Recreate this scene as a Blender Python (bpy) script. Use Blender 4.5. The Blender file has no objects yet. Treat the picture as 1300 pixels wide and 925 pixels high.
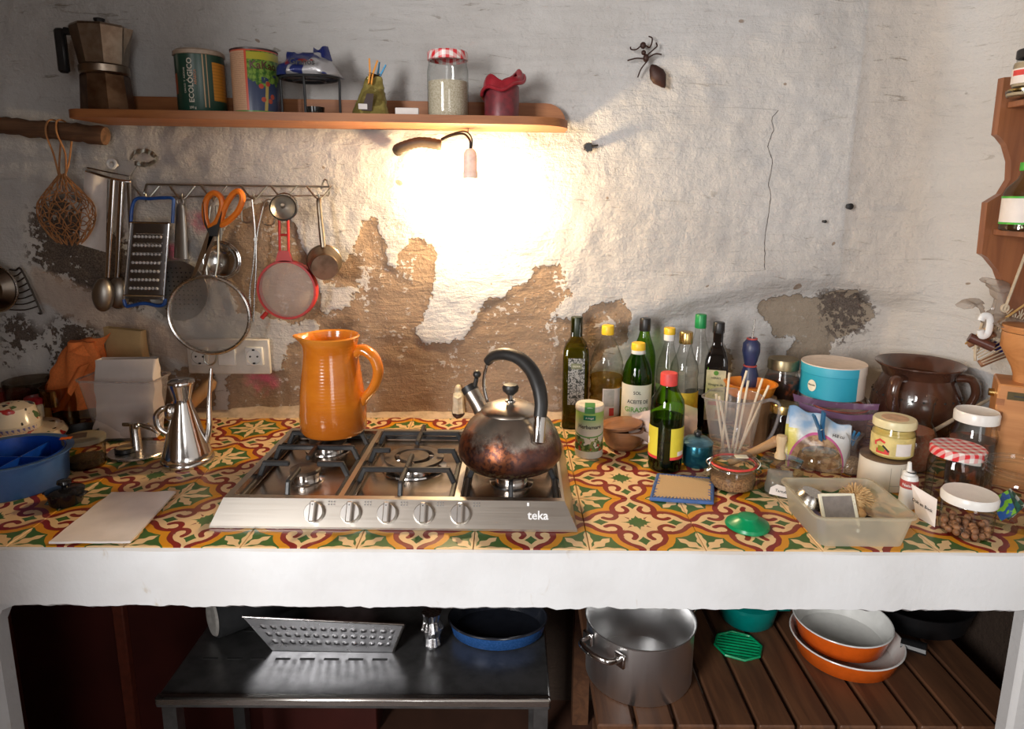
import bpy, bmesh, math, random
import numpy as np
from mathutils import Vector, Matrix, noise
from math import sin, cos, pi, sqrt, radians as R_, atan2
random.seed(7)
sc = bpy.context.scene
COL = sc.collection

# ------------------------------------------------------------------ camera, daylight, exposure
CAM_Z, FPX, CX, CY = 1.487, 860.0, 650.0, 418.0
PITCH = math.atan(172 / 860.0)
ROLL = 0.006
cam_d = bpy.data.cameras.new('camera'); cam = bpy.data.objects.new('camera', cam_d); COL.objects.link(cam)
cam_d.sensor_width = 36.0; cam_d.lens = 36.0 * FPX / 1300.0
cam_d.shift_y = -(462.5 - CY) / 1300.0
cam_d.clip_start = 0.02
cam.matrix_world = (Matrix.Translation((0, 0, CAM_Z)) @ Matrix.Rotation(pi / 2 - PITCH, 4, 'X')
                    @ Matrix.Rotation(ROLL, 4, 'Z'))
sc.camera = cam

world = bpy.data.worlds.new('daylight_sky'); sc.world = world; world.use_nodes = True
wn = world.node_tree.nodes; wn['Background'].inputs[0].default_value = (0.9, 0.93, 1.0, 1)
wn['Background'].inputs[1].default_value = 0.5

def area(name, loc, target, sx, sy, power, col):
    l = bpy.data.lights.new(name, 'AREA'); l.shape = 'RECTANGLE'; l.size = sx; l.size_y = sy
    l.energy = power; l.color = col
    o = bpy.data.objects.new(name, l); COL.objects.link(o); o.location = loc
    o.rotation_euler = (Vector(target) - Vector(loc)).to_track_quat('-Z', 'Y').to_euler()
    return o
area('window_daylight', (-1.50, -1.15, 1.72), (0.25, 1.76, 1.0), 0.75, 1.1, 88.0, (1.0, 0.98, 0.965))
area('door_daylight', (0.6, -1.98, 1.45), (0.3, 1.8, 1.1), 0.7, 1.5, 19.0, (1.0, 0.985, 0.975))
BULB_E = 640.0

sc.view_settings.view_transform = 'Standard'
sc.view_settings.look = 'None'
sc.view_settings.exposure = 0.0
sc.view_settings.gamma = 1.0
sc.view_settings.use_curve_mapping = False
try:
    sc.cycles.transparent_max_bounces = 24
    sc.cycles.max_bounces = 8
    sc.cycles.sample_clamp_indirect = 6.0
    sc.cycles.caustics_reflective = False
    sc.cycles.caustics_refractive = False
    sc.cycles.use_denoising = True
except Exception:
    pass

# ------------------------------------------------------------------ measuring helpers (from the photograph's camera)
_cr, _sr = cos(ROLL), sin(ROLL)
def ray(px, py):
    a, b = (px - CX) / FPX, -(py - CY) / FPX
    a, b = a * _cr - b * _sr, a * _sr + b * _cr
    return Vector((a, cos(PITCH) + b * sin(PITCH), -sin(PITCH) + b * cos(PITCH)))
def atY(px, py, Y):
    d = ray(px, py); t = Y / d.y
    return Vector((d.x * t, Y, CAM_Z + d.z * t))
def atX(px, py, X):
    d = ray(px, py); t = X / d.x
    return Vector((X, d.y * t, CAM_Z + d.z * t))
def atZ(px, py, Z):
    d = ray(px, py); t = (Z - CAM_Z) / d.z
    return Vector((d.x * t, d.y * t, Z))
CT = 0.89          # worktop height
YF, YW = 1.059, 1.76   # front edge of the worktop, wall behind it
SH = 0.45          # height of the shelf under the worktop
def depth(Y, Z): return Y * cos(PITCH) + (CAM_Z - Z) * sin(PITCH)
def wid(wpx, Y, Z=CT): return wpx * depth(Y, Z) / FPX
def base(px, py, wpx, Z=CT):
    """a round thing whose foot touches the surface at (px, py) in front: centre and radius"""
    q = atZ(px, py, Z); r = wid(wpx, q.y, Z) / 2
    r = wid(wpx, q.y + r, Z) / 2
    Y = q.y + r
    return atY(px, py, Y).x, Y, r
def top(px, py, Y, Z=CT): return atY(px, py, Y).z - Z

# ------------------------------------------------------------------ mesh builder
class B:
    def __init__(s): s.v, s.f, s.m, s.cur = [], [], [], 0
    def add(s, vs, fs):
        o = len(s.v); s.v += [tuple(v) for v in vs]
        s.f += [tuple(i + o for i in f) for f in fs]; s.m += [s.cur] * len(fs); return s
    def mark(s): return len(s.v)
    def xf(s, M, i0=0):
        for i in range(i0, len(s.v)): s.v[i] = tuple(M @ Vector(s.v[i]))
        return s
    def lathe(s, prof, n=28, c=(0, 0, 0), sq=0, a0=0.0, M=None, wob=None):
        vs, rings = [], []
        for r, z in prof:
            if abs(r) < 1e-6:
                rings.append([len(vs)]); vs.append((c[0], c[1], c[2] + z))
            else:
                ids = []
                for k in range(n):
                    a = a0 + 2 * pi * k / n; rr = r
                    if sq: rr = r / ((abs(cos(a)) ** sq + abs(sin(a)) ** sq) ** (1 / sq))
                    if wob: rr *= wob(a, z)
                    ids.append(len(vs)); vs.append((c[0] + rr * cos(a), c[1] + rr * sin(a), c[2] + z))
                rings.append(ids)
        fs = []
        for A, Bb in zip(rings, rings[1:]):
            if len(A) == 1 and len(Bb) == 1: continue
            for k in range(n):
                k2 = (k + 1) % n
                if len(A) == 1: fs.append((A[0], Bb[k2], Bb[k]))
                elif len(Bb) == 1: fs.append((A[k], A[k2], Bb[0]))
                else: fs.append((A[k], A[k2], Bb[k2], Bb[k]))
        if M is not None: vs = [M @ Vector(v) for v in vs]
        return s.add(vs, fs)
    def tube(s, pts, r, n=8, closed=False, flat=1.0):
        pts = [Vector(p) for p in pts]; N = len(pts)
        rad = r if isinstance(r, (list, tuple)) else [r] * N
        T = []
        for i in range(N):
            a = pts[(i - 1) % N] if (closed or i > 0) else pts[i]
            b = pts[(i + 1) % N] if (closed or i < N - 1) else pts[i]
            t = (b - a); T.append(t.normalized() if t.length > 1e-9 else Vector((0, 0, 1)))
        up = Vector((0, 1, 0)) if abs(T[0].y) < 0.9 else Vector((1, 0, 0))
        nrm = (up - T[0] * up.dot(T[0])).normalized(); vs, fs = [], []
        for i in range(N):
            nrm = (nrm - T[i] * nrm.dot(T[i]))
            nrm = nrm.normalized() if nrm.length > 1e-6 else T[i].orthogonal().normalized()
            bi = T[i].cross(nrm)
            for k in range(n):
                a = 2 * pi * k / n
                vs.append(pts[i] + (nrm * cos(a) * flat + bi * sin(a)) * rad[i])
        M = N if closed else N - 1
        for i in range(M):
            j = (i + 1) % N
            for k in range(n):
                k2 = (k + 1) % n
                fs.append((i * n + k, i * n + k2, j * n + k2, j * n + k))
        if not closed:
            fs.append(tuple(range(n - 1, -1, -1))); fs.append(tuple((N - 1) * n + k for k in range(n)))
        return s.add(vs, fs)
    def box(s, c, d, bev=0.0, M=None, seg=1):
        bm = bmesh.new(); bmesh.ops.create_cube(bm, size=1.0)
        bmesh.ops.scale(bm, vec=Vector(d), verts=bm.verts)
        if bev > 0: bmesh.ops.bevel(bm, geom=list(bm.edges), offset=bev, segments=seg, profile=0.6, affect='EDGES')
        bmesh.ops.translate(bm, vec=Vector(c), verts=bm.verts)
        bm.verts.index_update()
        vs = [v.co.copy() for v in bm.verts]; fs = [tuple(v.index for v in f.verts) for f in bm.faces]; bm.free()
        if M is not None: vs = [M @ v for v in vs]
        return s.add(vs, fs)
    def prism(s, poly, h0, h1, M=None):
        """outline in x,y pushed from z=h0 to z=h1"""
        n = len(poly)
        vs = [Vector((p[0], p[1], h0)) for p in poly] + [Vector((p[0], p[1], h1)) for p in poly]
        fs = [tuple(range(n - 1, -1, -1)), tuple(range(n, 2 * n))]
        fs += [(k, (k + 1) % n, n + (k + 1) % n, n + k) for k in range(n)]
        if M is not None: vs = [M @ v for v in vs]
        return s.add(vs, fs)
    def grid(s, nu, nv, fn, wrap=False):
        vs = [fn(i / (nu if wrap else nu - 1), j / (nv - 1)) for j in range(nv) for i in range(nu)]
        fs = []
        for j in range(nv - 1):
            for i in range(nu if wrap else nu - 1):
                i2 = (i + 1) % nu
                fs.append((j * nu + i, j * nu + i2, (j + 1) * nu + i2, (j + 1) * nu + i))
        return s.add(vs, fs)
    def sphere(s, c, r, n=16, sx=1, sy=1, sz=1, M=None):
        k = n // 2
        prof = [(r * sin(pi * i / k), -r * cos(pi * i / k)) for i in range(k + 1)]
        i0 = s.mark(); s.lathe(prof, n)
        T = Matrix.Translation(c) @ (M or Matrix.Identity(4)) @ Matrix.Diagonal((sx, sy, sz, 1))
        return s.xf(T, i0)
    def band(s, r, z0, z1, a0, a1, n=14, t=0.0006, sq=0):
        """curved label: angle 0 faces the camera (-y), positive to the right"""
        vs = []
        for k in range(n + 1):
            a = a0 + (a1 - a0) * k / n
            m = 1.0 / ((abs(cos(a)) ** sq + abs(sin(a)) ** sq) ** (1 / sq)) if sq else 1.0
            for rr in (r * m, r * m + t):
                for z in (z0, z1): vs.append((rr * sin(a), -rr * cos(a), z))
        fs = []
        for k in range(n):
            i, j = 4 * k, 4 * k + 4
            fs += [(i + 2, j + 2, j + 3, i + 3), (i, i + 1, j + 1, j), (i + 1, i + 3, j + 3, j + 1), (i, j, j + 2, i + 2)]
        fs += [(0, 2, 3, 1), (4 * n, 4 * n + 1, 4 * n + 3, 4 * n + 2)]
        return s.add(vs, fs)
    def ctext(s, key, r, ang, z, size, turn=0.0, maxw=None):
        vs, fs = TXT[key]; out = []
        k = size
        if maxw:
            w = max(v[0] for v in vs) - min(v[0] for v in vs); k = min(size, maxw / max(w, 1e-6))
        ct, st = cos(turn), sin(turn)
        for x, y in vs:
            x, y = x * k, y * size
            x, y = x * ct - y * st, x * st + y * ct
            a = ang + x / r
            out.append((r * sin(a), -r * cos(a), z + y))
        return s.add(out, fs)
    def ftext(s, key, M, size, maxw=None):
        vs, fs = TXT[key]; k = size
        if maxw:
            w = max(v[0] for v in vs) - min(v[0] for v in vs); k = min(size, maxw / max(w, 1e-6))
        return s.add([M @ Vector((x * k, y * size, 0)) for x, y in vs], fs)
    def obj(s, name, mat, parent=None, loc=None, smooth=True, ang=38):
        me = bpy.data.meshes.new(name); me.from_pydata(s.v, [], s.f)
        for m in (mat if isinstance(mat, (list, tuple)) else [mat]): me.materials.append(m)
        if any(s.m): me.polygons.foreach_set('material_index', s.m)
        me.update()
        if smooth:
            me.shade_smooth(); me.set_sharp_from_angle(angle=R_(ang))
        o = bpy.data.objects.new(name, me); COL.objects.link(o)
        if parent is not None: o.parent = parent
        if loc is not None: o.location = loc
        return o

def tag(o, label=None, cat=None, group=None, kind=None):
    if label: o['label'] = label
    if cat: o['category'] = cat
    if group: o['group'] = group
    if kind: o['kind'] = kind
    return o
def thing(name, label, cat, loc=(0, 0, 0), rz=0.0, group=None):
    o = bpy.data.objects.new(name, None); COL.objects.link(o)
    o.empty_display_size = 0.05; o.location = loc; o.rotation_euler = (0, 0, rz)
    return tag(o, label, cat, group)
def part(name, b, mat, parent, label=None, **k):
    o = b.obj(name, mat, parent, **k)
    if label: o['label'] = label
    return o
def solo(name, b, mat, label, cat, loc=(0, 0, 0), rz=0.0, group=None, **k):
    o = b.obj(name, mat, None, loc, **k); o.rotation_euler = (0, 0, rz)
    return tag(o, label, cat, group)
def face(t):
    """turn a printed thing so that its front looks towards where the photographer stood"""
    t.rotation_euler.z += atan2(-t.location.x, t.location.y); return t
def struct(name, b, mat, parent=None, **k):
    o = b.obj(name, mat, parent, **k)
    if parent is None: o['kind'] = 'structure'
    return o
def arc(c, r, a0, a1, n, plane='xz', ry=None):
    out = []
    for i in range(n + 1):
        a = a0 + (a1 - a0) * i / n; u, w = r * cos(a), (ry or r) * sin(a)
        out.append({'xz': (c[0] + u, c[1], c[2] + w), 'xy': (c[0] + u, c[1] + w, c[2]), 'yz': (c[0], c[1] + u, c[2] + w)}[plane])
    return out
def spl(pts, n=6):
    """smooth path through the points"""
    P = [Vector(p) for p in pts]; out = []
    for i in range(len(P) - 1):
        a, b, c, d = P[max(i - 1, 0)], P[i], P[i + 1], P[min(i + 2, len(P) - 1)]
        for k in range(n):
            t = k / n
            out.append(0.5 * ((2 * b) + (c - a) * t + (2 * a - 5 * b + 4 * c - d) * t * t + (3 * b - a - 3 * c + d) * t ** 3))
    return out + [P[-1]]
def fb(x, y, z, s=1.0, o=3):
    v, a = 0.0, 1.0
    for i in range(o):
        v += a * noise.noise(Vector((x, y, z)) * s); s *= 2.03; a *= 0.5
    return v

# lettering: turned into flat outlines once
WORDS = ['ECOLÓGICO', 'CACAO  Y  AZÚCAR', 'ARÁBICA', '250 g', 'KaKao', 'Granos', 'ACEITE DE', 'GIRASOL', 'Herbamare', 'A.Vogel',
         'Balsamico', 'Vinagre de', 'Oil', 'teka', 'Dok en Bock', 'Hiš cu', 'Tartufi', 'Biscuits', '0 1', 'bio', 'Naturel', 'SOL',
         'HERBES', 'OLIVA', 'Mostaza']
TXT = {}
def load_words():
    tmp = []
    for w in WORDS:
        c = bpy.data.curves.new('w', 'FONT'); c.body = w; c.size = 1.0; c.align_x = 'CENTER'; c.offset = 0.018; c.resolution_u = 2
        o = bpy.data.objects.new('w', c); COL.objects.link(o); tmp.append((w, o, c))
    dg = bpy.context.evaluated_depsgraph_get(); dg.update()
    for w, o, c in tmp:
        me = bpy.data.meshes.new_from_object(o.evaluated_get(dg))
        TXT[w] = ([(v.co.x, v.co.y - 0.34) for v in me.vertices], [tuple(p.vertices) for p in me.polygons])
        bpy.data.meshes.remove(me)
    for w, o, c in tmp:
        bpy.data.objects.remove(o); bpy.data.curves.remove(c)
load_words()

# ------------------------------------------------------------------ materials
def srgb(r, g, b):
    f = lambda c: (c / 255 / 12.92) if c / 255 <= 0.04045 else ((c / 255 + 0.055) / 1.055) ** 2.4
    return (f(r), f(g), f(b), 1.0)
class E:
    """arithmetic on shader sockets"""
    nt = None
    def __init__(s, k): s.k = k
    @staticmethod
    def op(o, *a):
        n = E.nt.nodes.new('ShaderNodeMath'); n.operation = o
        for i, x in enumerate(a):
            x = x.k if isinstance(x, E) else x
            if isinstance(x, (int, float)): n.inputs[i].default_value = x
            else: E.nt.links.new(x, n.inputs[i])
        return E(n.outputs[0])
    def __add__(s, o): return E.op('ADD', s, o)
    __radd__ = __add__
    def __sub__(s, o): return E.op('SUBTRACT', s, o)
    def __rsub__(s, o): return E.op('SUBTRACT', o, s)
    def __mul__(s, o): return E.op('MULTIPLY', s, o)
    __rmul__ = __mul__
    def __truediv__(s, o): return E.op('DIVIDE', s, o)
    def lt(s, o): return E.op('LESS_THAN', s, o)
    def gt(s, o): return E.op('GREATER_THAN', s, o)
    def pw(s, o): return E.op('POWER', s, o)
    def abs(s): return E.op('ABSOLUTE', s)
    def sin(s): return E.op('SINE', s)
    def sqrt(s): return E.op('SQRT', s)
    def mn(s, o): return E.op('MINIMUM', s, o)
    def mx(s, o): return E.op('MAXIMUM', s, o)
    def sst(s, lo, hi):
        n = E.nt.nodes.new('ShaderNodeMapRange'); n.interpolation_type = 'SMOOTHSTEP'
        E.nt.links.new(s.k, n.inputs[0]); n.inputs[1].default_value = lo; n.inputs[2].default_value = hi
        return E(n.outputs[0])
def hyp(a, b): return (a * a + b * b).sqrt()
def new_mat(name):
    m = bpy.data.materials.new(name); m.use_nodes = True; E.nt = m.node_tree
    return m, m.node_tree, m.node_tree.nodes['Principled BSDF']
def mixc(fac, a, b):
    n = E.nt.nodes.new('ShaderNodeMix'); n.data_type = 'RGBA'
    for i, x in ((0, fac), (6, a), (7, b)):
        x = x.k if isinstance(x, E) else x
        if isinstance(x, (int, float)): n.inputs[i].default_value = x
        elif isinstance(x, tuple): n.inputs[i].default_value = x
        else: E.nt.links.new(x, n.inputs[i])
    return n.outputs[2]
def coords(scale=(1, 1, 1), kind='Object', rot=(0, 0, 0)):
    t = E.nt.nodes.new('ShaderNodeTexCoord'); mp = E.nt.nodes.new('ShaderNodeMapping')
    mp.inputs['Scale'].default_value = scale; mp.inputs['Rotation'].default_value = rot
    E.nt.links.new(t.outputs[kind], mp.inputs[0]); return mp.outputs[0]
def nz(vec, scale, detail=4, rough=0.55, dist=0.0):
    n = E.nt.nodes.new('ShaderNodeTexNoise'); n.inputs['Scale'].default_value = scale
    n.inputs['Detail'].default_value = detail; n.inputs['Roughness'].default_value = rough
    n.inputs['Distortion'].default_value = dist
    E.nt.links.new(vec, n.inputs['Vector']); return E(n.outputs[0])
def bump(bs, h, strength=0.3, dist=0.002):
    n = E.nt.nodes.new('ShaderNodeBump'); n.inputs['Strength'].default_value = strength
    n.inputs['Distance'].default_value = dist
    E.nt.links.new(h.k if isinstance(h, E) else h, n.inputs['Height'])
    E.nt.links.new(n.outputs[0], bs.inputs['Normal'])
def lnk(a, b): E.nt.links.new(a.k if isinstance(a, E) else a, b)
def xyz(vec):
    n = E.nt.nodes.new('ShaderNodeSeparateXYZ'); E.nt.links.new(vec, n.inputs[0])
    return E(n.outputs[0]), E(n.outputs[1]), E(n.outputs[2])

MATS = {}
def mat(name, col, rough=0.5, metal=0.0, var=0.12, scale=60, bmp=0.0, col2=None, coat=0.0, spec=None, sub=0.0):
    """plain surface with fine mottling of the same colour"""
    if name in MATS: return MATS[name]
    m, nt, bs = new_mat(name)
    c1 = col if len(col) == 4 else (*col, 1)
    c2 = col2 or tuple(min(1, x * (1 - 2 * var)) for x in c1[:3]) + (1,)
    n = nz(coords(), scale)
    lnk(mixc(n.sst(0.35, 0.7), c1, c2), bs.inputs['Base Color'])
    bs.inputs['Roughness'].default_value = rough; bs.inputs['Metallic'].default_value = metal
    bs.inputs['Coat Weight'].default_value = coat
    if spec is not None: bs.inputs['Specular IOR Level'].default_value = spec
    if sub: bs.inputs['Subsurface Weight'].default_value = sub; bs.inputs['Subsurface Radius'].default_value = (0.01, 0.006, 0.004)
    if bmp: bump(bs, n, bmp)
    MATS[name] = m; return m
def glass(name, tint=(0.965, 0.975, 0.97), edge=(0.5, 0.54, 0.52), refl=0.55, rough=0.02, haze=None, hz=0.0):
    """thin clear wall: lets light straight through, tinted more where the wall is seen edge on, plus surface gloss"""
    if name in MATS: return MATS[name]
    m, nt, bs = new_mat(name); nt.nodes.remove(bs)
    lw = nt.nodes.new('ShaderNodeLayerWeight'); lw.inputs[0].default_value = 0.5
    f = E(lw.outputs[1])
    tr = nt.nodes.new('ShaderNodeBsdfTransparent'); gl = nt.nodes.new('ShaderNodeBsdfGlossy')
    gl.inputs['Roughness'].default_value = rough
    lnk(mixc(f.pw(2.5), (*tint, 1), (*edge, 1)), tr.inputs[0])
    mx = nt.nodes.new('ShaderNodeMixShader'); lnk(f.pw(4.0) * refl + 0.045, mx.inputs[0])
    lnk(tr.outputs[0], mx.inputs[1]); lnk(gl.outputs[0], mx.inputs[2]); out = mx
    if haze:
        df = nt.nodes.new('ShaderNodeBsdfDiffuse'); df.inputs[0].default_value = (*haze, 1)
        tl = nt.nodes.new('ShaderNodeBsdfTranslucent'); tl.inputs[0].default_value = (*haze, 1)
        ad = nt.nodes.new('ShaderNodeMixShader'); lnk(df.outputs[0], ad.inputs[1]); lnk(tl.outputs[0], ad.inputs[2])
        m2 = nt.nodes.new('ShaderNodeMixShader'); m2.inputs[0].default_value = hz
        lnk(mx.outputs[0], m2.inputs[1]); lnk(ad.outputs[0], m2.inputs[2]); out = m2
    lnk(out.outputs[0], nt.nodes['Material Output'].inputs[0]); MATS[name] = m; return m
def wood(name, c1, c2, scale=1.0, axis='x', rough=0.45, coat=0.1):
    if name in MATS: return MATS[name]
    m, nt, bs = new_mat(name)
    st = {'x': (2, 24, 24), 'y': (24, 2, 24), 'z': (24, 24, 2)}[axis]
    v = coords(tuple(q * scale for q in st)); n = nz(v, 1.6, 6, 0.6, 0.8); k = nz(coords((6 * scale,) * 3), 1.0, 2)
    c = mixc(n.sst(0.3, 0.72), c1, c2)
    lnk(mixc(k.sst(0.62, 0.8) * 0.5, c, c2), bs.inputs['Base Color'])
    bs.inputs['Roughness'].default_value = rough; bs.inputs['Coat Weight'].default_value = coat
    bump(bs, n, 0.15, 0.001); MATS[name] = m; return m
def steel(name, col=(0.62, 0.6, 0.57), rough=0.22, aniso=(2, 90, 90), var=0.25):
    if name in MATS: return MATS[name]
    m, nt, bs = new_mat(name); n = nz(coords(aniso), 4, 3); s = nz(coords(), 14, 4)
    lnk(mixc(s.sst(0.3, 0.75) * 0.6, (*col, 1), tuple(c * (1 - var) for c in col) + (1,)), bs.inputs['Base Color'])
    bs.inputs['Metallic'].default_value = 1.0
    lnk(n * 0.12 + (rough - 0.06) + s * 0.08, bs.inputs['Roughness']); MATS[name] = m; return m

M_steel = steel('brushed_steel'); M_shiny = steel('polished_steel', (0.72, 0.7, 0.68), 0.1, (20, 20, 20), 0.12)
M_dull = steel('dull_aluminium', (0.42, 0.39, 0.35), 0.38, (30, 30, 30), 0.35)
M_black = mat('black_plastic', (0.012, 0.012, 0.013), 0.38)
M_iron = mat('cast_iron', (0.02, 0.021, 0.023), 0.42, 0.0, bmp=0.2, scale=250)
M_white = mat('white_plastic', (0.78, 0.78, 0.76), 0.35, var=0.03)
M_paper = mat('white_paper', (0.8, 0.74, 0.7), 0.8, var=0.05, scale=30)
M_ink = mat('dark_print', (0.03, 0.03, 0.03), 0.6)
M_glass = glass('clear_glass')
M_gl2 = glass('old_clear_glass', (0.955, 0.96, 0.945), (0.55, 0.56, 0.52), 0.7)
M_gl3 = glass('thick_clear_glass', (0.9, 0.92, 0.9), (0.22, 0.25, 0.23), 0.9)
M_plast = glass('clear_plastic', (0.93, 0.92, 0.93), (0.55, 0.53, 0.55), 0.45, 0.08, (0.8, 0.78, 0.8), 0.22)
M_frost = glass('milky_plastic', (0.86, 0.84, 0.76), (0.6, 0.56, 0.46), 0.2, 0.25, (0.8, 0.76, 0.63), 0.5)
M_gold = mat('gold_metal', (0.72, 0.52, 0.2), 0.25, 1.0)
M_rubber = mat('red_rubber', (0.7, 0.06, 0.05), 0.5)
M_wire = steel('wire_metal', (0.5, 0.5, 0.45), 0.3, (10, 10, 10), 0.4)
M_whitelid = mat('white_enamel_lid', (0.8, 0.78, 0.74), 0.3, var=0.03)
M_cream = mat('cream_label', (0.78, 0.74, 0.58), 0.6, var=0.04)
M_yellowcap = mat('yellow_cap', (0.85, 0.55, 0.03), 0.4, var=0.03)

def gingham(name):
    m, nt, bs = new_mat(name); x, y, z = xyz(coords((1, 1, 1)))
    s = 2 * pi / 0.0165
    a = (x * s).sin().gt(0) ; b = ((y + z * 0.9) * s).sin().gt(0)
    f = (a + b) * 0.5
    lnk(mixc(f, (0.8, 0.76, 0.72, 1), (0.68, 0.03, 0.04, 1)), bs.inputs['Base Color'])
    bs.inputs['Roughness'].default_value = 0.35; MATS[name] = m; return m
M_ging = gingham('red_white_check')

# ================================================================== the room
def plaster_mat(name, tint):
    m, nt, bs = new_mat(name); v = coords()
    n1 = nz(v, 2.2, 5); n2 = nz(v, 60, 4); n3 = nz(coords((7, 7, 34)), 1.0, 5, 0.65, 1.2)
    c = mixc(n1.sst(0.35, 0.7), tint, tuple(t * 0.9 for t in tint[:3]) + (1,))
    c = mixc(n3.sst(0.66, 0.74) * 0.45, c, (0.28, 0.24, 0.19, 1))
    lnk(c, bs.inputs['Base Color']); bs.inputs['Roughness'].default_value = 0.85
    bump(bs, n2 * 0.5 + n3, 0.35, 0.004); MATS[name] = m; return m
M_plain = plaster_mat('white_lime_plaster', (0.62, 0.61, 0.6, 1))

XL, XR, YB, ZC = -1.62, 1.155, -2.0, 2.6
# --- the wall behind the worktop: old lime plaster, its losses outlined as they lie on the wall
def wall_pts(poly): return [((q := atY(px, py, YW)).x, q.z) for px, py in poly]
def sdf(poly, X, Z):
    P = np.array(poly); d = np.full(X.shape, 1e9); ins = np.zeros(X.shape, bool); n = len(P)
    for i in range(n):
        a, b = P[i], P[(i + 1) % n]; e = b - a; wx, wz = X - a[0], Z - a[1]
        t = np.clip((wx * e[0] + wz * e[1]) / max(e @ e, 1e-12), 0, 1)
        d = np.minimum(d, (wx - e[0] * t) ** 2 + (wz - e[1] * t) ** 2)
        c = ((a[1] <= Z) & (b[1] > Z)) | ((b[1] <= Z) & (a[1] > Z))
        with np.errstate(divide='ignore', invalid='ignore'):
            xi = a[0] + (Z - a[1]) / (b[1] - a[1]) * e[0] if abs(e[1]) > 1e-12 else np.full(X.shape, 1e9)
        ins ^= c & (X < xi)
    return np.where(ins, -1, 1) * np.sqrt(d)
BARE = [
    [(400,352),(418,338),(438,330),(453,307),(458,279),(474,279),(482,294),(490,324),(491,338),(502,344),(502,327),(509,317),(519,312),
     (519,304),(537,302),(552,324),(551,354),(544,384),(534,404),(525,418),(530,431),(544,439),(564,441),(587,431),(597,418),(618,384),
     (638,377),(665,364),(676,354),(678,339),(711,337),(721,354),(725,374),(708,387),(701,401),(735,408),(760,386),(790,382),(803,398),
     (798,436),(772,446),(752,470),(748,580),(350,580),(360,440),(402,428),(396,400),(440,392),(452,366),(412,362)],
    [(283,345),(279,305),(296,268),(330,256),(362,262),(376,296),(400,352),(408,372),(402,402),(372,412),(340,404),(322,396),(300,398)],
    [(289,475),(380,472),(380,546),(338,538),(289,527)],
    [(195,470),(270,470),(270,532),(190,528)],
    [(965,386),(1001,380),(1048,381),(1066,372),(1097,372),(1115,391),(1121,403),(1103,421),(1072,434),(1066,452),(1060,470),(1000,470),
     (1020,437),(992,431),(989,415),(971,403)],
    [(918,452),(926,440),(934,452),(937,500),(916,500)],
]
GREY = [[(38,262),(70,250),(110,255),(160,310),(215,330),(244,396),(232,405),(180,395),(130,385),(95,368),(62,350),(34,330)],
        [(0,404),(20,400),(45,428),(75,402),(100,404),(118,424),(112,470),(112,540),(40,540),(60,450),(30,440),(0,470)],
        [(1050,376),(1100,372),(1120,395),(1110,420),(1080,440),(1060,420)]]
CRACK = [(992,138),(982,150),(986,164),(978,185),(985,205),(979,232),(982,250),(974,300),(972,345)]
PINK = [((328,488),26),((246,283),20),((215,320),16)]
SMEAR = [(36,338),(100,362),(240,432),(262,470),(180,448),(75,402),(40,380)]
LIGHTP = [(552,322),(640,330),(700,345),(640,375),(600,415),(585,432),(545,440),(525,425),(540,395)]

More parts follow.
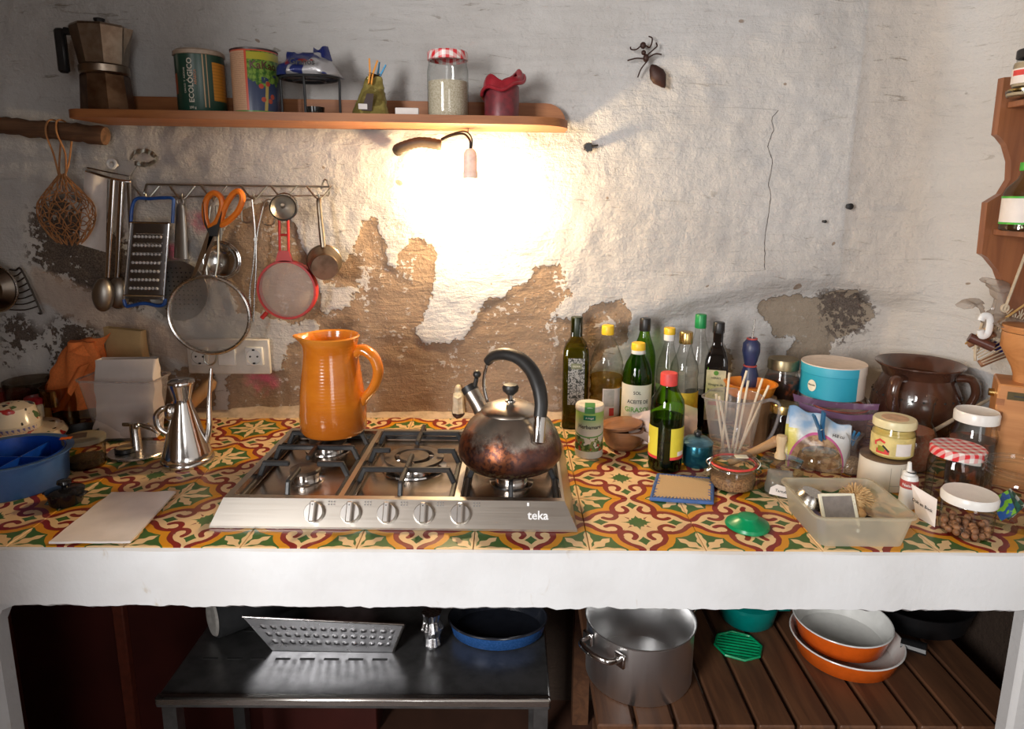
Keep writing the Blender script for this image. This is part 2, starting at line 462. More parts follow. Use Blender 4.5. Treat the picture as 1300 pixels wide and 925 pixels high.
RC = 0.20          # radius of the plastered corner
def build_wall(name, s0, s1, st, m=None):
    """the plaster skin followed along the back wall, round the corner and along the right wall (s runs along it)"""
    L0 = XR - RC - XL; L1 = L0 + RC * pi / 2
    ss = np.arange(s0, s1 + st * 0.5, st)
    zs = np.concatenate([np.arange(0, 0.84, 0.06), np.arange(0.84, 2.12, max(st, 0.008)), np.arange(2.12, ZC + 0.04, 0.06)])
    S, Z = np.meshgrid(ss, zs)
    A = np.clip((S - L0) / RC, 0, pi / 2); YA = YW + 0.012
    BX = np.where(S < L0, XL + S, XR - RC + RC * np.sin(A)); BY = np.where(S < L0, YA, YA - RC + RC * np.cos(A)); BY = np.where(S > L1, YA - RC - (S - L1), BY)
    NX, NY = np.sin(A), np.cos(A)          # into the wall
    X = BX
    bare = np.min([sdf(wall_pts(p), X, Z) for p in BARE], axis=0)
    grey = np.min([sdf(wall_pts(p), X, Z) for p in GREY], axis=0)
    bare = np.where(S > L0 + 0.12, 1.0, bare); grey = np.where(S > L0 + 0.12, 1.0, grey)
    smear = sdf(wall_pts(SMEAR), X, Z); lp = sdf(wall_pts(LIGHTP), X, Z)
    C = np.array(wall_pts(CRACK)); zt, zb = C[0][1], C[-1][1]
    o = np.argsort(C[:, 1]); xc = np.interp(Z, C[o, 1], C[o, 0]); ck = np.where((Z < zt) & (Z > zb), X - xc, 0.05)
    pk = np.zeros(X.shape)
    for (px, py), r in PINK:
        q = atY(px, py, YW); rr = r * 1.8 / FPX
        pk = np.maximum(pk, np.clip(1.2 - np.hypot(X - q.x, (Z - q.z) * 1.3) / rr, 0, 1))
    flat = noise.noise; h = np.empty(X.shape)
    for jj in range(X.shape[0]):
        for ii in range(X.shape[1]):
            x, z = S[jj, ii], Z[jj, ii]
            h[jj, ii] = 0.012 * flat(Vector((x * 2.3, z * 2.3, 3.1))) + 0.005 * flat(Vector((x * 7, z * 9, 8))) + 0.003 * flat(Vector((x * 24, z * 30, 1)))
    LX = np.array([-3.0, 0.25, 0.33, 0.5, 0.7, 0.86, 1.0, 3.0]); LZ = [atY(px, py, YW).z for px, py in ((650, 430), (770, 425), (812, 402), (893, 378), (985, 357), (1062, 352), (1120, 372), (1180, 395))]
    ledge = np.interp(X, LX, LZ)
    h += np.clip((ledge - Z) / 0.05, 0, 1) * 0.034 * np.clip((X - 0.2) / 0.2, 0, 1) * np.clip(1.5 - A * 2, 0, 1)
    h -= np.clip(1 - np.abs(Z - ledge - 0.03) / 0.07, 0, 1) * 0.008 * np.clip((X - 0.2) / 0.2, 0, 1) * np.clip(1.5 - A * 2, 0, 1)
    h += np.clip((X - atY(1086, 200, YW).x) / 0.006, 0, 1) * 0.003
    h += np.clip(-bare / 0.008, 0, 1) * 0.004
    V = np.stack([BX + NX * h, BY + NY * h, Z], -1).reshape(-1, 3); nx, ny = X.shape[1], X.shape[0]
    idx = np.arange(nx * ny).reshape(ny, nx)
    F = np.stack([idx[:-1, :-1], idx[:-1, 1:], idx[1:, 1:], idx[1:, :-1]], -1).reshape(-1, 4)
    me = bpy.data.meshes.new(name); me.from_pydata(V.tolist(), [], F.tolist())
    for nm, arr in (('bare', bare), ('grey', grey), ('crack', ck), ('pink', pk), ('smear', smear), ('chalk', lp)):
        a = me.attributes.new(nm, 'FLOAT', 'POINT'); a.data.foreach_set('value', arr.reshape(-1).astype(np.float32))
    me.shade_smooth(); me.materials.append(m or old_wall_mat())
    o = bpy.data.objects.new(name, me); COL.objects.link(o); o['kind'] = 'structure'
    return me.materials[0]
def old_wall_mat():
    xb = atY(1086, 200, YW).x
    m, nt, bs = new_mat('old_lime_wall')
    def at(nm):
        n = nt.nodes.new('ShaderNodeAttribute'); n.attribute_name = nm; return E(n.outputs['Fac'])
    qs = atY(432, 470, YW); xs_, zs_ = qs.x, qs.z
    v = coords()
    big, mid, fine, vf = nz(v, 2.5, 4), nz(v, 16, 5, 0.6), nz(v, 70, 4, 0.6), nz(v, 260, 3)
    scr = nz(coords((6, 6, 38)), 1.2, 6, 0.68, 1.6)
    x, y, z = xyz(v)
    white = mixc(big.sst(0.35, 0.68), (0.57, 0.555, 0.54, 1), (0.49, 0.47, 0.45, 1))
    white = mixc((x - xb + (mid - 0.5) * 0.02).sst(-0.004, 0.004) * (x - 1.08).sst(0.0, -0.06) * 0.8, white, (0.545, 0.5, 0.455, 1))
    white = mixc((x - 1.08).sst(-0.05, 0.03) * 0.8, white, (0.6, 0.59, 0.58, 1))
    white = mixc(scr.sst(0.60, 0.70) * big.sst(0.36, 0.56) * 0.7, white, (0.2, 0.17, 0.13, 1))
    white = mixc(at('chalk').sst(0.02, -0.02) * 0.0 + (at('chalk') + (mid - 0.5) * 0.08).sst(0.015, -0.01) * 0.7, white, (0.6, 0.6, 0.6, 1))
    # bare render under the lost plaster, with flecks of limewash left on it
    bb = at('bare') + (mid - 0.5) * 0.05 + (fine - 0.5) * 0.035
    isb = bb.sst(0.0015, -0.0015)
    brown = mixc(big.sst(0.3, 0.7), (0.37, 0.265, 0.18, 1), (0.27, 0.19, 0.13, 1))
    brown = mixc(vf.sst(0.45, 0.65) * 0.35, brown, (0.2, 0.15, 0.11, 1))
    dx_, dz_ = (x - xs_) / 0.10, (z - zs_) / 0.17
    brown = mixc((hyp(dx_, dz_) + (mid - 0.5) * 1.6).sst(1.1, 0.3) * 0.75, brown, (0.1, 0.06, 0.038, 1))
    fleck = (mid * 0.6 + fine * 0.4 + (scr - 0.5) * 0.25).sst(0.575, 0.6)
    brown = mixc(fleck * at('bare').sst(-0.14, -0.01), brown, (0.58, 0.55, 0.52, 1))
    brown = mixc((fine * 0.7 + vf * 0.3).sst(0.6, 0.64) * 0.8, brown, (0.5, 0.47, 0.44, 1))
    grayb = mixc((x - 0.25).sst(0.0, 0.3) * 0.75, brown, (0.3, 0.255, 0.2, 1))
    c = mixc(isb, white, grayb)
    sp = (fine * 0.55 + mid * 0.45 + at('grey') * -1.9).sst(0.50, 0.53) * at('grey').sst(0.03, -0.01)
    c = mixc(sp, c, mixc(vf.sst(0.4, 0.6), (0.09, 0.07, 0.058, 1), (0.15, 0.12, 0.1, 1)))
    c = mixc((at('smear') + (mid - 0.5) * 0.04).sst(0.01, -0.01) * 0.65, c, (0.5, 0.37, 0.28, 1))
    c = mixc(at('pink').sst(0.05, 0.7) * mid.sst(0.3, 0.6) * 0.85, c, (0.68, 0.12, 0.22, 1))
    c = mixc((z - 0.76 + (mid - 0.5) * 0.04).sst(0.01, -0.01), c, (0.045, 0.03, 0.022, 1))  # shade under the worktop painted into the wall colour
    ckd = (at('crack') + (fine - 0.5) * 0.006).abs()
    crk = ckd.sst(0.0013, 0.0004)
    c = mixc(crk * 0.75, c, (0.07, 0.06, 0.05, 1))
    dots = nz(v, 26, 1, 0.3).sst(0.775, 0.79)
    c = mixc(dots * 0.7, c, (0.2, 0.12, 0.06, 1))
    lnk(c, bs.inputs['Base Color']); bs.inputs['Roughness'].default_value = 0.9
    bs.inputs['Specular IOR Level'].default_value = 0.2
    hgt = mid * 0.8 + fine * 0.5 + scr * 0.5 + vf * 0.12 - isb * 0.55 - crk * 0.8 - sp * 0.3
    bump(bs, hgt, 0.85, 0.009)
    return m
_L = XR - RC - XL + RC * pi / 4
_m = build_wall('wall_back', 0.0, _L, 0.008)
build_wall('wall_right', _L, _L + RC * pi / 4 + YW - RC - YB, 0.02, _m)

# left wall with a window opening and an unseen block added to shade the left end, the wall behind the camera with a door opening, floor, ceiling
wy0_, wy1_, wz0, wz1, dx0, dx1, dz1 = -1.75, -0.62, 1.05, 2.4, 0.18, 0.92, 2.2
b = B()
for ya, yb, za, zb in ((YB, wy0_, 0, ZC), (wy0_, wy1_, 0, wz0), (wy0_, wy1_, wz1, ZC), (wy1_, YW + 0.04, 0, ZC)):
    b.box((XL - 0.05, (ya + yb) / 2, (za + zb) / 2), (0.1, yb - ya, zb - za))
b.box((-1.30, 0.61, ZC / 2), (0.66, 0.66, ZC))
struct('wall_left', b, mat('brown_wash_wall', (0.2, 0.14, 0.1), .9))
b = B()
for xa, xb_, za, zb in ((XL, dx0, 0, ZC), (dx0, dx1, dz1, ZC), (dx1, XR, 0, ZC)):
    b.box(((xa + xb_) / 2, YB - 0.06, (za + zb) / 2), (xb_ - xa, 0.1, zb - za))
M_ochre = mat('ochre_wall', (0.4, 0.36, 0.32), .9); struct('wall_front', b, M_ochre)
M_floor = mat('terracotta_floor', (0.07, 0.03, 0.018), 0.6, scale=8, bmp=0.2)
b = B(); b.box(((XL + XR) / 2, (YB + YW) / 2, -0.03), (XR - XL + 0.2, YW - YB + 0.3, 0.06)); struct('floor', b, M_floor)
b = B(); b.box(((XL + XR) / 2, (YB + YW) / 2, ZC + 0.03), (XR - XL + 0.2, YW - YB + 0.3, 0.06)); struct('ceiling', b, wood('dark_beam_wood', (0.12, 0.07, 0.04, 1), (0.07, 0.04, 0.025, 1), .5, 'x', .7, 0))

# ------------------------------------------------------------------ worktop: whitewashed slab, encaustic cement tiles
def slab_mat():
    m, nt, bs = new_mat('whitewashed_slab'); v = coords()
    n1, n2, n3 = nz(v, 5, 4), nz(v, 90, 4), nz(coords((22, 22, 9)), 1.0, 5, 0.6, 0.6)
    c = mixc(n1.sst(0.35, 0.7), (0.74, 0.75, 0.76, 1), (0.66, 0.66, 0.66, 1))
    c = mixc(n3.sst(0.62, 0.74) * 0.6, c, (0.5, 0.41, 0.29, 1))
    lnk(c, bs.inputs['Base Color']); bs.inputs['Roughness'].default_value = 0.75
    bump(bs, n2 * 0.6 + n1 + n3, 0.35, 0.003); MATS['slab'] = m; return m
M_slab = slab_mat()
b = B()
def slab(u, w):
    # front face and underside edge of the slab, slightly wavy along its length
    x = XL + 0.01 + u * (XR - 0.01 - XL - 0.01)
    prof = [(YW + 0.03, CT - 0.012), (YF + 0.0055, CT - 0.012), (YF + 0.0055, CT - 0.0012), (YF, CT - 0.004), (YF - 0.002, CT - 0.04), (YF, CT - 0.075),
            (YF + 0.001, CT - 0.108), (YF + 0.012, CT - 0.116), (YF + 0.05, CT - 0.116), (YW + 0.03, CT - 0.116)]
    y, z = prof[int(round(w * 9))]
    k = int(round(w * 9)); wv = 0.0035 * noise.noise(Vector((x * 9, k * 0.3, 2)))
    if 3 <= k <= 7: y += wv
    if k in (6, 7): z += 0.004 * noise.noise(Vector((x * 16, 7, 2))) + 0.004 * noise.noise(Vector((x * 55, 3, 2)))
    return (x, y, z)
b.grid(340, 10, slab); worktop = struct('worktop', b, M_slab)
tag(worktop, 'thick whitewashed masonry worktop laid with patterned cement tiles')

def tile_mat():
    m, nt, bs = new_mat('patterned_cement_tile')
    v = coords(); ox, oy, oz = xyz(v)
    wob = (nz(v, 55, 2) - 0.5) * 0.03
    u, w = (ox * 10.0).abs() + wob, (oy * 10.0).abs() + wob
    a, c_ = u.mx(w), u.mn(w)
    d1 = hyp(a - 0.5, c_) - 0.455; d2 = c_ - 0.125; k = 0.17
    h = (k - (d1 - d2).abs()).mx(0.0) / k
    d = d1.mn(d2) - h * h * (k * 0.25)
    d = d.mn(hyp(a, c_) - 0.3)
    # scroll hooks
    ha, hb = a - 0.5, c_ - 0.255
    ring = (hyp(ha, hb) - 0.135).abs() - 0.05
    ang = E.op('ARCTAN2', hb, ha)
    opening = ang.gt(-0.75) * ang.lt(1.0)
    hook = ring.lt(0) * (1.0 - opening)
    tip = (hyp(a - 0.615, c_ - 0.17) - 0.05).lt(0)
    red = (d.gt(-0.1) * d.lt(0)).mx(hook).mx(tip * d.lt(0))
    plus = (((a / 0.3).pw(0.6) + (c_ / 0.3).pw(0.6)).lt(1.0)).mx((a - 0.11).abs().lt(0.05) * c_.lt(0.1))
    dia = (((a - 0.69).abs() / 0.155).pw(0.85) + (c_ / 0.12).pw(0.85)).lt(1.0)
    grn = plus.mx(dia) * d.lt(-0.09)
    # corner stars
    s, t = 1.0 - a, 1.0 - c_
    spin = (s - (t * (0.66 - t)) * 0.66 * (1.0 + (t * 26.0).sin() * 0.2)).lt(0) * t.lt(0.66)
    l, mm = (s + t) * 0.7071, (t - s) * 0.7071
    leaf = (mm.abs() - ((l - 0.05) * (0.57 - l)) * 1.25 * (1.0 + (l * 30.0).sin() * 0.3)).lt(0) * l.lt(0.57) * l.gt(0.05)
    star = spin.mx(leaf).mx(hyp(s, t).lt(0.09)) * d.gt(0.13)
    CREAM, GREEN, YEL, RED = srgb(228, 196, 148), srgb(58, 98, 42), srgb(208, 142, 22), srgb(128, 30, 24)
    c = mixc(d.lt(-0.09), GREEN, CREAM)
    c = mixc(d.gt(0) * d.lt(0.12), c, YEL)
    c = mixc(star, c, CREAM); c = mixc(red * d.lt(0), c, RED); c = mixc(grn * (1.0 - red), c, GREEN)
    n1, n2 = nz(v, 18, 4), nz(v, 160, 3)
    c = mixc(n1.sst(0.45, 0.8) * 0.25, c, (0.25, 0.2, 0.14, 1))
    lnk(c, bs.inputs['Base Color'])
    lnk(n1 * 0.25 + 0.28, bs.inputs['Roughness']); bump(bs, n2 + n1, 0.06, 0.001)
    return m
M_tile = tile_mat()
M_grout = mat('tile_grout', (0.45, 0.38, 0.28), 0.9)
TX0 = 0.1357; g = 0.0007
def tile_mesh(y0, y1):
    b = B(); b.box((0, (y0 + y1) / 2, -0.006), (0.2 - 2 * g, (y1 - y0) - 2 * g, 0.012), 0.0008)
    me = bpy.data.meshes.new('tile'); me.from_pydata(b.v, [], b.f); me.materials.append(M_tile); me.update(); return me
T_full, T_half = tile_mesh(-0.1, 0.1), tile_mesh(-0.1, 0.002)
T_edge = None
k0 = math.ceil((XL + 0.02 - TX0) / 0.2)
for k in range(k0, 5):
    cx = TX0 - 0.1 + 0.2 * k + 0.2
    if cx + 0.1 > XR + 0.001: continue
    for j in range(4):
        o = bpy.data.objects.new('tile', T_full if j < 3 else T_half); COL.objects.link(o); o.parent = worktop
        o.location = (cx, YF + 0.106 + 0.2 * j, CT + 0.0005 * noise.noise(Vector((cx * 9, j, 0))))
        o.rotation_euler = (0.002 * noise.noise(Vector((cx * 5, j * 3, 1))), 0.002 * noise.noise(Vector((cx * 5, j * 3, 2))), 0)
# uneven mortar fillet where tiles meet the wall
M_mortar = mat('lime_mortar', (0.58, 0.46, 0.34), 0.9, scale=40, bmp=0.4, var=0.15)
b = B()
def fil(u, w):
    x = XL + 0.02 + u * (1.0 - XL - 0.02)
    hgt = 0.018 + 0.014 * fb(x * 6, 0, 0, 1) + (0.018 if x < -0.5 else 0); dep = 0.022 + 0.014 * fb(x * 8, 3, 0, 1)
    k = w; y = YW + 0.03 - (dep + 0.03) * k; z = CT - 0.002 + (hgt * (1 - k) ** 1.5)
    if w < 0.01: y = YW + 0.03
    return (x, y, z)
b.grid(220, 6, fil); struct('mortar_fillet', b, M_mortar, worktop)

# masonry supports and the dark space below
b = B()
for k in range(1):
    poly = [(XL + 0.02, 0.0), (-0.925, 0.0), (-0.922, CT - 0.17), (-0.905, CT - 0.135), (-0.86, CT - 0.116), (XL + 0.02, CT - 0.116)]
    b.prism(poly, -(YF + 0.055), -(YF + 0.025), Matrix.Rotation(pi / 2, 4, 'X'))
struct('pillar_left', b, M_slab)
b = B(); b.box((1.038, YF + 0.045, (CT - 0.116) / 2), (0.23, 0.04, CT - 0.117), 0.008); struct('pillar_right', b, M_plain)

# ================================================================== pine shelf on the wall and what stands on it
M_pine = wood('varnished_pine', (0.40, 0.155, 0.05, 1), (0.26, 0.09, 0.03, 1), 1.0, 'x', 0.55, 0.0)
YS = YW - 0.19           # front edge of the shelf
ql, qr = atY(75, 148, YS), atY(725, 159, YS)
SW = (qr.x - ql.x); TILT = atan2(qr.z - ql.z, SW); ST = 0.018
shelf = thing('wall_shelf', 'long varnished pine board shelf with rounded corners on the plaster wall', 'shelf', ((ql.x + qr.x) / 2, YW, (ql.z + qr.z) / 2))
shelf.rotation_euler = (0, -TILT, 0)
h = SW / 2
out = [(-h, 0)] + [(-h + 0.05 - 0.05 * cos(a), -0.14 - 0.05 * sin(a)) for a in [pi / 2 * k / 6 for k in range(7)]]
out += [(h - 0.10 + 0.10 * sin(a), -0.19 + 0.10 * (1 - cos(a))) for a in [pi / 2 * k / 8 for k in range(9)]] + [(h, 0)]
b = B(); b.prism(out, 0, ST)
part('board', b, M_pine, shelf, ang=30)
bb_ = [(-h + 0.03, ST)] + [(h - 0.0, ST)] + [(h - 0.05 + 0.05 * cos(a), ST + 0.005 + 0.045 * sin(a)) for a in [pi / 2 * k / 6 for k in range(7)]] + [(-h + 0.06, ST + 0.05), (-h + 0.03, ST + 0.02)]
b = B(); b.prism(bb_, 0.002, 0.016, Matrix.Rotation(pi / 2, 4, 'X')); part('back_board', b, M_pine, shelf)
def on_shelf(px, Y):
    """a point on the shelf's top at this distance, seen at px"""
    x = atY(px, 140, Y).x
    return Vector((x, Y, shelf.location.z + (x - shelf.location.x) * math.tan(TILT) + ST + 0.0004))
def shelf_dims(px, Y, wpx, pytop):
    p = on_shelf(px, Y); return p, wid(wpx, Y, p.z + 0.06) / 2, atY(px, pytop, Y).z - p.z

# moka pot
p, r, H = shelf_dims(138, 1.67, 62, 25)
t = thing('moka_pot', 'old stovetop coffee maker with burnt base at the left end of the pine shelf', 'coffee pot', p, R_(8))
M_burnt = mat('burnt_aluminium', (0.1, 0.05, 0.025), 0.35, 0.9, scale=25, col2=(0.2, 0.12, 0.07, 1))
M_alu = mat('worn_aluminium', (0.4, 0.33, 0.26), 0.33, 1.0, scale=30, col2=(0.26, 0.2, 0.15, 1))
b = B(); b.lathe([(0, 0), (r * .97, 0), (r * 1.0, .006), (r * .9, H * .40), (r * .86, H * .42), (0, H * .42)], 8, a0=pi / 8); part('base', b, M_burnt, t, ang=20)
b = B(); b.lathe([(r * .86, H * .41), (r * .93, H * .43), (r * .93, H * .5), (r * .8, H * .51), (0, H * .51)], 24); part('collar', b, M_alu, t)
b = B(); b.lathe([(r * .8, H * .5), (r * .88, H * .52), (r * 1.08, H * .88), (r * 1.1, H * .9), (r * 1.02, H * .9), (0, H * .88)], 8, a0=pi / 8)
b.add([(r * .86, -.012, H * .62), (r * .86, .012, H * .62), (r * 1.26, 0, H * .905), (r * .95, -.022, H * .905), (r * .95, .022, H * .905)], [(0, 2, 3), (1, 4, 2), (0, 1, 2), (2, 4, 3)])
part('pouring_chamber', b, M_alu, t, ang=20)
b = B(); b.lathe([(r * 1.08, H * .9), (r * 1.05, H * .925), (r * .3, H * .945), (0, H * .945)], 8, a0=pi / 8); l = part('lid', b, M_alu, t, ang=20)
b = B(); b.lathe([(0, H * .94), (.008, H * .94), (.009, H * .96), (.013, H * 1.0), (.012, H * 1.012), (0, H * 1.012)], 8); part('knob', b, M_black, l)
b = B(); b.tube([(-r * .95, 0, H * .86), (-r * 1.35, 0, H * .87)], [.008, .009], 8)
b.box((-r * 1.52, 0, H * .66), (.022, .02, H * .47), 0.005); part('handle', b, M_black, t)

# green tin
def wrap_mat(name, fn, rough=0.35, metal=0.0):
    """printed wrapper: fn gets angle (0 = front, + right) and height above the foot"""
    m, nt, bs = new_mat(name); x, y, z = xyz(coords()); a = E.op('ARCTAN2', x, y * -1.0)
    lnk(fn(a, z, coords()), bs.inputs['Base Color']); bs.inputs['Roughness'].default_value = rough; bs.inputs['Metallic'].default_value = metal
    MATS[name] = m; return m
p, r, H = shelf_dims(258, 1.665, 58, 66)
def gt(a, z, v):
    c = mixc(nz(v, 20).sst(0.3, 0.7) * 0.3, (0.012, 0.055, 0.035, 1), (0.02, 0.035, 0.025, 1))
    lines = ((a - 0.12).abs().lt(0.025)).mx((a - 0.27).abs().lt(0.018)) * z.gt(0.012) * z.lt(H - 0.012)
    c = mixc(lines, c, (0.42, 0.27, 0.14, 1))
    pan = a.gt(0.5) * a.lt(1.75) * z.gt(H * .2) * z.lt(H * .8)
    c = mixc(pan, c, mixc((z * 900.0).sin().gt(0.55) * 0.35, (0.55, 0.23, 0.03, 1), (0.2, 0.09, 0.02, 1)))
    return mixc(a.lt(-1.15) * a.gt(-1.7) * z.gt(H * .3) * z.lt(H * .62), c, (0.45, 0.1, 0.04, 1))
t = thing('coffee_tin', 'dark green round tin with vertical white lettering and orange panel on the shelf', 'tin', p); face(t)
b = B(); b.lathe([(0, 0), (r * .98, 0), (r, .002), (r, H * .93), (0, H * .93)], 40); part('can', b, wrap_mat('green_tin_print', gt), t)
b = B(); b.lathe([(r * 1.0, H * .91), (r * 1.05, H * .915), (r * 1.05, H * .97), (r * .95, H), (0, H * .985)], 40); part('lid', b, mat('dim_plastic_lid', (0.4, 0.3, 0.22), 0.5), t)
b = B(); b.ctext('ECOLÓGICO', r + .0005, -.42, H * .5, .0165, pi / 2); b.ctext('CACAO  Y  AZÚCAR', r + .0005, -.68, H * .5, .006, pi / 2)
b.ctext('250 g', r + .0005, -.4, H * .08, .007); part('lettering', b, mat('pale_print', (0.6, 0.55, 0.45), 0.5), t)
b = B(); b.ctext('ARÁBICA', r + .0005, -.22, H * .55, .008, pi / 2); part('lettering', b, mat('orange_print', (0.4, 0.14, 0.05), 0.5), t)

# cocoa tin
p, r, H = shelf_dims(327, 1.665, 57, 65)
def kt(a, z, v):
    left = a.lt(-0.42)
    txt = (z * 1500.0).sin().gt(0.3) * (nz(v, 260, 2).gt(0.42)) * z.gt(.01) * z.lt(H * .92)
    c = mixc(txt * 0.35, (0.56, 0.33, 0.2, 1), (0.25, 0.1, 0.06, 1))
    leaf = (nz(v, 45, 3) + (z - H * .55) * 5.0 - ((z - H * .62) * (z - H * .62)) * 160.0 - (a - 0.35).abs() * 0.12).gt(0.34)
    p1 = mixc(leaf * z.gt(H * .22), (0.03, 0.045, 0.1, 1), mixc(nz(v, 120, 3).sst(0.35, 0.65), (0.03, 0.1, 0.015, 1), (0.2, 0.32, 0.05, 1)))
    p1 = mixc(z.gt(H * .82) * z.lt(H * .93), p1, (0.4, 0.36, 0.04, 1))
    trunk = (a - 0.42 - (z - H * .2) * 2.0).abs().lt(0.07) * z.lt(H * .5)
    p1 = mixc(trunk, p1, (0.4, 0.3, 0.08, 1))
    for aa, zz in ((.22, .42), (.52, .46), (.72, .27), (.3, .22), (.6, .2)):
        p1 = mixc((hyp((a - aa) * r, z - H * zz)).lt(.0055), p1, (0.4, 0.06, 0.03, 1))
    c = mixc(left, p1, c)
    c = mixc(((a + 0.38).abs().lt(0.05)).mx(z.gt(H * .945)), c, (0.55, 0.09, 0.05, 1))
    return mixc(z.lt(0.007), c, (0.08, 0.25, 0.05, 1))
t = thing('cocoa_tin', 'cardboard cocoa drum with leafy palm picture beside the green tin', 'tin', p); face(t)
b = B(); b.lathe([(0, 0), (r, 0), (r, H * .97), (r * .97, H * .985), (0, H * .98)], 40); part('drum', b, wrap_mat('cocoa_print', kt), t)
b = B(); b.lathe([(r * 1.01, H * .965), (r * 1.02, H * .99), (r * .94, H), (0, H * .99)], 40); part('lid', b, mat('dark_tin_lid', (0.05, 0.025, 0.025), 0.4), t)
b = B(); b.ctext('KaKao', r + .0005, .38, H * .74, .024, maxw=r * 1.5); part('lettering', b, mat('brown_print', (0.09, 0.03, 0.012), 0.5), t)

# black wire stand with the blue bag on it
p, r, H = shelf_dims(395, 1.66, 72, 100)
t = thing('wire_stand', 'low black metal ring stand on three legs under the blue bag', 'stand', p)
b = B(); b.tube([(r * cos(a), r * .8 * sin(a), H) for a in [2 * pi * k / 32 for k in range(32)]], .0032, 8, True)
b.tube([(r * .55 * cos(a), r * .45 * sin(a), H - .006) for a in [2 * pi * k / 24 for k in range(24)]], .0025, 6, True)
for a in (0.5, 2.6, 4.7): b.tube([(r * cos(a), r * .8 * sin(a), H), (r * .55 * cos(a), r * .45 * sin(a), H - .006)], .0022, 6)
part('ring', b, M_iron, t)
for a in (0.12, pi - 0.0, 4.75):
    x, y = r * cos(a), r * .8 * sin(a)
    b = B(); b.tube(spl([(x, y, H), (x * 1.03, y * 1.03, H * .9), (x * 1.02, y, H * .5), (x * 1.02, y, .0025)], 4), .003, 8); part('leg', b, M_iron, t)
b = B(); b.lathe([(0, 0), (.020, 0), (.023, .022), (.0215, .022), (.019, .003), (0, .003)], 24, c=(.006, .01, 0))
solo('tealight_cup', b, mat('smoked_dark_glass', (0.02, 0.017, 0.015), 0.15), 'small dark round cup standing under the black ring stand', 'cup', p)
def pillow(b, w, d, hh, seed, crumple=0.012, nu=36, nv=22, pinch=0.25, topw=0.9, flatb=True):
    def f(u, w_):
        a = 2 * pi * u; z = w_
        k = 1 - pinch * z ** 3 - 0.12 * (1 - z) ** 4
        x = w / 2 * (1 if topw is None else (1 - (1 - topw) * z)) * (abs(cos(a)) ** .7) * (1 if cos(a) >= 0 else -1)
        y = d / 2 * k * (1 - z ** 2 * .75) * (abs(sin(a)) ** .8) * (1 if sin(a) >= 0 else -1)
        c = crumple
        n = Vector((x, y, z * hh)); q = n * 34 + Vector((seed, 0, 0))
        e = 0 if (flatb and w_ < 0.02) else 1
        return (x + c * e * noise.noise(q), y + c * e * noise.noise(q + Vector((9, 3, 0))), max(0, z * hh + c * .6 * e * noise.noise(q + Vector((0, 7, 4)))))
    b.grid(nu, nv, f, wrap=True)
    n = len(b.v); b.add([], [])
    base_ = [n - nu * nv + i for i in range(nu)]; topr = [n - nu + i for i in range(nu)]
    b.f.append(tuple(reversed(base_))); b.m.append(b.cur); b.f.append(tuple(topr)); b.m.append(b.cur)
    return b
def foil_mat(name, c1, c2, scale=18, rough=0.28, thr=(0.5, 0.53), metal=0.2, cc=None):
    if name in MATS: return MATS[name]
    m, nt, bs = new_mat(name); v = coords(); n = nz(v, scale, 2, 0.4); c = mixc(n.sst(*thr), (*c1, 1), (*c2, 1))
    if cc: c = mixc(nz(coords((1, 1, 1), rot=(0.4, 0.3, 1)), scale * 1.4, 1).sst(0.64, 0.66), c, (*cc, 1))
    lnk(c, bs.inputs['Base Color']); bs.inputs['Roughness'].default_value = rough; bs.inputs['Metallic'].default_value = metal
    bump(bs, nz(v, 90, 2, 0.5, 1.0), 0.3, 0.003); MATS[name] = m; return m
bagp = p + Vector((0.0, 0, H + .0035))
t = thing('coffee_bag', 'crumpled blue and silver foil bag lying on the black ring stand', 'bag', bagp, 0.1)
b = B(); pillow(b, wid(72, 1.66), .10, .052, 3, .014, topw=0.62)
part('bag_body', b, foil_mat('blue_foil', (0.02, 0.03, 0.14), (0.45, 0.44, 0.45), 16, thr=(0.50, 0.52), cc=(0.25, 0.03, 0.02)), t)
b = B(); b.grid(10, 7, lambda u, w: (.012 + .042 * u * (1 - .25 * w), -.01 + .02 * sin(u * 7) * .5 + .012 * w, .040 + .026 * w + .004 * sin(u * 5 + w * 3)))
b.grid(10, 7, lambda u, w: (.012 + .042 * u * (1 - .25 * w), -.006 + .02 * sin(u * 7) * .5 + .012 * w, .040 + .026 * w + .004 * sin(u * 5 + w * 3)))
part('folded_end', b, foil_mat('blue_foil_fold', (0.02, 0.03, 0.16), (0.03, 0.05, 0.2), 30), t)
b = B(); b.ftext('Granos', Matrix.Translation((-.004, -.060, .024)) @ Matrix.Rotation(R_(80), 4, 'X'), .019, .055); part('lettering', b, M_ink, t)

# gusseted bag with two pegs
p, r, H = shelf_dims(470, 1.66, 50, 90)
t = thing('tea_bag_pack', 'small olive gold foil pouch with a folded top on the shelf', 'bag', p, 0.25)
b = B(); w = r * 1.0
def pouch(u, z):
    a = 2 * pi * u; k = 1 - z * .82; x = w * (1 - .62 * z) * cos(a) * (abs(cos(a)) ** -.35 if abs(cos(a)) > .05 else 1); y = .030 * k * sin(a)
    q = Vector((x, y, z)) * 40
    return (x + .003 * noise.noise(q) + .012 * z, y + .004 * noise.noise(q + Vector((5, 5, 5))), z * H * .88)
b.grid(28, 16, pouch, wrap=True)
b.f.append(tuple(range(27, -1, -1))); b.m.append(0); part('pouch', b, foil_mat('olive_foil', (0.25, 0.2, 0.06), (0.4, 0.33, 0.1), 30, 0.25, metal=0.5), t)
b = B(); b.prism([(-.022, .012), (.002, .012), (.008, .05), (-.008, .05)], .0285, .0300, Matrix.Rotation(pi / 2, 4, 'X')); f1 = part('front_label', b, mat('brown_label', (0.05, 0.025, 0.02), 0.5), t)
b = B(); b.box((-.018, -.0306, .021), (.02, .001, .012)); part('paper_sticker', b, M_paper, f1)
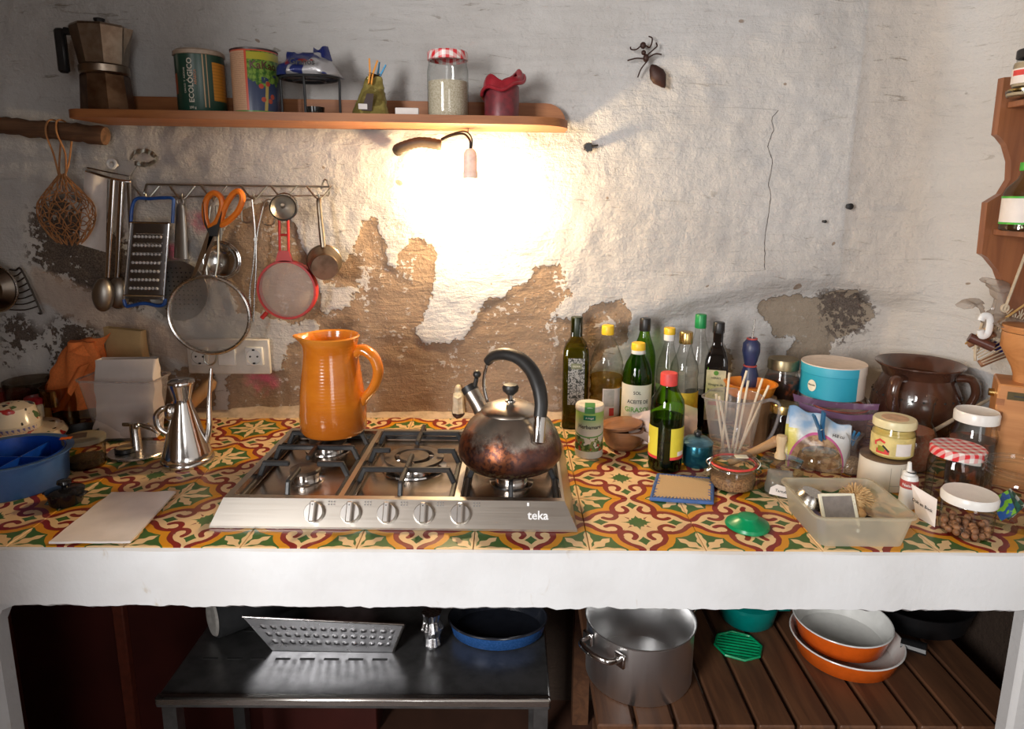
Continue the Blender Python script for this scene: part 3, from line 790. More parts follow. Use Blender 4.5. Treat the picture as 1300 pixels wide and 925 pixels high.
b = B(); b.tube([(0.000, -.006, H * .87), (0.012, -.002, H * .89), (0.024, 0, H * .86)], .006, 8); part('rolled_top', b, mat('brown_foil', (0.1, 0.06, 0.03), 0.3, 0.5), t)
def peg(name, lab, col, loc, rot, s=1.0, group=None):
    t = thing(name, lab, 'clothespin', loc, 0, group); t.rotation_euler = rot
    m = mat(name + '_' + lab.split()[0], col, 0.4, var=0.05)
    for sg in (-1, 1):
        b = B(); b.prism([(sg * .0015, -.018 * s), (sg * .005, -.02 * s), (sg * .005, 0), (sg * .010 * s, .03 * s), (sg * .007 * s, .031 * s), (sg * .0015, .004 * s)], -.004 * s, .004 * s, Matrix.Rotation(pi / 2, 4, 'X'))
        part('jaw', b, m, t, smooth=False)
    b = B(); b.tube([(x, y, .002 * s) for x, y in [(.0055 * cos(a), .0058 * sin(a)) for a in [2 * pi * k / 12 for k in range(12)]]], .0009, 6, True); part('spring', b, M_wire, t)
    return t
peg('clothespin', 'orange plastic clothespin clipped on the olive pouch', (0.85, 0.32, 0.02), p + Vector((0.008, -.014, H * .9)), (0, 0.18, 0.2), 1.1)
peg('clothespin', 'blue plastic clothespin clipped behind the orange one', (0.06, 0.35, 0.65), p + Vector((0.022, .006, H * .92)), (0, 0.35, 0.1), 0.9)

# little white box
p = on_shelf(517, 1.62)
b = B(); b.box((0, 0, .009), (wid(29, 1.62, 1.6), .02, .018), .001); solo('matchbox', b, M_paper, 'small plain white box lying on the pine shelf', 'box', p, 0.06)

def jar_prof(r, h, neck=0.86, hn=0.84):
    return [(0, .002), (r * .9, .001), (r * .98, .006), (r, .014), (r, h * (hn - .14)), (r * .985, h * (hn - .08)), (r * neck, h * hn), (r * neck, h)]
# jar of rice with gingham lid
p, r, H = shelf_dims(569, 1.655, 52, 66)
t = thing('storage_jar', 'glass jar of pale rice with red checked lid on the shelf', 'jar', p)
b = B(); b.lathe(jar_prof(r, H * .94, .93, .86), 36); part('glass_body', b, M_glass, t)
b = B(); b.lathe([(r * .86, H * .86), (r * .97, H * .87), (r * .98, H * .98), (r * .93, H), (0, H * .995)], 36); part('lid', b, M_ging, t)
M_rice = mat('rice_grain', (0.62, 0.55, 0.42), 0.7, scale=320, bmp=0.5, col2=(0.4, 0.33, 0.22, 1))
b = B(); b.lathe([(0, .004), (r * .93, .004), (r * .965, .014), (r * .965, H * .55), (r * .5, H * .56), (0, H * .57)], 30); tag(part('rice', b, M_rice, t), kind='stuff')
# red candle
p, r, H = shelf_dims(637, 1.655, 44, 95)
t = thing('pillar_candle', 'burnt down dark red pillar candle with curled wax rim', 'candle', p)
def candle_wob(a, z): return 1 + .03 * noise.noise(Vector((cos(a) * 2, sin(a) * 2, z * 60)))
M_wax = mat('red_wax', (0.2, 0.022, 0.03), 0.42, scale=55, bmp=0.4, col2=(0.1, 0.02, 0.025, 1), sub=0.1)
b = B(); b.lathe([(0, 0), (r, 0), (r * 1.0, H * .72), (r * .94, H * .76), (r * .88, H * .6), (0, H * .56)], 36, wob=candle_wob); part('candle_body', b, M_wax, t)
b = B()
def rimf(u, w):
    a = 2 * pi * u; tilt = .010 * sin(2 * a + .4) + .008 * cos(a - .3) + .004 * sin(5 * a)
    rr = r * (.88 + .34 * w + .10 * w * sin(3 * a + 2)); zz = H * .86 + tilt + .010 * sin(pi * w) - .016 * w * w * (1 + .8 * cos(a - pi))
    return (rr * cos(a), rr * sin(a), zz)
b.grid(48, 9, rimf, wrap=True); b.grid(48, 9, lambda u, w: Vector(rimf(u, w)) * 1.0 + Vector((0, 0, -.0075 * (1 - .6 * abs(2 * w - 1)))), wrap=True)
b.tube([rimf(k / 48, 1.0) for k in range(48)], .0042, 8, True)
part('wax_rim', b, mat('fresh_red_wax', (0.3, 0.02, 0.03), 0.25), t)

# ================================================================== lamp under the shelf
ql = atY(597, 205, YW - 0.075)
lamp = thing('bare_bulb_lamp', 'bare bulb in a white lampholder hanging on wire under the shelf', 'lamp', ql)
HL = wid(19, YW - .075, 1.5) / 2
b = B(); b.lathe([(0, .030), (HL * .45, .030), (HL * .8, .022), (HL * .92, .010), (HL * .92, -.022), (HL * 1.0, -.024), (HL * 1.0, -.04), (HL * .8, -.044), (0, -.044)], 28)
part('lampholder', b, mat('white_bakelite', (0.8, 0.77, 0.72), 0.35, sub=0.25), lamp)
def emis(name, col, st):
    m = bpy.data.materials.new(name); m.use_nodes = True; nt = m.node_tree; bs = nt.nodes['Principled BSDF']
    bs.inputs['Emission Color'].default_value = (*col, 1); bs.inputs['Emission Strength'].default_value = st; return m
b = B(); b.lathe([(HL * .7, -.044), (HL * .8, -.052), (.021, -.066), (.0235, -.08), (.021, -.094), (.012, -.102), (0, -.104)], 24)
part('bulb', b, emis('lit_bulb', (1.0, 0.72, 0.4), BULB_E), lamp)
b = B(); b.tube(spl([(0, 0, .03), (-.001, .0, .05), (-.018, .02, .066), (-.05, .035, .062), (-.075, .05, .052)], 6), .0028, 8)
b.tube(spl([(.003, 0, .03), (.004, .0, .054), (-.014, .02, .072), (-.05, .035, .066), (-.075, .05, .056)], 6), .002, 6)
part('flex', b, M_black, lamp)
qa, qb = atY(507, 188, YW - .02) - ql, atY(560, 184, YW - .03) - ql
b = B(); b.tube(spl([qa + Vector((-.005, .02, -.006)), qa, (qa + qb) / 2 + Vector((0, -.006, .010)), qb], 10), [.004] + [.0125 + .0012 * (k % 2) for k in range(29)] + [.012], 10); part('conduit', b, mat('corrugated_conduit', (0.06, 0.04, 0.025), 0.6), lamp)
sz = shelf.location.z - ql.z
b = B(); b.tube([(-.006, .012, .07), (-.004, .01, sz - .0)], .0016, 6); part('tie_string', b, mat('grey_string', (0.35, 0.3, 0.27), 0.8), lamp)

# ornament, plugs in the wall
q = atY(826, 84, YW - .01)
t = thing('metal_ant', 'rusty dark metal ant ornament fixed high on the wall', 'ornament', q)
M_rust = mat('dark_rusty_iron', (0.05, 0.02, 0.014), 0.55, 0.3)
S = 1.77 / FPX
def wp(dx, dy, out=0.0): return Vector((dx * S, -out, -dy * S))
d = Vector((13, 0, 21)).normalized(); Mr = Matrix.Rotation(R_(-38), 4, 'Y')
b = B(); b.lathe([(0, -.034), (.006, -.028), (.0185, -.008), (.019, .006), (.010, .024), (.004, .03), (0, .032)], 20, M=Matrix.Translation(wp(8, 12, .012)) @ Matrix.Rotation(R_(-34), 4, 'Y') @ Matrix.Diagonal((1, .65, 1, 1))); part('abdomen', b, M_rust, t)
b = B(); b.sphere(wp(-7, -8, .012), .0075, 12, 1, 1, 1.3); b.sphere(wp(-10, -14, .012), .006, 12); part('thorax', b, M_rust, t)
b = B(); b.sphere(wp(-11, -22, .012), .0075, 12, 1, .8, 1.1); part('head', b, M_rust, t)
for pts in ([(-11, -24), (-3, -20), (0, -30), (-4, -33)], [(-11, -24), (-18, -18), (-24, -18), (-25, -21)], [(-5, -12), (2, -18), (6, -22), (5, -26)],
            [(-5, -8), (4, -13), (12, -13)], [(-9, -7), (-18, -8), (-28, -6)], [(-6, -4), (-12, 4), (-15, 13)]):
    b = B(); b.tube(spl([wp(x, y, .014 - .012 * (k / (len(pts) - 1))) for k, (x, y) in enumerate(pts)], 5), .0018, 6); part('leg', b, M_rust, t)
q = atY(747, 187, YW - .005)
b = B(); b.tube([(0, .012, 0), (0, -.012, 0)], .010, 12)
for k in range(6):
    a = 2 * pi * k / 6; b.tube([(.010 * cos(a), -.012, .010 * sin(a)), (.011 * cos(a + .5), .004, .011 * sin(a + .5))], .002, 6)
b.tube([(.006, -.01, .002), (.022, -.016, .004)], .0025, 6)
solo('wall_plug', b, M_black, 'black ribbed cable plug sticking out of the wall right of the lamp', 'plug', q)
q = atY(1079, 262, YW + .004)
b = B(); b.lathe([(0, -.012), (.007, -.01), (.008, .004), (0, .006)], 12, M=Matrix.Rotation(pi / 2, 4, 'X')); solo('wall_peg', b, M_black, 'black knob peg in the plaster right of the wall crack', 'peg', q)
q = atY(1047, 281, YW + .006)
b = B(); b.lathe([(0, -.01), (.0035, -.009), (.004, .004), (0, .006)], 10, M=Matrix.Rotation(pi / 2, 4, 'X')); solo('wall_nail', b, M_black, 'tiny black nail head in the plaster, lower left of the black peg', 'nail', q)

# ================================================================== branch and what hangs from it
M_bark = wood('rough_branch', (0.2, 0.1, 0.05, 1), (0.08, 0.04, 0.02, 1), 1.5, 'x', 0.8, 0)
b = B(); A_, Bq = atY(-45, 155, YW - .05), atY(134, 172, YW - .06); n = 26
pts = [A_.lerp(Bq, k / n) + Vector((0, .004 * noise.noise(Vector((k * .5, 0, 0))), .006 * noise.noise(Vector((k * .45, 3, 0))))) for k in range(n + 1)]
b.tube(pts, [.0225 + .003 * noise.noise(Vector((k * .7, 9, 0))) - .004 * (1 - k / n) for k in range(n + 1)], 14)
branch = solo('wooden_branch', b, M_bark, 'rough bark branch used as a hanging pole below the shelf end', 'branch')
# net bag
q = atY(76, 165, YW - .075); zt = q.z; bx = atY(77, 250, YW - .09).x
t = thing('string_bag', 'brown knotted string bag hanging from the branch', 'bag', (bx, YW - .075, 0))
M_str = mat('brown_string', (0.42, 0.2, 0.08), 0.85, col2=(0.3, 0.13, 0.05, 1))
z0, z1 = atY(77, 310, YW - .09).z, atY(77, 222, YW - .09).z
def nb(z): 
    k = (z - z0) / (z1 - z0)
    return .068 * max(.10, (sin(pi * min(1, k * .86 + .10)) ** .8)) * (1.0 if k < .6 else 1 - (k - .6) * .9)
b = B(); NS = 13
for sgn in (1, -1):
    for k in range(NS):
        pts = []
        for i in range(29):
            w = i / 28; z = z0 + (z1 - z0) * w + .004 * sin(i * 1.6 + k); a = 2 * pi * k / NS + sgn * 2.4 * w + .1 * sin(w * 19 + k)
            rr = nb(z); pts.append((rr * cos(a), rr * .6 * sin(a), z))
        b.tube(pts, .0013, 5)
tag(part('net', b, M_str, t, 'loose diamond net of brown string'), kind='stuff')
b = B()
for xo in (-.012, .014):
    b.tube(spl([(xo * .6, 0, z1 - .004), (xo * 1.1, -.002, z1 + .05), (xo, -.022 + .0, zt - .01), (xo * .8, -.012, zt + .020), (xo * .7, .022, zt + .02), (xo, .032, zt - .01), (xo * .9, .012, z1 + .03), (xo * .5, 0, z1)], 6), .0022, 6)
part('strap', b, M_str, t)

# ================================================================== hanging rail
def W(px, py, out=.03): return atY(px, py, YW - out)
qa, qb = W(186, 234), W(418, 239)
rail = thing('utensil_rail', 'bent wire utensil rail with hooks on the wall', 'rail', ((qa.x + qb.x) / 2, YW, (qa.z + qb.z) / 2))
o = rail.location; RL = lambda px, py, out=.03: W(px, py, out) - o
b = B(); b.tube([RL(186, 234, .02), RL(418, 237, .02)], .0026, 8); b.tube([RL(186, 250, .014), RL(418, 248, .014)], .0016, 6)
b.tube(spl([RL(186, 250, .014), RL(183, 244, .012), RL(186, 234, .02)], 4), .0022, 6); b.tube(spl([RL(408, 240, .02), RL(412, 228, .02), RL(417, 233, .02), RL(418, 247, .014)], 5), .0022, 6)
part('bar', b, M_wire, rail)
HK = [185, 231, 271, 322, 360, 405]
for k, px in enumerate(HK):
    b = B(); b.tube([RL(px - 16, 236, .022), RL(px - 5, 250, .030), RL(px - 2, 252, .034), RL(px + 2, 252, .034), RL(px + 5, 250, .030), RL(px + 17, 236, .022)], .0022, 6)
    b.tube(spl([RL(px, 251, .030), RL(px, 255, .040), RL(px, 250, .048), RL(px, 246, .048)], 4), .0022, 6); part('hook', b, M_wire, rail)

# grater
q = W(190, 250, .055); t = thing('box_grater', 'flat steel grater with blue frame hanging from the wire rail', 'grater', q)
G = lambda px, py, out=.055: W(px, py, out) - q
M_blue = mat('blue_plastic_frame', (0.02, 0.10, 0.42), 0.35)
b = B(); b.tube(spl([G(166, 282), G(168, 262), G(174, 252), G(190, 252), G(206, 251), G(219, 252), G(220, 262), G(219, 283)], 6), .0042, 8); part('hanging_loop', b, M_blue, t)
b = B(); b.tube(spl([G(157, 380), G(160, 388), G(166, 388), G(183, 385), (G(200, 388)), G(208, 386), G(210, 379)], 6), .0046, 8); part('foot', b, M_blue, t)
C4 = [G(166, 282), G(216, 283), G(209, 380), G(157, 379)]
def gp(u, w, out=0.0):
    a = C4[0].lerp(C4[1], u); bq = C4[3].lerp(C4[2], u); v = a.lerp(bq, w); return (v.x, v.y - out, v.z)
b = B(); b.grid(14, 24, lambda u, w: gp(u, w, .004 * (1 - abs(2 * u - 1) ** 6))); b.grid(14, 24, lambda u, w: gp(u, w, -.001)); part('steel_plate', b, steel('grater_plate', (0.3, 0.3, 0.31), .3, (30, 30, 30), .2), t)
b = B()
for u in (0.02, .98): b.tube([gp(u, 0, .002), gp(u, 1, .002)], .0032, 8)
for w in (.0, .95): b.tube([gp(0, w, .003), gp(1, w, .003)], .0026, 8)
for k in range(7): b.tube([gp(.14, .14 + .12 * k, .0045), gp(.86, .14 + .12 * k, .0045)], .0016, 6)
part('rim', b, M_shiny, t)
b = B()
for j in range(7):
    for i in range(8):
        c = Vector(gp(.18 + .64 * i / 7, .18 + .112 * j, .006)); b.lathe([(.0042, 0), (.0038, .003), (.0020, .0045), (.0012, .001), (0, .0002)], 7, M=Matrix.Translation(c) @ Matrix.Rotation(pi / 2, 4, 'X'))
tag(part('teeth', b, mat('bright_steel_teeth', (0.8, 0.8, 0.82), .3, .35), t), kind='stuff')
# shiny wooden-free ladles on a long loop
q = W(140, 216, .06); t = thing('serving_ladle', 'long shiny steel ladle hanging nearest the left edge of the grater', 'ladle', q)
def ladle(t, q, px0, py0, px1, py1, wpx, bowl, out, lab=None):
    L = lambda px, py, o_=out: W(px, py, o_) - q
    b = B(); a, c = L(px0, py0), L(px1, py1); b.tube([a, a.lerp(c, .5), c], [.0062, .0068, .0058], 12, flat=.5); part('shaft', b, M_shiny, t)
    cx, cy, rx, rz = bowl
    b = B(); k = 1.72 / FPX
    b.sphere(L(cx, cy, out), 1.0, 20, rx * k, .022, rz * k, M=Matrix.Rotation(R_(8), 4, 'Y')); part('bowl', b, M_dull, t)
ladle(t, q, 143, 228, 136, 352, 8, (131, 374, 13, 22), .07)
q2 = W(155, 218, .05); t2 = thing('serving_ladle', 'shiny steel ladle partly behind the grater, bowl showing at its lower left', 'ladle', q2)
ladle(t2, q2, 154, 229, 148, 352, 8, (150, 372, 14, 21), .03)
q3 = W(112, 216, .04); t3 = thing('loop_skewer', 'narrow steel loop hanger tilted across the tops of the long ladles', 'hanger', q3)
L = lambda px, py, o_=.05: W(px, py, o_) - q3
b = B(); b.tube(spl([L(166, 224, .045), L(140, 219, .03), L(112, 213, .03), L(107, 215, .05), L(114, 218, .075), L(140, 226, .08), L(164, 230, .07), L(166, 224, .045)], 6), .0022, 8, flat=2.0); part('loop', b, M_shiny, t3)
b = B(); b.tube([L(163, 228, .055), L(166, 290, .03)], .0055, 8, flat=.35); part('strap', b, M_dull, t3)
# paper sheet behind the ladles
q = W(118, 265, .012)
b = B(); K = lambda px, py, o_: W(px, py, o_) - q
def sheet(u, w):
    tl, tr, bl, br = (108, 214), (136, 226), (100, 310), (134, 320)
    px = (tl[0] * (1 - u) + tr[0] * u) * (1 - w) + (bl[0] * (1 - u) + br[0] * u) * w; py = (tl[1] * (1 - u) + tr[1] * u) * (1 - w) + (bl[1] * (1 - u) + br[1] * u) * w
    return K(px, py, .018 + .006 * sin(u * 5 + w * 2))
b.grid(10, 12, sheet); b.grid(10, 12, lambda u, w: sheet(u, w) + Vector((0, .001, 0)))
solo('hanging_paper', b, M_paper, 'white paper sheet hanging behind the ladles beside the string bag', 'paper', q)
# ring hook
q = W(143, 208, .015); b = B(); b.tube([(.010 * cos(a), -.004, .010 * sin(a)) for a in [2 * pi * k / 16 for k in range(16)]], .0042, 8, True); b.tube([(0, .02, -.002), (0, -.006, -.002)], .004, 8)
solo('wall_hook', b, M_white, 'white ring hook in the wall above the ladles', 'hook', q)
# coil whisk
q = W(182, 205, .03); t = thing('coil_whisk', 'spring coil whisk stuck behind the ladles above the wire rail', 'whisk', q)
K = lambda px, py, o_=.03: W(px, py, o_) - q
loop = spl([K(166, 200), K(172, 193), K(187, 192), K(196, 198), K(197, 204), K(186, 209), K(172, 207)], 12)
hel = []
for i, pt in enumerate(loop):
    for j in range(4):
        a = 2 * pi * j / 4 + i * .2; hel.append(pt + Vector((0.004 * cos(a) * .4, .005 * sin(a), .006 * cos(a))))
b = B(); b.tube(hel, .0008, 5); part('coil', b, M_wire, t)
b = B(); b.tube([K(166, 200), K(172, 194), K(187, 193), K(196, 199), K(196, 204), K(186, 208), K(176, 207), K(172, 214), K(163, 228)], .0014, 6); part('wire_handle', b, M_wire, t)

# skimmer
q = W(228, 256, .045); t = thing('skimmer', 'flat round steel skimmer with broad handle behind the big sieve', 'skimmer', q)
K = lambda px, py, o_=.045: W(px, py, o_) - q
a, c = K(229, 258), K(230, 328)
b = B(); b.tube([a, a.lerp(c, .1), a.lerp(c, .5), c], [.006, .011, .015, .018], 12, flat=.3); b.tube([(x + a.x, a.y, a.z + z + .004) for x, z in [(.008 * cos(k * pi / 8), .009 * sin(k * pi / 8)) for k in range(16)]], .002, 6, True); part('handle', b, M_dull, t)
def disc(b, c, rx, n=40, dep=.01, tilt=0):
    prof = [(0, dep), (rx * .6, dep * .8), (rx * .92, .002), (rx, 0), (rx * .99, -.0015), (rx * .9, .0005), (rx * .6, dep * .8 - .001), (0, dep - .001)]
    return b.lathe(prof, n, M=Matrix.Translation(c) @ Matrix.Rotation(-pi / 2 + tilt, 4, 'X'))
b = B(); rr = wid(78, YW - .045, 1.35) / 2; disc(b, K(226, 369), rr); part('pan', b, mat('grey_worn_steel', (0.36, 0.35, 0.33), 0.35, 0.9, scale=40), t)
b = B()
for i in range(-5, 6):
    for j in range(-5, 6):
        if i * i + j * j < 28: b.lathe([(0, 0), (.0022, 0), (.0022, .0008), (0, .0008)], 6, M=Matrix.Translation(K(226, 369) + Vector((i * rr * .15, -.003 + .010 * max(0, 1 - (i * i + j * j) / 36) * 1.0, j * rr * .15))) @ Matrix.Rotation(pi / 2, 4, 'X'))
tag(part('holes', b, M_ink, t), kind='stuff')
# small steel bowl strainer
q = W(282, 330, .03); t = thing('mini_bowl', 'small shiny steel strainer bowl hanging behind the big sieve handle', 'strainer', q)
rr = wid(48, YW - .03, 1.4) / 2
b = B(); b.lathe([(0, -.02), (rr * .5, -.017), (rr * .85, -.006), (rr * .9, 0), (rr * .82, 0), (rr * .5, -.012), (0, -.015)], 36, M=Matrix.Rotation(pi / 2, 4, 'X')); part('bowl', b, M_shiny, t)
for k in (.9, 1.0):
    b = B(); b.tube([(rr * k * cos(a), -.002, rr * k * sin(a)) for a in [2 * pi * i / 36 for i in range(36)]], .0022, 8, True); part('rim', b, M_shiny, t)
b = B(); b.tube(spl([(0, 0, rr), (0.004, 0, rr + .03), (.002, -.004, rr + .075)], 5), .002, 6); part('wire_handle', b, M_wire, t)
# mesh material
def mesh_mat(name, col, fill):
    m, nt, bs = new_mat(name); x, y, z = xyz(coords()); s = 2 * pi / .0022
    g1 = ((x * s).sin().abs().gt(0.8)).mx(((z * s).sin()).abs().gt(0.8))
    n = nz(coords(), 14, 3)
    nt.nodes.remove(bs); tr = nt.nodes.new('ShaderNodeBsdfTransparent'); df = nt.nodes.new('ShaderNodeBsdfPrincipled')
    df.inputs['Base Color'].default_value = (*col, 1); df.inputs['Metallic'].default_value = .2; df.inputs['Roughness'].default_value = .65
    mx = nt.nodes.new('ShaderNodeMixShader'); lnk((g1 * .32 + fill + (n - .5) * .25), mx.inputs[0]); lnk(tr.outputs[0], mx.inputs[1]); lnk(df.outputs[0], mx.inputs[2])
    lnk(mx.outputs[0], nt.nodes['Material Output'].inputs[0]); return m
# big sieve
q = W(266, 400, .075); t = thing('large_sieve', 'large round wire mesh sieve hanging from the rail above the sockets', 'sieve', q)
rr = wid(104, YW - .075, 1.3) / 2; K = lambda px, py, o_=.075: W(px, py, o_) - q
b = B(); b.tube([(rr * cos(a), 0, rr * .96 * sin(a)) for a in [2 * pi * i / 56 for i in range(56)]], .0055, 10, True, flat=1.5); part('rim', b, M_steel, t)
b = B(); b.lathe([(rr * .97, 0), (rr * .8, .012), (rr * .45, .026), (0, .032)], 48, M=Matrix.Diagonal((1, 1, .96, 1)) @ Matrix.Rotation(-pi / 2, 4, 'X')); part('wire_mesh', b, mesh_mat('sieve_mesh', (0.5, 0.48, 0.45), .10), t)
for px0, px1 in ((262, 263), (277, 273)):
    b = B(); b.tube(spl([K(px1, 352), K(px0, 320, .07), K((px0 + 270) / 2 + 1, 262, .05)], 6), .0028, 8); part('handle', b, M_wire, t)
b = B(); b.tube(spl([K(260, 448), K(260, 458), K(266, 463), K(273, 459), K(275, 448)], 5), .0024, 8); part('rest_hook', b, M_wire, t)
# scissors
q = W(275, 290, .085); t = thing('scissors', 'scissors with orange and black handles hanging on the rail', 'scissors', q)
K = lambda px, py, o_=.085: W(px, py, o_) - q
M_or = mat('orange_plastic', (0.85, 0.22, 0.02), 0.35, var=0.05)
b = B(); b.tube(spl([K(264, 288), K(260, 272), K(262, 254), K(271, 245), K(280, 250), K(282, 262), K(276, 280), K(268, 288)], 6)[:-1], .0074, 8, True, flat=1.2); part('small_handle', b, M_or, t, 'orange loop handle')
b = B(); b.tube(spl([K(279, 284), K(286, 262), K(296, 246), K(304, 243), K(308, 252), K(302, 268), K(290, 280), K(280, 286)], 6)[:-1], .0074, 8, True, flat=1.2); part('large_handle', b, M_or, t, 'orange oblong handle')
b = B(); b.prism([tuple((K(*p).x, K(*p).z)) for p in ((260, 256), (262, 278), (266, 290), (278, 284), (284, 268), (278, 300), (269, 299), (262, 284))], .004, .012, Matrix.Rotation(pi / 2, 4, 'X') @ Matrix.Identity(4))
part('black_grip', b, M_black, t, 'black grip between the orange loops')
for pl in (((264, 293), (272, 298), (248, 350), (243, 352)), ((266, 296), (273, 300), (259, 348), (256, 350))):
    b = B(); b.prism([(K(*p).x, K(*p).z) for p in pl], -.001, .001, Matrix.Rotation(pi / 2, 4, 'X')); part('blade', b, M_shiny, t)
# wire tongs
q = W(325, 330, .05); t = thing('wire_tongs', 'slim folding wire tongs hanging between the two sieves', 'tongs', q)
K = lambda px, py, o_=.05: W(px, py, o_) - q
for pts in ([(320, 253), (324, 300), (321, 340), (317, 372), (320, 404)], [(334, 262), (326, 300), (325, 340), (323, 378), (322, 408)]):
    b = B(); b.tube(spl([K(*p) for p in pts], 6), .0024, 8); part('arm', b, M_steel, t)
b = B(); b.tube(spl([K(320, 253), K(309, 257), K(307, 278), K(313, 283), K(319, 281)], 5), .0018, 6); b.tube(spl([K(334, 262), K(338, 254), K(347, 256), K(348, 282), K(340, 286), K(336, 284)], 5), .0018, 6); part('finger_loop', b, M_wire, t)
b = B(); b.lathe([(0, -.004), (.005, -.004), (.005, .004), (0, .004)], 12, c=(0, 0, 0), M=Matrix.Translation(K(325, 304, .053)) @ Matrix.Rotation(pi / 2, 4, 'X')); part('pivot', b, M_steel, t)
# red sieve
q = W(363, 368, .06); t = thing('red_sieve', 'round sieve with red plastic rim and handle hanging on the rail', 'sieve', q)
rr = wid(76, YW - .06, 1.35) / 2; K = lambda px, py, o_=.06: W(px, py, o_) - q
M_red = mat('red_plastic', (0.55, 0.025, 0.02), 0.4, var=0.06)
b = B(); b.lathe([(rr * .93, -.004), (rr * 1.0, -.004), (rr * 1.03, .004), (rr * 1.0, .022), (rr * .94, .022), (rr * .93, -.004)], 48, M=Matrix.Translation((.002, 0, -.0)) @ Matrix.Rotation(-pi / 2, 4, 'X')); part('rim', b, M_red, t)
b = B(); b.lathe([(rr * .94, .0), (rr * .7, -.008), (0, -.016)], 40, M=Matrix.Rotation(-pi / 2, 4, 'X')); part('wire_mesh', b, mesh_mat('pale_sieve_mesh', (0.62, 0.52, 0.47), .26), t)
b = B()
for dx in (-5.5, 5.5): b.tube([K(361 + dx, 330), K(360 + dx, 274)], .0035, 8)
b.tube([K(354, 298), K(366, 298)], .003, 8); b.prism([(K(*p).x, K(*p).z) for p in ((350, 332), (372, 332), (367, 318), (354, 318))], -.004, .004, Matrix.Rotation(pi / 2, 4, 'X')); b.tube([K(352, 276), K(369, 276)], .004, 8)
part('handle', b, M_red, t)
b = B(); b.tube([K(339, 396), K(332, 404, .065)], .0055, 8); part('rest_lug', b, M_red, t)
# funnel
q = W(359, 262, .085); t = thing('steel_funnel', 'little steel funnel hanging with its spout facing out above the red sieve', 'funnel', q)
rr = wid(33, YW - .085, 1.45) / 2
b = B(); b.lathe([(rr, .02), (rr * 1.0, .012), (rr * .3, -.008), (rr * .22, -.03), (rr * .15, -.03), (rr * .2, -.006), (rr * .9, .014)], 32, M=Matrix.Rotation(R_(20), 4, 'Z') @ Matrix.Rotation(R_(-80), 4, 'X') @ Matrix.Diagonal((1, 1, -1, 1)) @ Matrix.Rotation(0, 4, 'X') ); part('cone', b, M_dull, t)
b = B(); b.tube([(rr * cos(a), .016, rr * sin(a)) for a in [2 * pi * i / 28 for i in range(28)]], .0018, 6, True); part('rim', b, M_steel, t)
# small pan
q = W(412, 335, .07); t = thing('measuring_pan', 'small old steel measuring pan hanging at the right end of the rail', 'pan', q)
rr = wid(42, YW - .09, 1.37) / 2; K = lambda px, py, o_=.07: W(px, py, o_) - q
M_oldpan = mat('old_tinned_steel', (0.3, 0.25, 0.19), 0.36, 1.0, scale=30, col2=(0.18, 0.14, 0.1, 1))
b = B(); Mq = Matrix.Rotation(R_(16), 4, 'Z') @ Matrix.Rotation(R_(100), 4, 'X')
b.lathe([(0, .030), (rr * .78, .030), (rr * .84, .026), (rr * 1.02, -.024), (rr * 1.08, -.026), (rr * .98, -.024), (rr * .78, .024), (0, .027)], 36, M=Mq); part('bowl', b, M_oldpan, t)
b = B(); b.tube(spl([(-.004, .01, rr * .9), (-.006, .012, rr * 1.5), K(405, 262, .05), K(405, 252, .045)], 5), [.007] * 8 + [.006] * 8, 10, flat=.7); part('handle', b, M_oldpan, t)
# socket panel
q = W(291, 452, .006); t = thing('socket_panel', 'white triple wall panel with two sockets and a blank under the sieve', 'socket', q)
K = lambda px, py, o_=.006: W(px, py, o_) - q
w_, h_ = K(343, 452).x * 2, K(291, 430).z * 2
b = B(); b.box((0, 0, 0), (w_, .012, h_), .002); part('backplate', b, mat('aged_white_plastic', (0.7, 0.66, 0.6), 0.4, var=.04), t)
for cx in (254, 288, 323):
    c = K(cx, 452, .014); pl = part('module', B().box(c, (.047, .008, .05), .002), M_white, t)
    if cx != 288:
        b = B(); b.lathe([(.0205, -.002), (.020, 0), (.0185, .009), (0, .009)], 30, M=Matrix.Translation(c + Vector((0, -.0045, 0))) @ Matrix.Rotation(-pi / 2, 4, 'X')); part('socket_well', b, mat('socket_shade', (0.4, 0.38, 0.36), 0.5), pl)
        b = B()
        for dx in (-.0095, .0095): b.lathe([(0, -.0005), (.0026, -.0005), (.0026, .002), (0, .002)], 10, M=Matrix.Translation(c + Vector((dx, -.0052, 0))) @ Matrix.Rotation(-pi / 2, 4, 'X'))
        for dz in (-.018, .018): b.box(c + Vector((0, -.005, dz)), (.006, .004, .004))
        part('contact_hole', b, M_black, pl)
# pan and wire rack at the far left
q = W(-8, 366, .05); t = thing('pan_lid', 'dark steel pan lid hanging at the left edge of the wall', 'lid', q)
rr = W(22, 366, .05).x - q.x
b = B(); disc(b, (0, 0, 0), rr, 48, -.022); part('dome', b, mat('dim_steel', (0.3, 0.26, 0.22), 0.28, 1.0, scale=12), t)
b = B(); b.tube([(rr * cos(a), 0, rr * sin(a)) for a in [2 * pi * i / 48 for i in range(48)]], .003, 8, True); part('rim', b, M_steel, t)
q = W(34, 370, .02); t = thing('wire_trivet', 'fan shaped dark wire rack hanging behind the pan lid', 'rack', q)
K = lambda px, py, o_=.02: W(px, py, o_) - q
M_dwire = mat('dark_wire', (0.05, 0.035, 0.025), 0.5, 0.4)
b = B(); b.tube(spl([K(12, 342), K(20, 343), K(26, 341), K(38, 364), K(52, 396), K(49, 397), K(53, 398)], 4), .0024, 6); part('side_bar', b, M_dwire, t)
for k in range(7):
    b = B(); x1, y1 = 27 + 3.7 * k, 345 + 7.2 * k; b.tube(spl([K(x1, y1), K((x1 + 14) / 2, y1 + 5), K(12 - k * .5, y1 + 4.5)], 4), .0019, 6); part('rung', b, M_dwire, t)

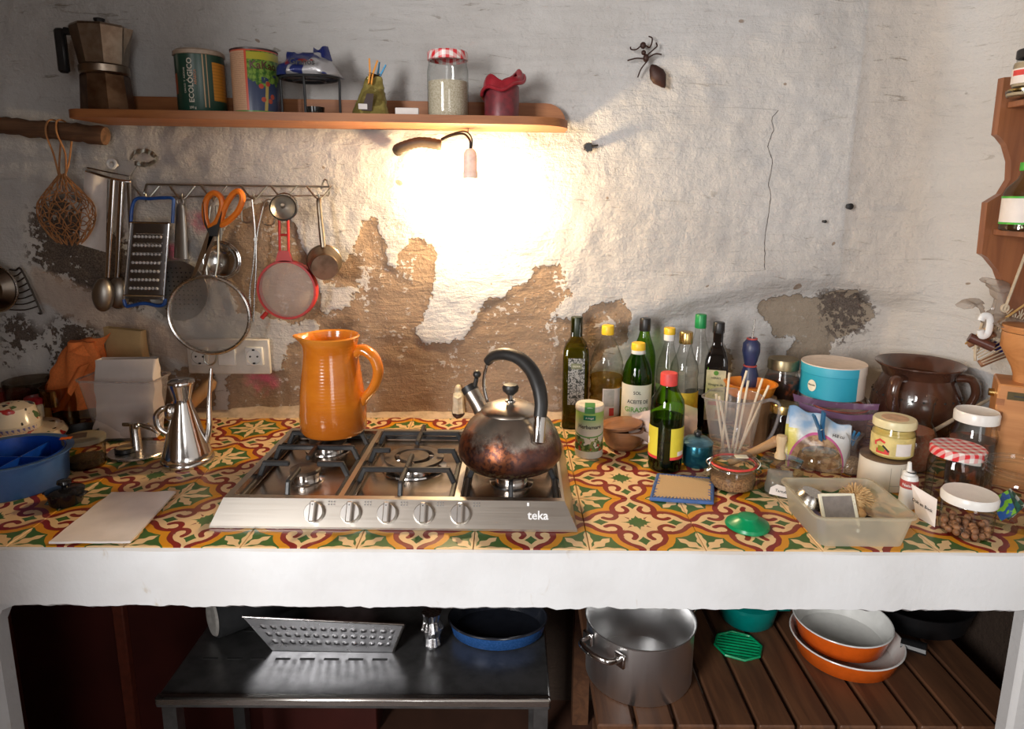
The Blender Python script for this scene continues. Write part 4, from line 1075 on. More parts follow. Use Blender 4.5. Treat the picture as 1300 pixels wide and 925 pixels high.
# ================================================================== gas hob
HX, HY = -0.213, 1.128
hob = thing('gas_hob', 'stainless steel five burner gas hob set on the tiled worktop', 'hob', (HX, HY, CT + 0.001), -0.012)
hw = 0.333; hd = 0.42; hz = 0.045; RUN = 0.030; ZB = .014
b = B()   # sloped front, sides and back of the body
outer = [(-hw, 0), (hw, 0), (hw, hd), (-hw, hd)]
ti = [(-hw + .016, RUN), (hw - .022, RUN), (hw - .022, hd - .012), (-hw + .016, hd - .012)]
vs = [(x, y, 0) for x, y in outer] + [(x * (.999), y, .004) for x, y in outer] + [(x, y, hz) for x, y in ti]
fs = [(0, 1, 5, 4), (1, 2, 6, 5), (2, 3, 7, 6), (3, 0, 4, 7), (4, 5, 9, 8), (5, 6, 10, 9), (6, 7, 11, 10), (7, 4, 8, 11)]
b.add(vs, fs)
wells = [(-.304, -.108), (-.098, .108), (.118, .306)]
wy0, wy1 = .044, hd - .026
xs = [ti[0][0]] + [v for w in wells for v in w] + [ti[1][0]]
def flat(x0, x1, y0, y1, z): b.add([(x0, y0, z), (x1, y0, z), (x1, y1, z), (x0, y1, z)], [(0, 1, 2, 3)])
flat(ti[0][0], ti[1][0], RUN, wy0, hz); flat(ti[3][0], ti[2][0], wy1, hd - .012, hz)
for i in range(0, len(xs), 2): flat(xs[i], xs[i + 1], wy0, wy1, hz)
part('body', b, steel('hob_steel', (0.6, 0.56, 0.5), 0.3, (1.5, 120, 120), 0.1), hob, ang=25)
for x0, x1 in wells:
    b = B(); zf, k = .026, .012
    vs = [(x0, wy0, hz), (x1, wy0, hz), (x1, wy1, hz), (x0, wy1, hz), (x0 + k, wy0 + k, zf), (x1 - k, wy0 + k, zf), (x1 - k, wy1 - k, zf), (x0 + k, wy1 - k, zf)]
    b.add(vs, [(0, 1, 5, 4), (1, 2, 6, 5), (2, 3, 7, 6), (3, 0, 4, 7), (4, 5, 6, 7)]); part('pan_well', b, steel('well_steel', (0.5, 0.42, 0.35), 0.2, (2, 60, 60), 0.4), hob, ang=25)
M_cap = mat('enamel_burner_cap', (0.04, 0.03, 0.025), 0.4, col2=(0.11, 0.075, 0.05, 1), scale=40)
burn = [((wells[0][0] + wells[0][1]) / 2, .160, .034), ((wells[0][0] + wells[0][1]) / 2, .325, .046), (.005, .226, .062), ((wells[2][0] + wells[2][1]) / 2, .157, .04), ((wells[2][0] + wells[2][1]) / 2, .32, .04)]
for i, (x, y, r) in enumerate(burn):
    b = B(); b.lathe([(r * 1.12, .012), (r * 1.1, .015), (r * .8, .016), (r * .8, .028), (r * .72, .03), (0, .03)], 32, c=(x, y, ZB)); base_o = part('burner', b, M_shiny, hob)
    b = B()
    if i == 2:
        b.lathe([(r, .030), (r, .036), (r * .68, .037), (r * .66, .030), (r, .030)], 40, c=(x, y, ZB)); b.lathe([(0, .031), (r * .50, .031), (r * .50, .038), (0, .039)], 36, c=(x, y, ZB))
    else: b.lathe([(r * .9, .029), (r * .9, .034), (r * .84, .036), (0, .037)], 32, c=(x, y, ZB))
    part('burner_cap', b, M_cap, base_o)
    if i == 2:
        b = B()
        for a in (0.1, pi - .1, -pi / 2): b.box((x + r * .58 * cos(a), y + r * .58 * sin(a), .033 + ZB), (.012, .01, .008), .002)
        part('flame_bridge', b, M_shiny, base_o)
# pan supports: low frame, cross bar, raised fingers
GZ = .066
def bar(b, p, q, h=.0105, w=.009):
    p, q = Vector(p), Vector(q); d = q - p; L = d.length
    M = Matrix.Translation((p + q) / 2) @ d.to_track_quat('X', 'Z').to_matrix().to_4x4(); b.box((0, 0, 0), (L + w * .5, w, h), .002, M)
for gi, (x0, x1) in enumerate(wells):
    gr = thing('pan_support', None, None); gr.parent = hob
    x0, x1 = x0 + .008, x1 - .008; y0, y1 = wy0 + .006, wy1 - .008; xm = (x0 + x1) / 2
    b = B(); L_ = .034; bar(b, (x0, y0, L_), (x1, y0, L_)); bar(b, (x0, y1, L_), (x1, y1, L_)); bar(b, (x0, y0, L_), (x0, y1, L_)); bar(b, (x1, y0, L_), (x1, y1, L_)); part('frame', b, M_iron, gr, smooth=False)
    def finger(side, y, x_edge, x_in):
        b = B(); bar(b, (x_edge, y, L_), (x_edge + side * .011, y, GZ - .006)); bar(b, (x_edge + side * .010, y, GZ - .003), (x_in, y, GZ - .003)); part('finger', b, M_iron, gr, smooth=False)
    def rib(pts):
        b = B()
        for p, q in zip(pts, pts[1:]): bar(b, p, q)
        part('finger', b, M_iron, gr, smooth=False)
    ys = [burn[2][1]] if gi == 1 else [.150, .325]
    ri = .03 if gi != 1 else .052
    for y in ys: finger(1, y, x0, xm - ri); finger(-1, y, x1, xm + ri)
    for y in ([.125, .33] if gi == 1 else [.238]):
        b = B(); bar(b, (x0, y, L_), (x0 + .011, y, GZ - .006)); bar(b, (x0 + .010, y, GZ - .003), (x1 - .010, y, GZ - .003)); bar(b, (x1, y, L_), (x1 - .011, y, GZ - .006)); part('cross_bar', b, M_iron, gr, smooth=False)
    T = GZ - .003
    if gi == 1:
        rib([(xm, y0, L_), (xm, y0 + .010, T), (xm, ys[0] - .03, T)]); rib([(xm, y1, L_), (xm, y1 - .010, T), (xm, ys[0] + .045, T)])
    else:
        rib([(xm, y0, L_), (xm, y0 + .010, T), (xm, ys[0] - .03, T)]); rib([(xm, ys[0] + .03, T), (xm, ys[1] - .03, T)]); rib([(xm, y1, L_), (xm, y1 - .012, T), (xm, ys[1] + .03, T)])
pa = math.atan2(hz, RUN); Mp = lambda x, t=.5, lift=0.0: Matrix.Translation((x, RUN * t, hz * t + .002)) @ Matrix.Rotation(pa, 4, 'X') @ Matrix.Translation((0, 0, lift))
M_knob = mat('satin_knob', (0.62, 0.6, 0.57), 0.28, 0.85, var=.04)
for k in range(5):
    x = -.145 + .0665 * k
    kn = part('knob', B().lathe([(.0188, 0), (.0185, .006), (.0165, .010), (0, .010)], 30, M=Mp(x)), M_knob, hob)
    b = B(); b.box((0, 0, .014), (.0105, .037, .012), .002, Mp(x)); part('grip', b, M_knob, kn, smooth=False)
    b = B(); b.box((.0001, .012, .0203), (.002, .002, .0006), 0, Mp(x)); part('pointer_dot', b, M_ink, kn)
b = B()
for k in range(5):
    x = -.145 + .0665 * k + .029
    for dx in (-.005, 0, .005):
        for dy in (0, .005): b.lathe([(0, 0), (.0014, 0), (.0014, .0004), (0, .0004)], 6, M=Mp(x + dx, .78, .0003) @ Matrix.Translation((0, dy, 0)))
part('burner_symbols', b, mat('grey_print', (0.25, 0.24, 0.23), 0.5), hob)
b = B(); b.ftext('teka', Mp(.262, .5, .0006), .022); b.box((-.018, .019, .0006), (.004, .006, .0006), 0, Mp(.262, .5)); part('emblem', b, mat('bright_print', (0.9, 0.9, 0.9), 0.4), hob)

# ------------------------------------------------------------------ kettle
def hob_pt(x, y, z=GZ): return hob.matrix_basis @ Vector((x, y, z))
KP = hob_pt(burn[3][0] - .003, .157, GZ + .0015)
def kettle_mat():
    m, nt, bs = new_mat('scorched_kettle_steel'); v = coords(); x, y, z = xyz(v); n, n2, n3 = nz(v, 26, 5, .65), nz(v, 120, 4), nz(v, 9, 3)
    low = (z + (n - .5) * .075 + (n3 - .5) * .05).sst(.088, .058)
    c = mixc(n2.sst(.3, .7) * .3, (0.56, 0.5, 0.43, 1), (0.4, 0.34, 0.28, 1))
    br = mixc(n2.sst(.42, .62), (0.16, 0.055, 0.025, 1), (0.05, 0.022, 0.018, 1)); br = mixc(n3.sst(.45, .65) * .6, br, (0.2, 0.12, 0.12, 1))
    br = mixc((z + (n2 - .5) * .04).sst(.022, .012) * n2.sst(.45, .6), br, (0.45, 0.33, 0.18, 1))
    lnk(mixc(low, c, br), bs.inputs['Base Color']); bs.inputs['Metallic'].default_value = .92; lnk(low * .1 + .24 + (n - .5) * .15, bs.inputs['Roughness']); return m
kt_ = thing('kettle', 'scorched stainless steel whistling kettle with black arched handle on the hob', 'kettle', KP)
M_ket = kettle_mat(); M_ketlid = steel('kettle_lid_steel', (0.55, 0.49, 0.42), .26, (10, 10, 10), .2); M_soft = mat('soft_black_grip', (0.02, 0.019, 0.018), .42)
b = B(); b.lathe([(0, 0), (.084, 0), (.090, .003), (.1015, .018), (.1035, .028), (.1015, .045), (.094, .066), (.082, .085), (.066, .101), (.058, .108), (.056, .109)], 56); part('body', b, M_ket, kt_)
b = B(); b.lathe([(.0585, .1085), (.057, .112), (.052, .116), (.035, .124), (.012, .128), (0, .1285)], 48); ld = part('lid', b, M_ketlid, kt_)
b = B(); b.lathe([(0, .127), (.011, .127), (.011, .131), (.006, .133), (.0055, .142), (0, .142)], 20); part('knob_stem', b, M_shiny, ld)
b = B(); b.lathe([(0, .141), (.007, .141), (.015, .149), (.0165, .156), (.014, .162), (0, .164)], 24); part('lid_knob', b, M_soft, ld)
hp = spl([(.056, -.062, .117), (.058, -.054, .142), (.053, -.04, .17), (.040, -.02, .196), (.018, 0, .214), (-.010, .018, .219), (-.034, .034, .211), (-.047, .043, .197)], 6)
b = B(); b.tube(hp, [.0125 + .0025 * sin(pi * k / (len(hp) - 1)) - .002 * (k / len(hp)) for k in range(len(hp))], 14, flat=.85); part('handle', b, M_soft, kt_)
b = B(); b.tube(spl([(.052, -.082, .070), (.054, -.074, .088), (.056, -.064, .114), (.056, -.061, .12)], 5), [.006] + [.0115] * 13 + [.0125] * 2, 12, flat=.7); part('handle_mount', b, M_shiny, kt_)
b = B(); b.tube(spl([(-.046, .042, .198), (-.053, .046, .17), (-.054, .047, .14), (-.047, .043, .112)], 5), .0034, 8); part('handle_wire', b, M_shiny, kt_)
b = B(); b.tube([(-.05, .045, .080), (-.066, .056, .104), (-.082, .066, .128)], [.021, .0165, .0165], 18); sp = part('spout', b, M_ketlid, kt_)
b = B(); b.tube([(-.081, .065, .127), (-.088, .070, .138)], [.0175, .0165], 18); b.tube([(-.074, .061, .138), (-.070, .060, .158)], .0045, 8); b.sphere((-.069, .060, .166), .0085, 14); part('whistle_cap', b, M_soft, sp)

# ------------------------------------------------------------------ jug
JP = hob_pt(burn[1][0] + .012, .335, GZ + .0015); JH = .221; r = .0715
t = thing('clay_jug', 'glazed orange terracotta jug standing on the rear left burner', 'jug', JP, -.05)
def glaze():
    m, nt, bs = new_mat('orange_honey_glaze'); v = coords(); x, y, z = xyz(v); n = nz(coords((14, 14, 26)), 1.0, 4); n2 = nz(v, 40, 3)
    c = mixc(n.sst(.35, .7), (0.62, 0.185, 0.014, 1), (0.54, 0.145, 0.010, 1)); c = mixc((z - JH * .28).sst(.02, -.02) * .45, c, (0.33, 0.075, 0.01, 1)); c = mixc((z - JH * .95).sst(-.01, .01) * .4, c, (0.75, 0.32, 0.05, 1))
    lnk(c, bs.inputs['Base Color']); bs.inputs['Roughness'].default_value = .16; bs.inputs['Coat Weight'].default_value = .5; bs.inputs['Coat Roughness'].default_value = .06
    bump(bs, ((z * 900.0).sin() * .5 + n2), .05, .002); return m
M_jug = glaze()
def spoutw(a, z):
    d = (a - pi * 1.04 + pi) % (2 * pi) - pi
    return 1 + .28 * math.exp(-(d / .30) ** 2) * max(0, (z / JH - .86) / .14) ** 1.4
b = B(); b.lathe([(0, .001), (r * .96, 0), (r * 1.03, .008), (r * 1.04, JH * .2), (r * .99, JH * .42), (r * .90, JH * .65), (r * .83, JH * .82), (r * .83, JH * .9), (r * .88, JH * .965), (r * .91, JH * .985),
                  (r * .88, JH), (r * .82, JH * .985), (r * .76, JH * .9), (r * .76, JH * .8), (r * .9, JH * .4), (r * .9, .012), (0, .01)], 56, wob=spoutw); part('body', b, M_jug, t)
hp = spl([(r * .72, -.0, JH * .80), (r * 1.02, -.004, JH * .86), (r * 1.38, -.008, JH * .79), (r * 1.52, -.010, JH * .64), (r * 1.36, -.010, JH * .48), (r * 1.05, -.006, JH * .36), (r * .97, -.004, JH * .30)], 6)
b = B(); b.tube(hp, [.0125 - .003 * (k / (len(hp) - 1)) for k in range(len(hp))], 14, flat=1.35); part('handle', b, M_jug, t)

# ------------------------------------------------------------------ little saint figure by the wall
x, Y, r = base(582, 531, 16); H = top(581, 488, Y)
t = thing('figurine', 'small white robed statuette on a dark foot against the wall behind the hob', 'figurine', (x, Y, CT))
b = B(); b.lathe([(0, 0), (r * .9, 0), (r, .004), (r * .8, .012), (0, .013)], 20, wob=lambda a, z: 1 + .12 * sin(3 * a)); part('foot', b, M_rust, t)
M_bone = mat('ivory_plaster', (0.72, 0.66, 0.5), .5, scale=80)
b = B(); b.lathe([(0, .012), (r * .95, .012), (r * .92, H * .2), (r * .82, H * .42), (r * .85, H * .6), (r * .72, H * .72), (r * .34, H * .79), (0, H * .8)], 28, wob=lambda a, z: 1 + .10 * sin(7 * a)); part('robe', b, M_bone, t)
b = B(); b.sphere((0, -.002, H * .885), r * .42, 16, 1, 1, 1.25); b.lathe([(r * .62, H * .74), (r * .52, H * .88), (r * .36, H * .97), (0, H)], 20, c=(0, .003, 0)); part('veiled_head', b, M_bone, t)
b = B(); b.tube([(-r * .5, -r * .7, H * .66), (0, -r * 1.0, H * .62), (r * .5, -r * .7, H * .66)], .004, 8); part('hands', b, M_bone, t)

# ================================================================== left end of the worktop
# blue divided tub
Y = 1.315; x = atY(16, 600, Y).x; r = wid(68, Y, CT + .05); H = top(20, 601, Y - r * .98)
t = thing('divided_tub', 'big blue plastic tub with inner divider at the left end of the worktop', 'tub', (x, Y, CT + .0006))
b = B(); b.lathe([(0, 0), (r * .86, 0), (r * .89, .004), (r * .93, H * .92), (r * 1.02, H * .97), (r * 1.02, H), (r * .90, H * .98), (r * .84, .006), (0, .005)], 56); part('body', b, mat('hazy_blue_plastic', (0.045, 0.12, 0.30), .4, var=.05), t)
M_inb = mat('bright_blue_insert', (0.004, 0.06, 0.42), .35)
b = B(); b.lathe([(r * .885, H * .99), (r * .87, H * .99), (r * .82, .012), (0, .010)], 48); b.box((0, 0, H * .45), (r * 1.7, .003, H * .8)); b.box((.02, 0, H * .45), (.003, r * 1.6, H * .8)); part('insert', b, M_inb, t, 'bright blue insert with dividers')
# painted ceramic bowl with lid
Y = 1.505; x = atY(18, 545, Y).x; r = wid(57, Y); H1 = top(20, 560, Y - r * .7)
def painted(name):
    m, nt, bs = new_mat(name); v = coords(); x_, y_, z_ = xyz(v); n = nz(v, 32, 2, .4); n2 = nz(coords((1, 1, 1), rot=(1, .5, .2)), 40, 2, .4)
    c = mixc(n.sst(.60, .62), (0.6, 0.52, 0.4, 1), (0.35, 0.03, 0.03, 1)); c = mixc(n2.sst(.62, .64), c, (0.02, 0.02, 0.02, 1)); c = mixc(nz(coords((1, 1, 1), rot=(.2, .9, 2)), 30, 2).sst(.66, .68), c, (0.08, 0.14, 0.06, 1))
    lnk(c, bs.inputs['Base Color']); bs.inputs['Roughness'].default_value = .2; return m
M_pnt = painted('painted_ceramic')
t = thing('ceramic_bowl', 'cream lidded ceramic bowl painted with red flowers behind the blue tub', 'bowl', (x, Y, CT + .0006))
b = B(); b.lathe([(0, 0), (r * .6, 0), (r * .9, H1 * .35), (r, H1 * .7), (r * .93, H1 * .97), (r * .5, H1 * 1.12), (0, H1 * 1.12)], 40); part('body', b, M_pnt, t)
hl = top(20, 512, Y) ; rl = wid(31, Y, CT + .08)
b = B(); b.lathe([(rl * .99, H1 * 1.04), (rl * 1.0, H1 * 1.04 + .018), (rl * .97, H1 * 1.04 + .02), (rl * .8, hl * .93), (rl * .4, hl), (0, hl * 1.01)], 36); part('lid', b, M_pnt, t)
b = B(); b.band(rl * 1.003, H1 * 1.04 + .003, H1 * 1.04 + .013, -1.5, 1.5, 20); 
def greek(a, z, v): return mixc(((a * 34.0).sin().gt(0)) * ((a * 34.0 + z * 500.0).sin().gt(-.3)), (0.5, 0.42, 0.36, 1), (0.12, 0.12, 0.3, 1))
part('painted_border', b, wrap_mat('greek_border', greek), t)
# red topped jar, glass of golden oil, red tray behind
x, Y = atY(47, 512, 1.63).x, 1.63; H = top(47, 503, Y)
t = thing('red_topped_jar', 'small jar with a round red cap behind the painted ceramic bowl', 'jar', (x, Y, CT + .0006))
b = B(); b.lathe([(0, 0), (.026, 0), (.028, .005), (.028, H * .8), (.02, H * .86), (0, H * .86)], 24); part('body', b, M_cream, t)
b = B(); b.lathe([(.026, H * .83), (.027, H * .97), (.023, H), (0, H)], 24); part('cap', b, mat('dark_red_cap', (0.4, 0.015, 0.03), .4), t)
Y = 1.655; x = atY(76, 520, Y).x; H = top(80, 490, Y); r = wid(40, Y) / 2
t = thing('glass_tumbler', 'tall glass canister with gold band between the bowl and the orange cloth', 'canister', (x, Y, CT + .0006))
b = B(); b.lathe([(0, 0), (r * .95, 0), (r, .006), (r, H), (r * .96, H)], 30); part('glass_wall', b, glass('brown_glass', (0.5, 0.38, 0.24), (0.15, 0.1, 0.06), .4), t)
b = B(); b.band(r * .98, H * .6, H * .96, -.6, .5, 12); part('gold_label', b, M_gold, t)
b = B(); b.band(r * .98, H * .2, H * .95, -.95, -.62, 5); part('green_label', b, mat('green_label', (0.01, 0.12, 0.07), .5), t)
b = B(); Y = 1.69; q = atY(8, 495, Y); b.box((0, 0, (q.z - CT) / 2), (.14, .05, q.z - CT), .006); solo('red_box', b, mat('dim_red_card', (0.2, 0.02, 0.018), .5), 'low dark red box against the wall at the far left of the worktop', 'box', (q.x - .02, Y, CT + .0006))
b = B(); Y = 1.70; q = atY(64, 482, Y); b.lathe([(0, 0), (.05, 0), (.055, .01), (.06, q.z - CT), (.057, q.z - CT), (.05, .012), (0, .012)], 36); solo('glass_bowl', b, glass('grey_bowl_glass', (0.7, 0.68, 0.65), (0.2, 0.18, 0.16), .5), 'clear glass bowl against the stained wall behind the red topped jar', 'bowl', (q.x - .055, Y, CT + .0006))
# black roasting dish behind
Y = 1.565; x = atY(104, 545, Y).x; b = B(); b.lathe([(0, 0), (.036, 0), (.044, .03), (.046, .034), (.042, .034), (.035, .006), (0, .006)], 40)
solo('black_dish', b, M_iron, 'low black round dish under the orange cloth', 'dish', (x, Y - .005, CT + .0006))
# orange cloth
def cloth(b, pts_fn, nu, nv): b.grid(nu, nv, pts_fn)
Y = 1.695; qx = atY(101, 480, Y).x; H = top(105, 432, Y)
t_l = (qx, Y, CT + .045)
b = B()
def orange(u, w):
    a = 2 * pi * u; z = w
    w_ = .070 * (1 - .35 * z) * (1 + .2 * sin(z * 4)); x = w_ * cos(a) + .045 * z - .02; y = .036 * (1 - .3 * z) * sin(a)
    f = .011 * noise.noise(Vector((x * 26 + z * 2, y * 30, z * 3.3))) + .006 * sin(a * 5 + z * 6)
    return (x + f * cos(a), y + f * sin(a) * .8, z * (H - .045) + .006 * noise.noise(Vector((a, z * 4, 1))))
b.grid(40, 24, orange, wrap=True); b.f.append(tuple(range(39, -1, -1))); b.m.append(0); b.f.append(tuple(range(23 * 40, 24 * 40))); b.m.append(0)
b.grid(16, 12, lambda u, w: (-.01 + .075 * u + .02 * w, -.025 + .03 * w - .012 * sin(u * 4), (H - .045) * (.84 + .27 * w - .16 * (1 - u) * w) + .006 * sin(u * 6)))
b.grid(16, 12, lambda u, w: (-.01 + .075 * u + .02 * w, -.022 + .03 * w - .012 * sin(u * 4), (H - .045) * (.84 + .27 * w - .16 * (1 - u) * w) + .006 * sin(u * 6)))
b.grid(10, 14, lambda u, w: (-.045 + .03 * u + .07 * w, -.040 - .010 * sin(u * 3.1) - .012 * (1 - w), .0 + (H - .06) * .72 * w + .01 * u))
b.grid(10, 14, lambda u, w: (-.045 + .03 * u + .07 * w, -.038 - .010 * sin(u * 3.1) - .012 * (1 - w), .0 + (H - .06) * .72 * w + .01 * u))
solo('orange_cloth', b, mat('orange_cotton', (0.78, 0.21, 0.05), .9, scale=200, var=.08), 'crumpled orange cotton cloth heaped against the wall behind the paper bag', 'cloth', t_l)
# clear tub holding a white paper bag; tan bag behind it
Y = 1.60; q = atY(162, 520, Y); H = top(160, 478, Y); w = wid(96, Y, CT + .1)
def rrect(w, d, r, n=5): 
    o = []
    for cx, cy, a0 in ((w / 2 - r, d / 2 - r, 0), (-w / 2 + r, d / 2 - r, pi / 2), (-w / 2 + r, -d / 2 + r, pi), (w / 2 - r, -d / 2 + r, 3 * pi / 2)):
        o += [(cx + r * cos(a0 + pi / 2 * k / n), cy + r * sin(a0 + pi / 2 * k / n)) for k in range(n + 1)]
    return o
def tub(b, w, d, h, taper=.8, r=.02, rim=.004, floor=True, t=.0014):
    lv = [(taper, 0), (taper + (1 - taper) * .9, h * .9), (1.0, h)]
    rings = []
    for k, z in lv: rings.append([(x, y, z) for x, y in rrect(w * k, d * (1 - (1 - k) * w / d * .6), r)])
    rings.append([(x, y, h) for x, y in rrect(w + rim * 2, d + rim * 2, r + rim)]); rings.append([(x, y, h - .004) for x, y in rrect(w + rim * 2, d + rim * 2, r + rim)])
    n = len(rings[0]); vs = [v for rg in rings for v in rg]; fs = []
    for i in range(len(rings) - 1):
        for k in range(n): fs.append((i * n + k, i * n + (k + 1) % n, (i + 1) * n + (k + 1) % n, (i + 1) * n + k))
    if floor: fs.append(tuple(range(n - 1, -1, -1)))
    return b.add(vs, fs)
b = B(); tub(b, w, .095, H, .74, .018); b.tube([(x_, y_, H) for x_, y_ in rrect(w + .006, .101, .02)], .0018, 6, True); solo('clear_tub', b, M_plast, 'clear plastic tub standing behind the steel post, holding a white paper bag', 'tub', (q.x, Y, CT + .0006), -.05)
def paperbag(w, d, h, seed, lean=0.0, cr=.006):
    b = B()
    def f(u, z):
        o = rrect(w, d * (1 - .55 * z), .004, 2); k = int(round(u * len(o))) % len(o); x, y = o[k]
        q = Vector((x, y, z * h)) * 26 + Vector((seed, 0, 0))
        return (x + cr * noise.noise(q) + lean * z, y + cr * noise.noise(q + Vector((4, 4, 4))), z * h + (.012 * noise.noise(Vector((x * 30, seed, 0))) if z > .98 else 0))
    n = len(rrect(1, 1, .1, 2)); b.grid(n, 14, f, wrap=True); b.f.append(tuple(range(n - 1, -1, -1))); b.m.append(0); return b
Hb = top(165, 452, Y) - .012
b = paperbag(w * .76, .06, Hb, 2, .012, .010); solo('paper_bag', b, mat('white_kraft_paper', (0.66, 0.6, 0.57), .7, scale=14, var=.06, bmp=.2), 'upright white paper bag standing in the clear plastic tub', 'bag', (q.x + .004, Y - .004, CT + .008), .08)
Ht = top(150, 420, 1.70)
x = atY(156, 450, 1.70).x; b = paperbag(.105, .045, Ht, 5, .0, .004); solo('paper_bag', b, mat('tan_kraft_paper', (0.56, 0.38, 0.18), .75, scale=14, var=.08), 'tan kraft paper bag standing behind the white one against the wall', 'bag', (x, 1.72, CT + .0006), -.15)
# rolling pin leaning on the wall
b = B(); p0, p1 = atY(228, 532, 1.68), atY(272, 482, 1.725); p0.z = max(p0.z, CT + .03)
pts = [p0.lerp(p1, k / 10) for k in range(11)]; b.tube(pts, [.017] * 8 + [.0185, .017, .009], 16)
solo('rolling_pin', b, wood('pale_beech', (0.42, 0.25, 0.12, 1), (0.32, 0.18, 0.08, 1), 1.0, 'z', .5, 0), 'wooden rolling pin end leaning on the wall behind the steel oil can', 'rolling pin')
Y = 1.66; x = atY(232, 530, Y).x; b = B(); b.box((0, 0, top(232, 510, Y) / 2), (.05, .03, top(232, 510, Y)), .003); solo('orange_carton', b, mat('orange_card', (0.55, 0.2, 0.04), .6), 'small orange carton hidden behind the steel oil can', 'carton', (x, Y, CT + .0006), .3)
# jar with label on lid
x, Y, r = base(112, 600, 46); H = top(108, 553, Y)
t = thing('low_jar', 'low glass jar with clouded lid and orange scrap on top, beside blue tub', 'jar', (x, Y, CT + .0006))
b = B(); b.lathe([(0, .001), (r * .88, .0), (r * .94, .008), (r * 1.0, H * .8), (r * .98, H * .86)], 36); part('glass_body', b, glass('dim_glass', (0.75, 0.72, 0.66), (0.25, 0.22, 0.17), .5), t)
b = B(); b.lathe([(r * 1.02, H * .82), (r * 1.05, H * .84), (r * 1.05, H * .96), (r * .9, H), (0, H)], 36); part('lid', b, glass('clouded_lid', (0.7, 0.66, 0.55), (0.3, 0.27, 0.2), .4, .1, (0.62, 0.56, 0.42), .5), t)
b = B(); b.lathe([(0, .005), (r * .86, .005), (r * .9, H * .28), (r * .4, H * .36), (0, H * .33)], 28); part('contents', b, mat('dark_tea_leaves', (0.06, 0.035, 0.015), .9, scale=200, bmp=.5), t)
b = B(); b.box((-.012, .002, H + .0008), (r * .9, r * .8, .0012), 0, Matrix.Rotation(.5, 4, 'Z')); part('paper_scrap', b, mat('brown_paper_scrap', (0.06, 0.035, 0.025), .7), t)
b = B(); b.box((-r * .75, -.012, H + .0014), (.022, .014, .0012), 0, Matrix.Rotation(.3, 4, 'Z')); part('orange_scrap', b, mat('orange_scrap', (0.75, 0.15, 0.01), .6), t)
# little black lidded pot
x, Y, r = base(86, 648, 42); H = top(86, 609, Y)
t = thing('mini_casserole', 'tiny glossy black lidded casserole pot beside the folded napkin', 'pot', (x, Y, CT + .0006), -.1)
M_bgl = mat('glossy_black_enamel', (0.01, 0.01, 0.012), .12)
b = B(); b.lathe([(0, 0), (r * .82, 0), (r * .9, .004), (r * .96, H * .45), (r * 1.0, H * .5), (0, H * .5)], 36)
for s in (-1, 1): b.box((s * r * 1.12, 0, H * .44), (r * .36, r * .7, .005), .002)
part('pot_body', b, M_bgl, t)
b = B(); b.lathe([(r * 1.04, H * .49), (r * 1.05, H * .56), (r * .6, H * .66), (0, H * .68)], 36); l = part('lid', b, M_bgl, t)
b = B(); b.lathe([(0, H * .66), (.005, H * .67), (.006, H * .76), (.013, H * .86), (.012, H * .97), (0, H)], 20); part('knob', b, M_bgl, l)
# napkin
cor = [atZ(*p, CT) for p in ((142, 628), (224, 627), (166, 691), (62, 692))]
cx = sum((c for c in cor), Vector()) / 4
def nap(dz, k=1.0):
    def f(u, w):
        a = cor[0].lerp(cor[1], u); c = cor[3].lerp(cor[2], u); v = a.lerp(c, w) - cx
        return (v.x * k, v.y * k, dz + .0028 * noise.noise(Vector((u * 4, w * 5, 2))) + .0022)
    return f
b = B(); b.grid(14, 10, nap(.0002)); b.grid(14, 10, nap(.0038, .995)); b.grid(14, 10, nap(.002, .997))
for (u0, w0, u1, w1) in ((0, 0, 1, 0), (1, 0, 1, 1), (1, 1, 0, 1), (0, 1, 0, 0)):
    b.grid(10, 2, lambda t_, z_, U=(u0, w0, u1, w1): nap(.0002 if z_ == 0 else .0038, 1 if z_ == 0 else .995)(U[0] + (U[2] - U[0]) * t_, U[1] + (U[3] - U[1]) * t_))
solo('folded_napkin', b, mat('white_napkin', (0.72, 0.66, 0.62), .85, scale=25, var=.04, bmp=.15), 'folded white paper napkin lying flat at the front left of the worktop', 'napkin', (cx.x, cx.y, CT + .0006))
# steel post on plate
x, Y, r = base(177, 588, 70); H = top(172, 536, Y)
t = thing('steel_post_stand', 'round steel plate with upright post and crossbar beside the oil can', 'stand', (x, Y, CT + .0006))
b = B(); b.lathe([(0, 0), (r * .96, 0), (r, .003), (r * .97, .006), (0, .007)], 44); part('base_plate', b, M_steel, t)
b = B(); px_ = atY(173, 560, Y).x - x; b.lathe([(0, .006), (.014, .006), (.0115, .010), (.0112, H * .98), (.009, H), (0, H)], 24, c=(px_, 0, 0)); part('post', b, M_steel, t)
b = B(); b.tube([(px_ - .026, 0, H * .93), (px_ + .034, -.004, H * .93)], .005, 12); b.sphere((px_ + .012, -.012, H * .93), .0085, 14); part('crossbar', b, M_steel, t)
b = B(); b.tube([(px_ + .024, -.008, H * .93), (px_ + .045, -.012, H * .87), (px_ + .06, -.012, H * .7)], [.006, .006, .003], 10); part('lever', b, M_steel, t)
x2, Y2, r2 = base(160, 577, 25, CT + .008); b = B(); b.lathe([(0, 0), (r2, 0), (r2, .008), (r2 * .9, .009), (0, .0085)], 28); b.cur = 1; b.lathe([(r2 * .86, .0092), (r2 * .5, .0098), (0, .0098)], 28)
solo('bottle_cap', b, [M_black, mat('straw_gold', (0.55, 0.38, 0.16), .4)], 'black rimmed cap with a golden top lying on the steel plate', 'cap', (x2 - .0, Y2, CT + .0084))
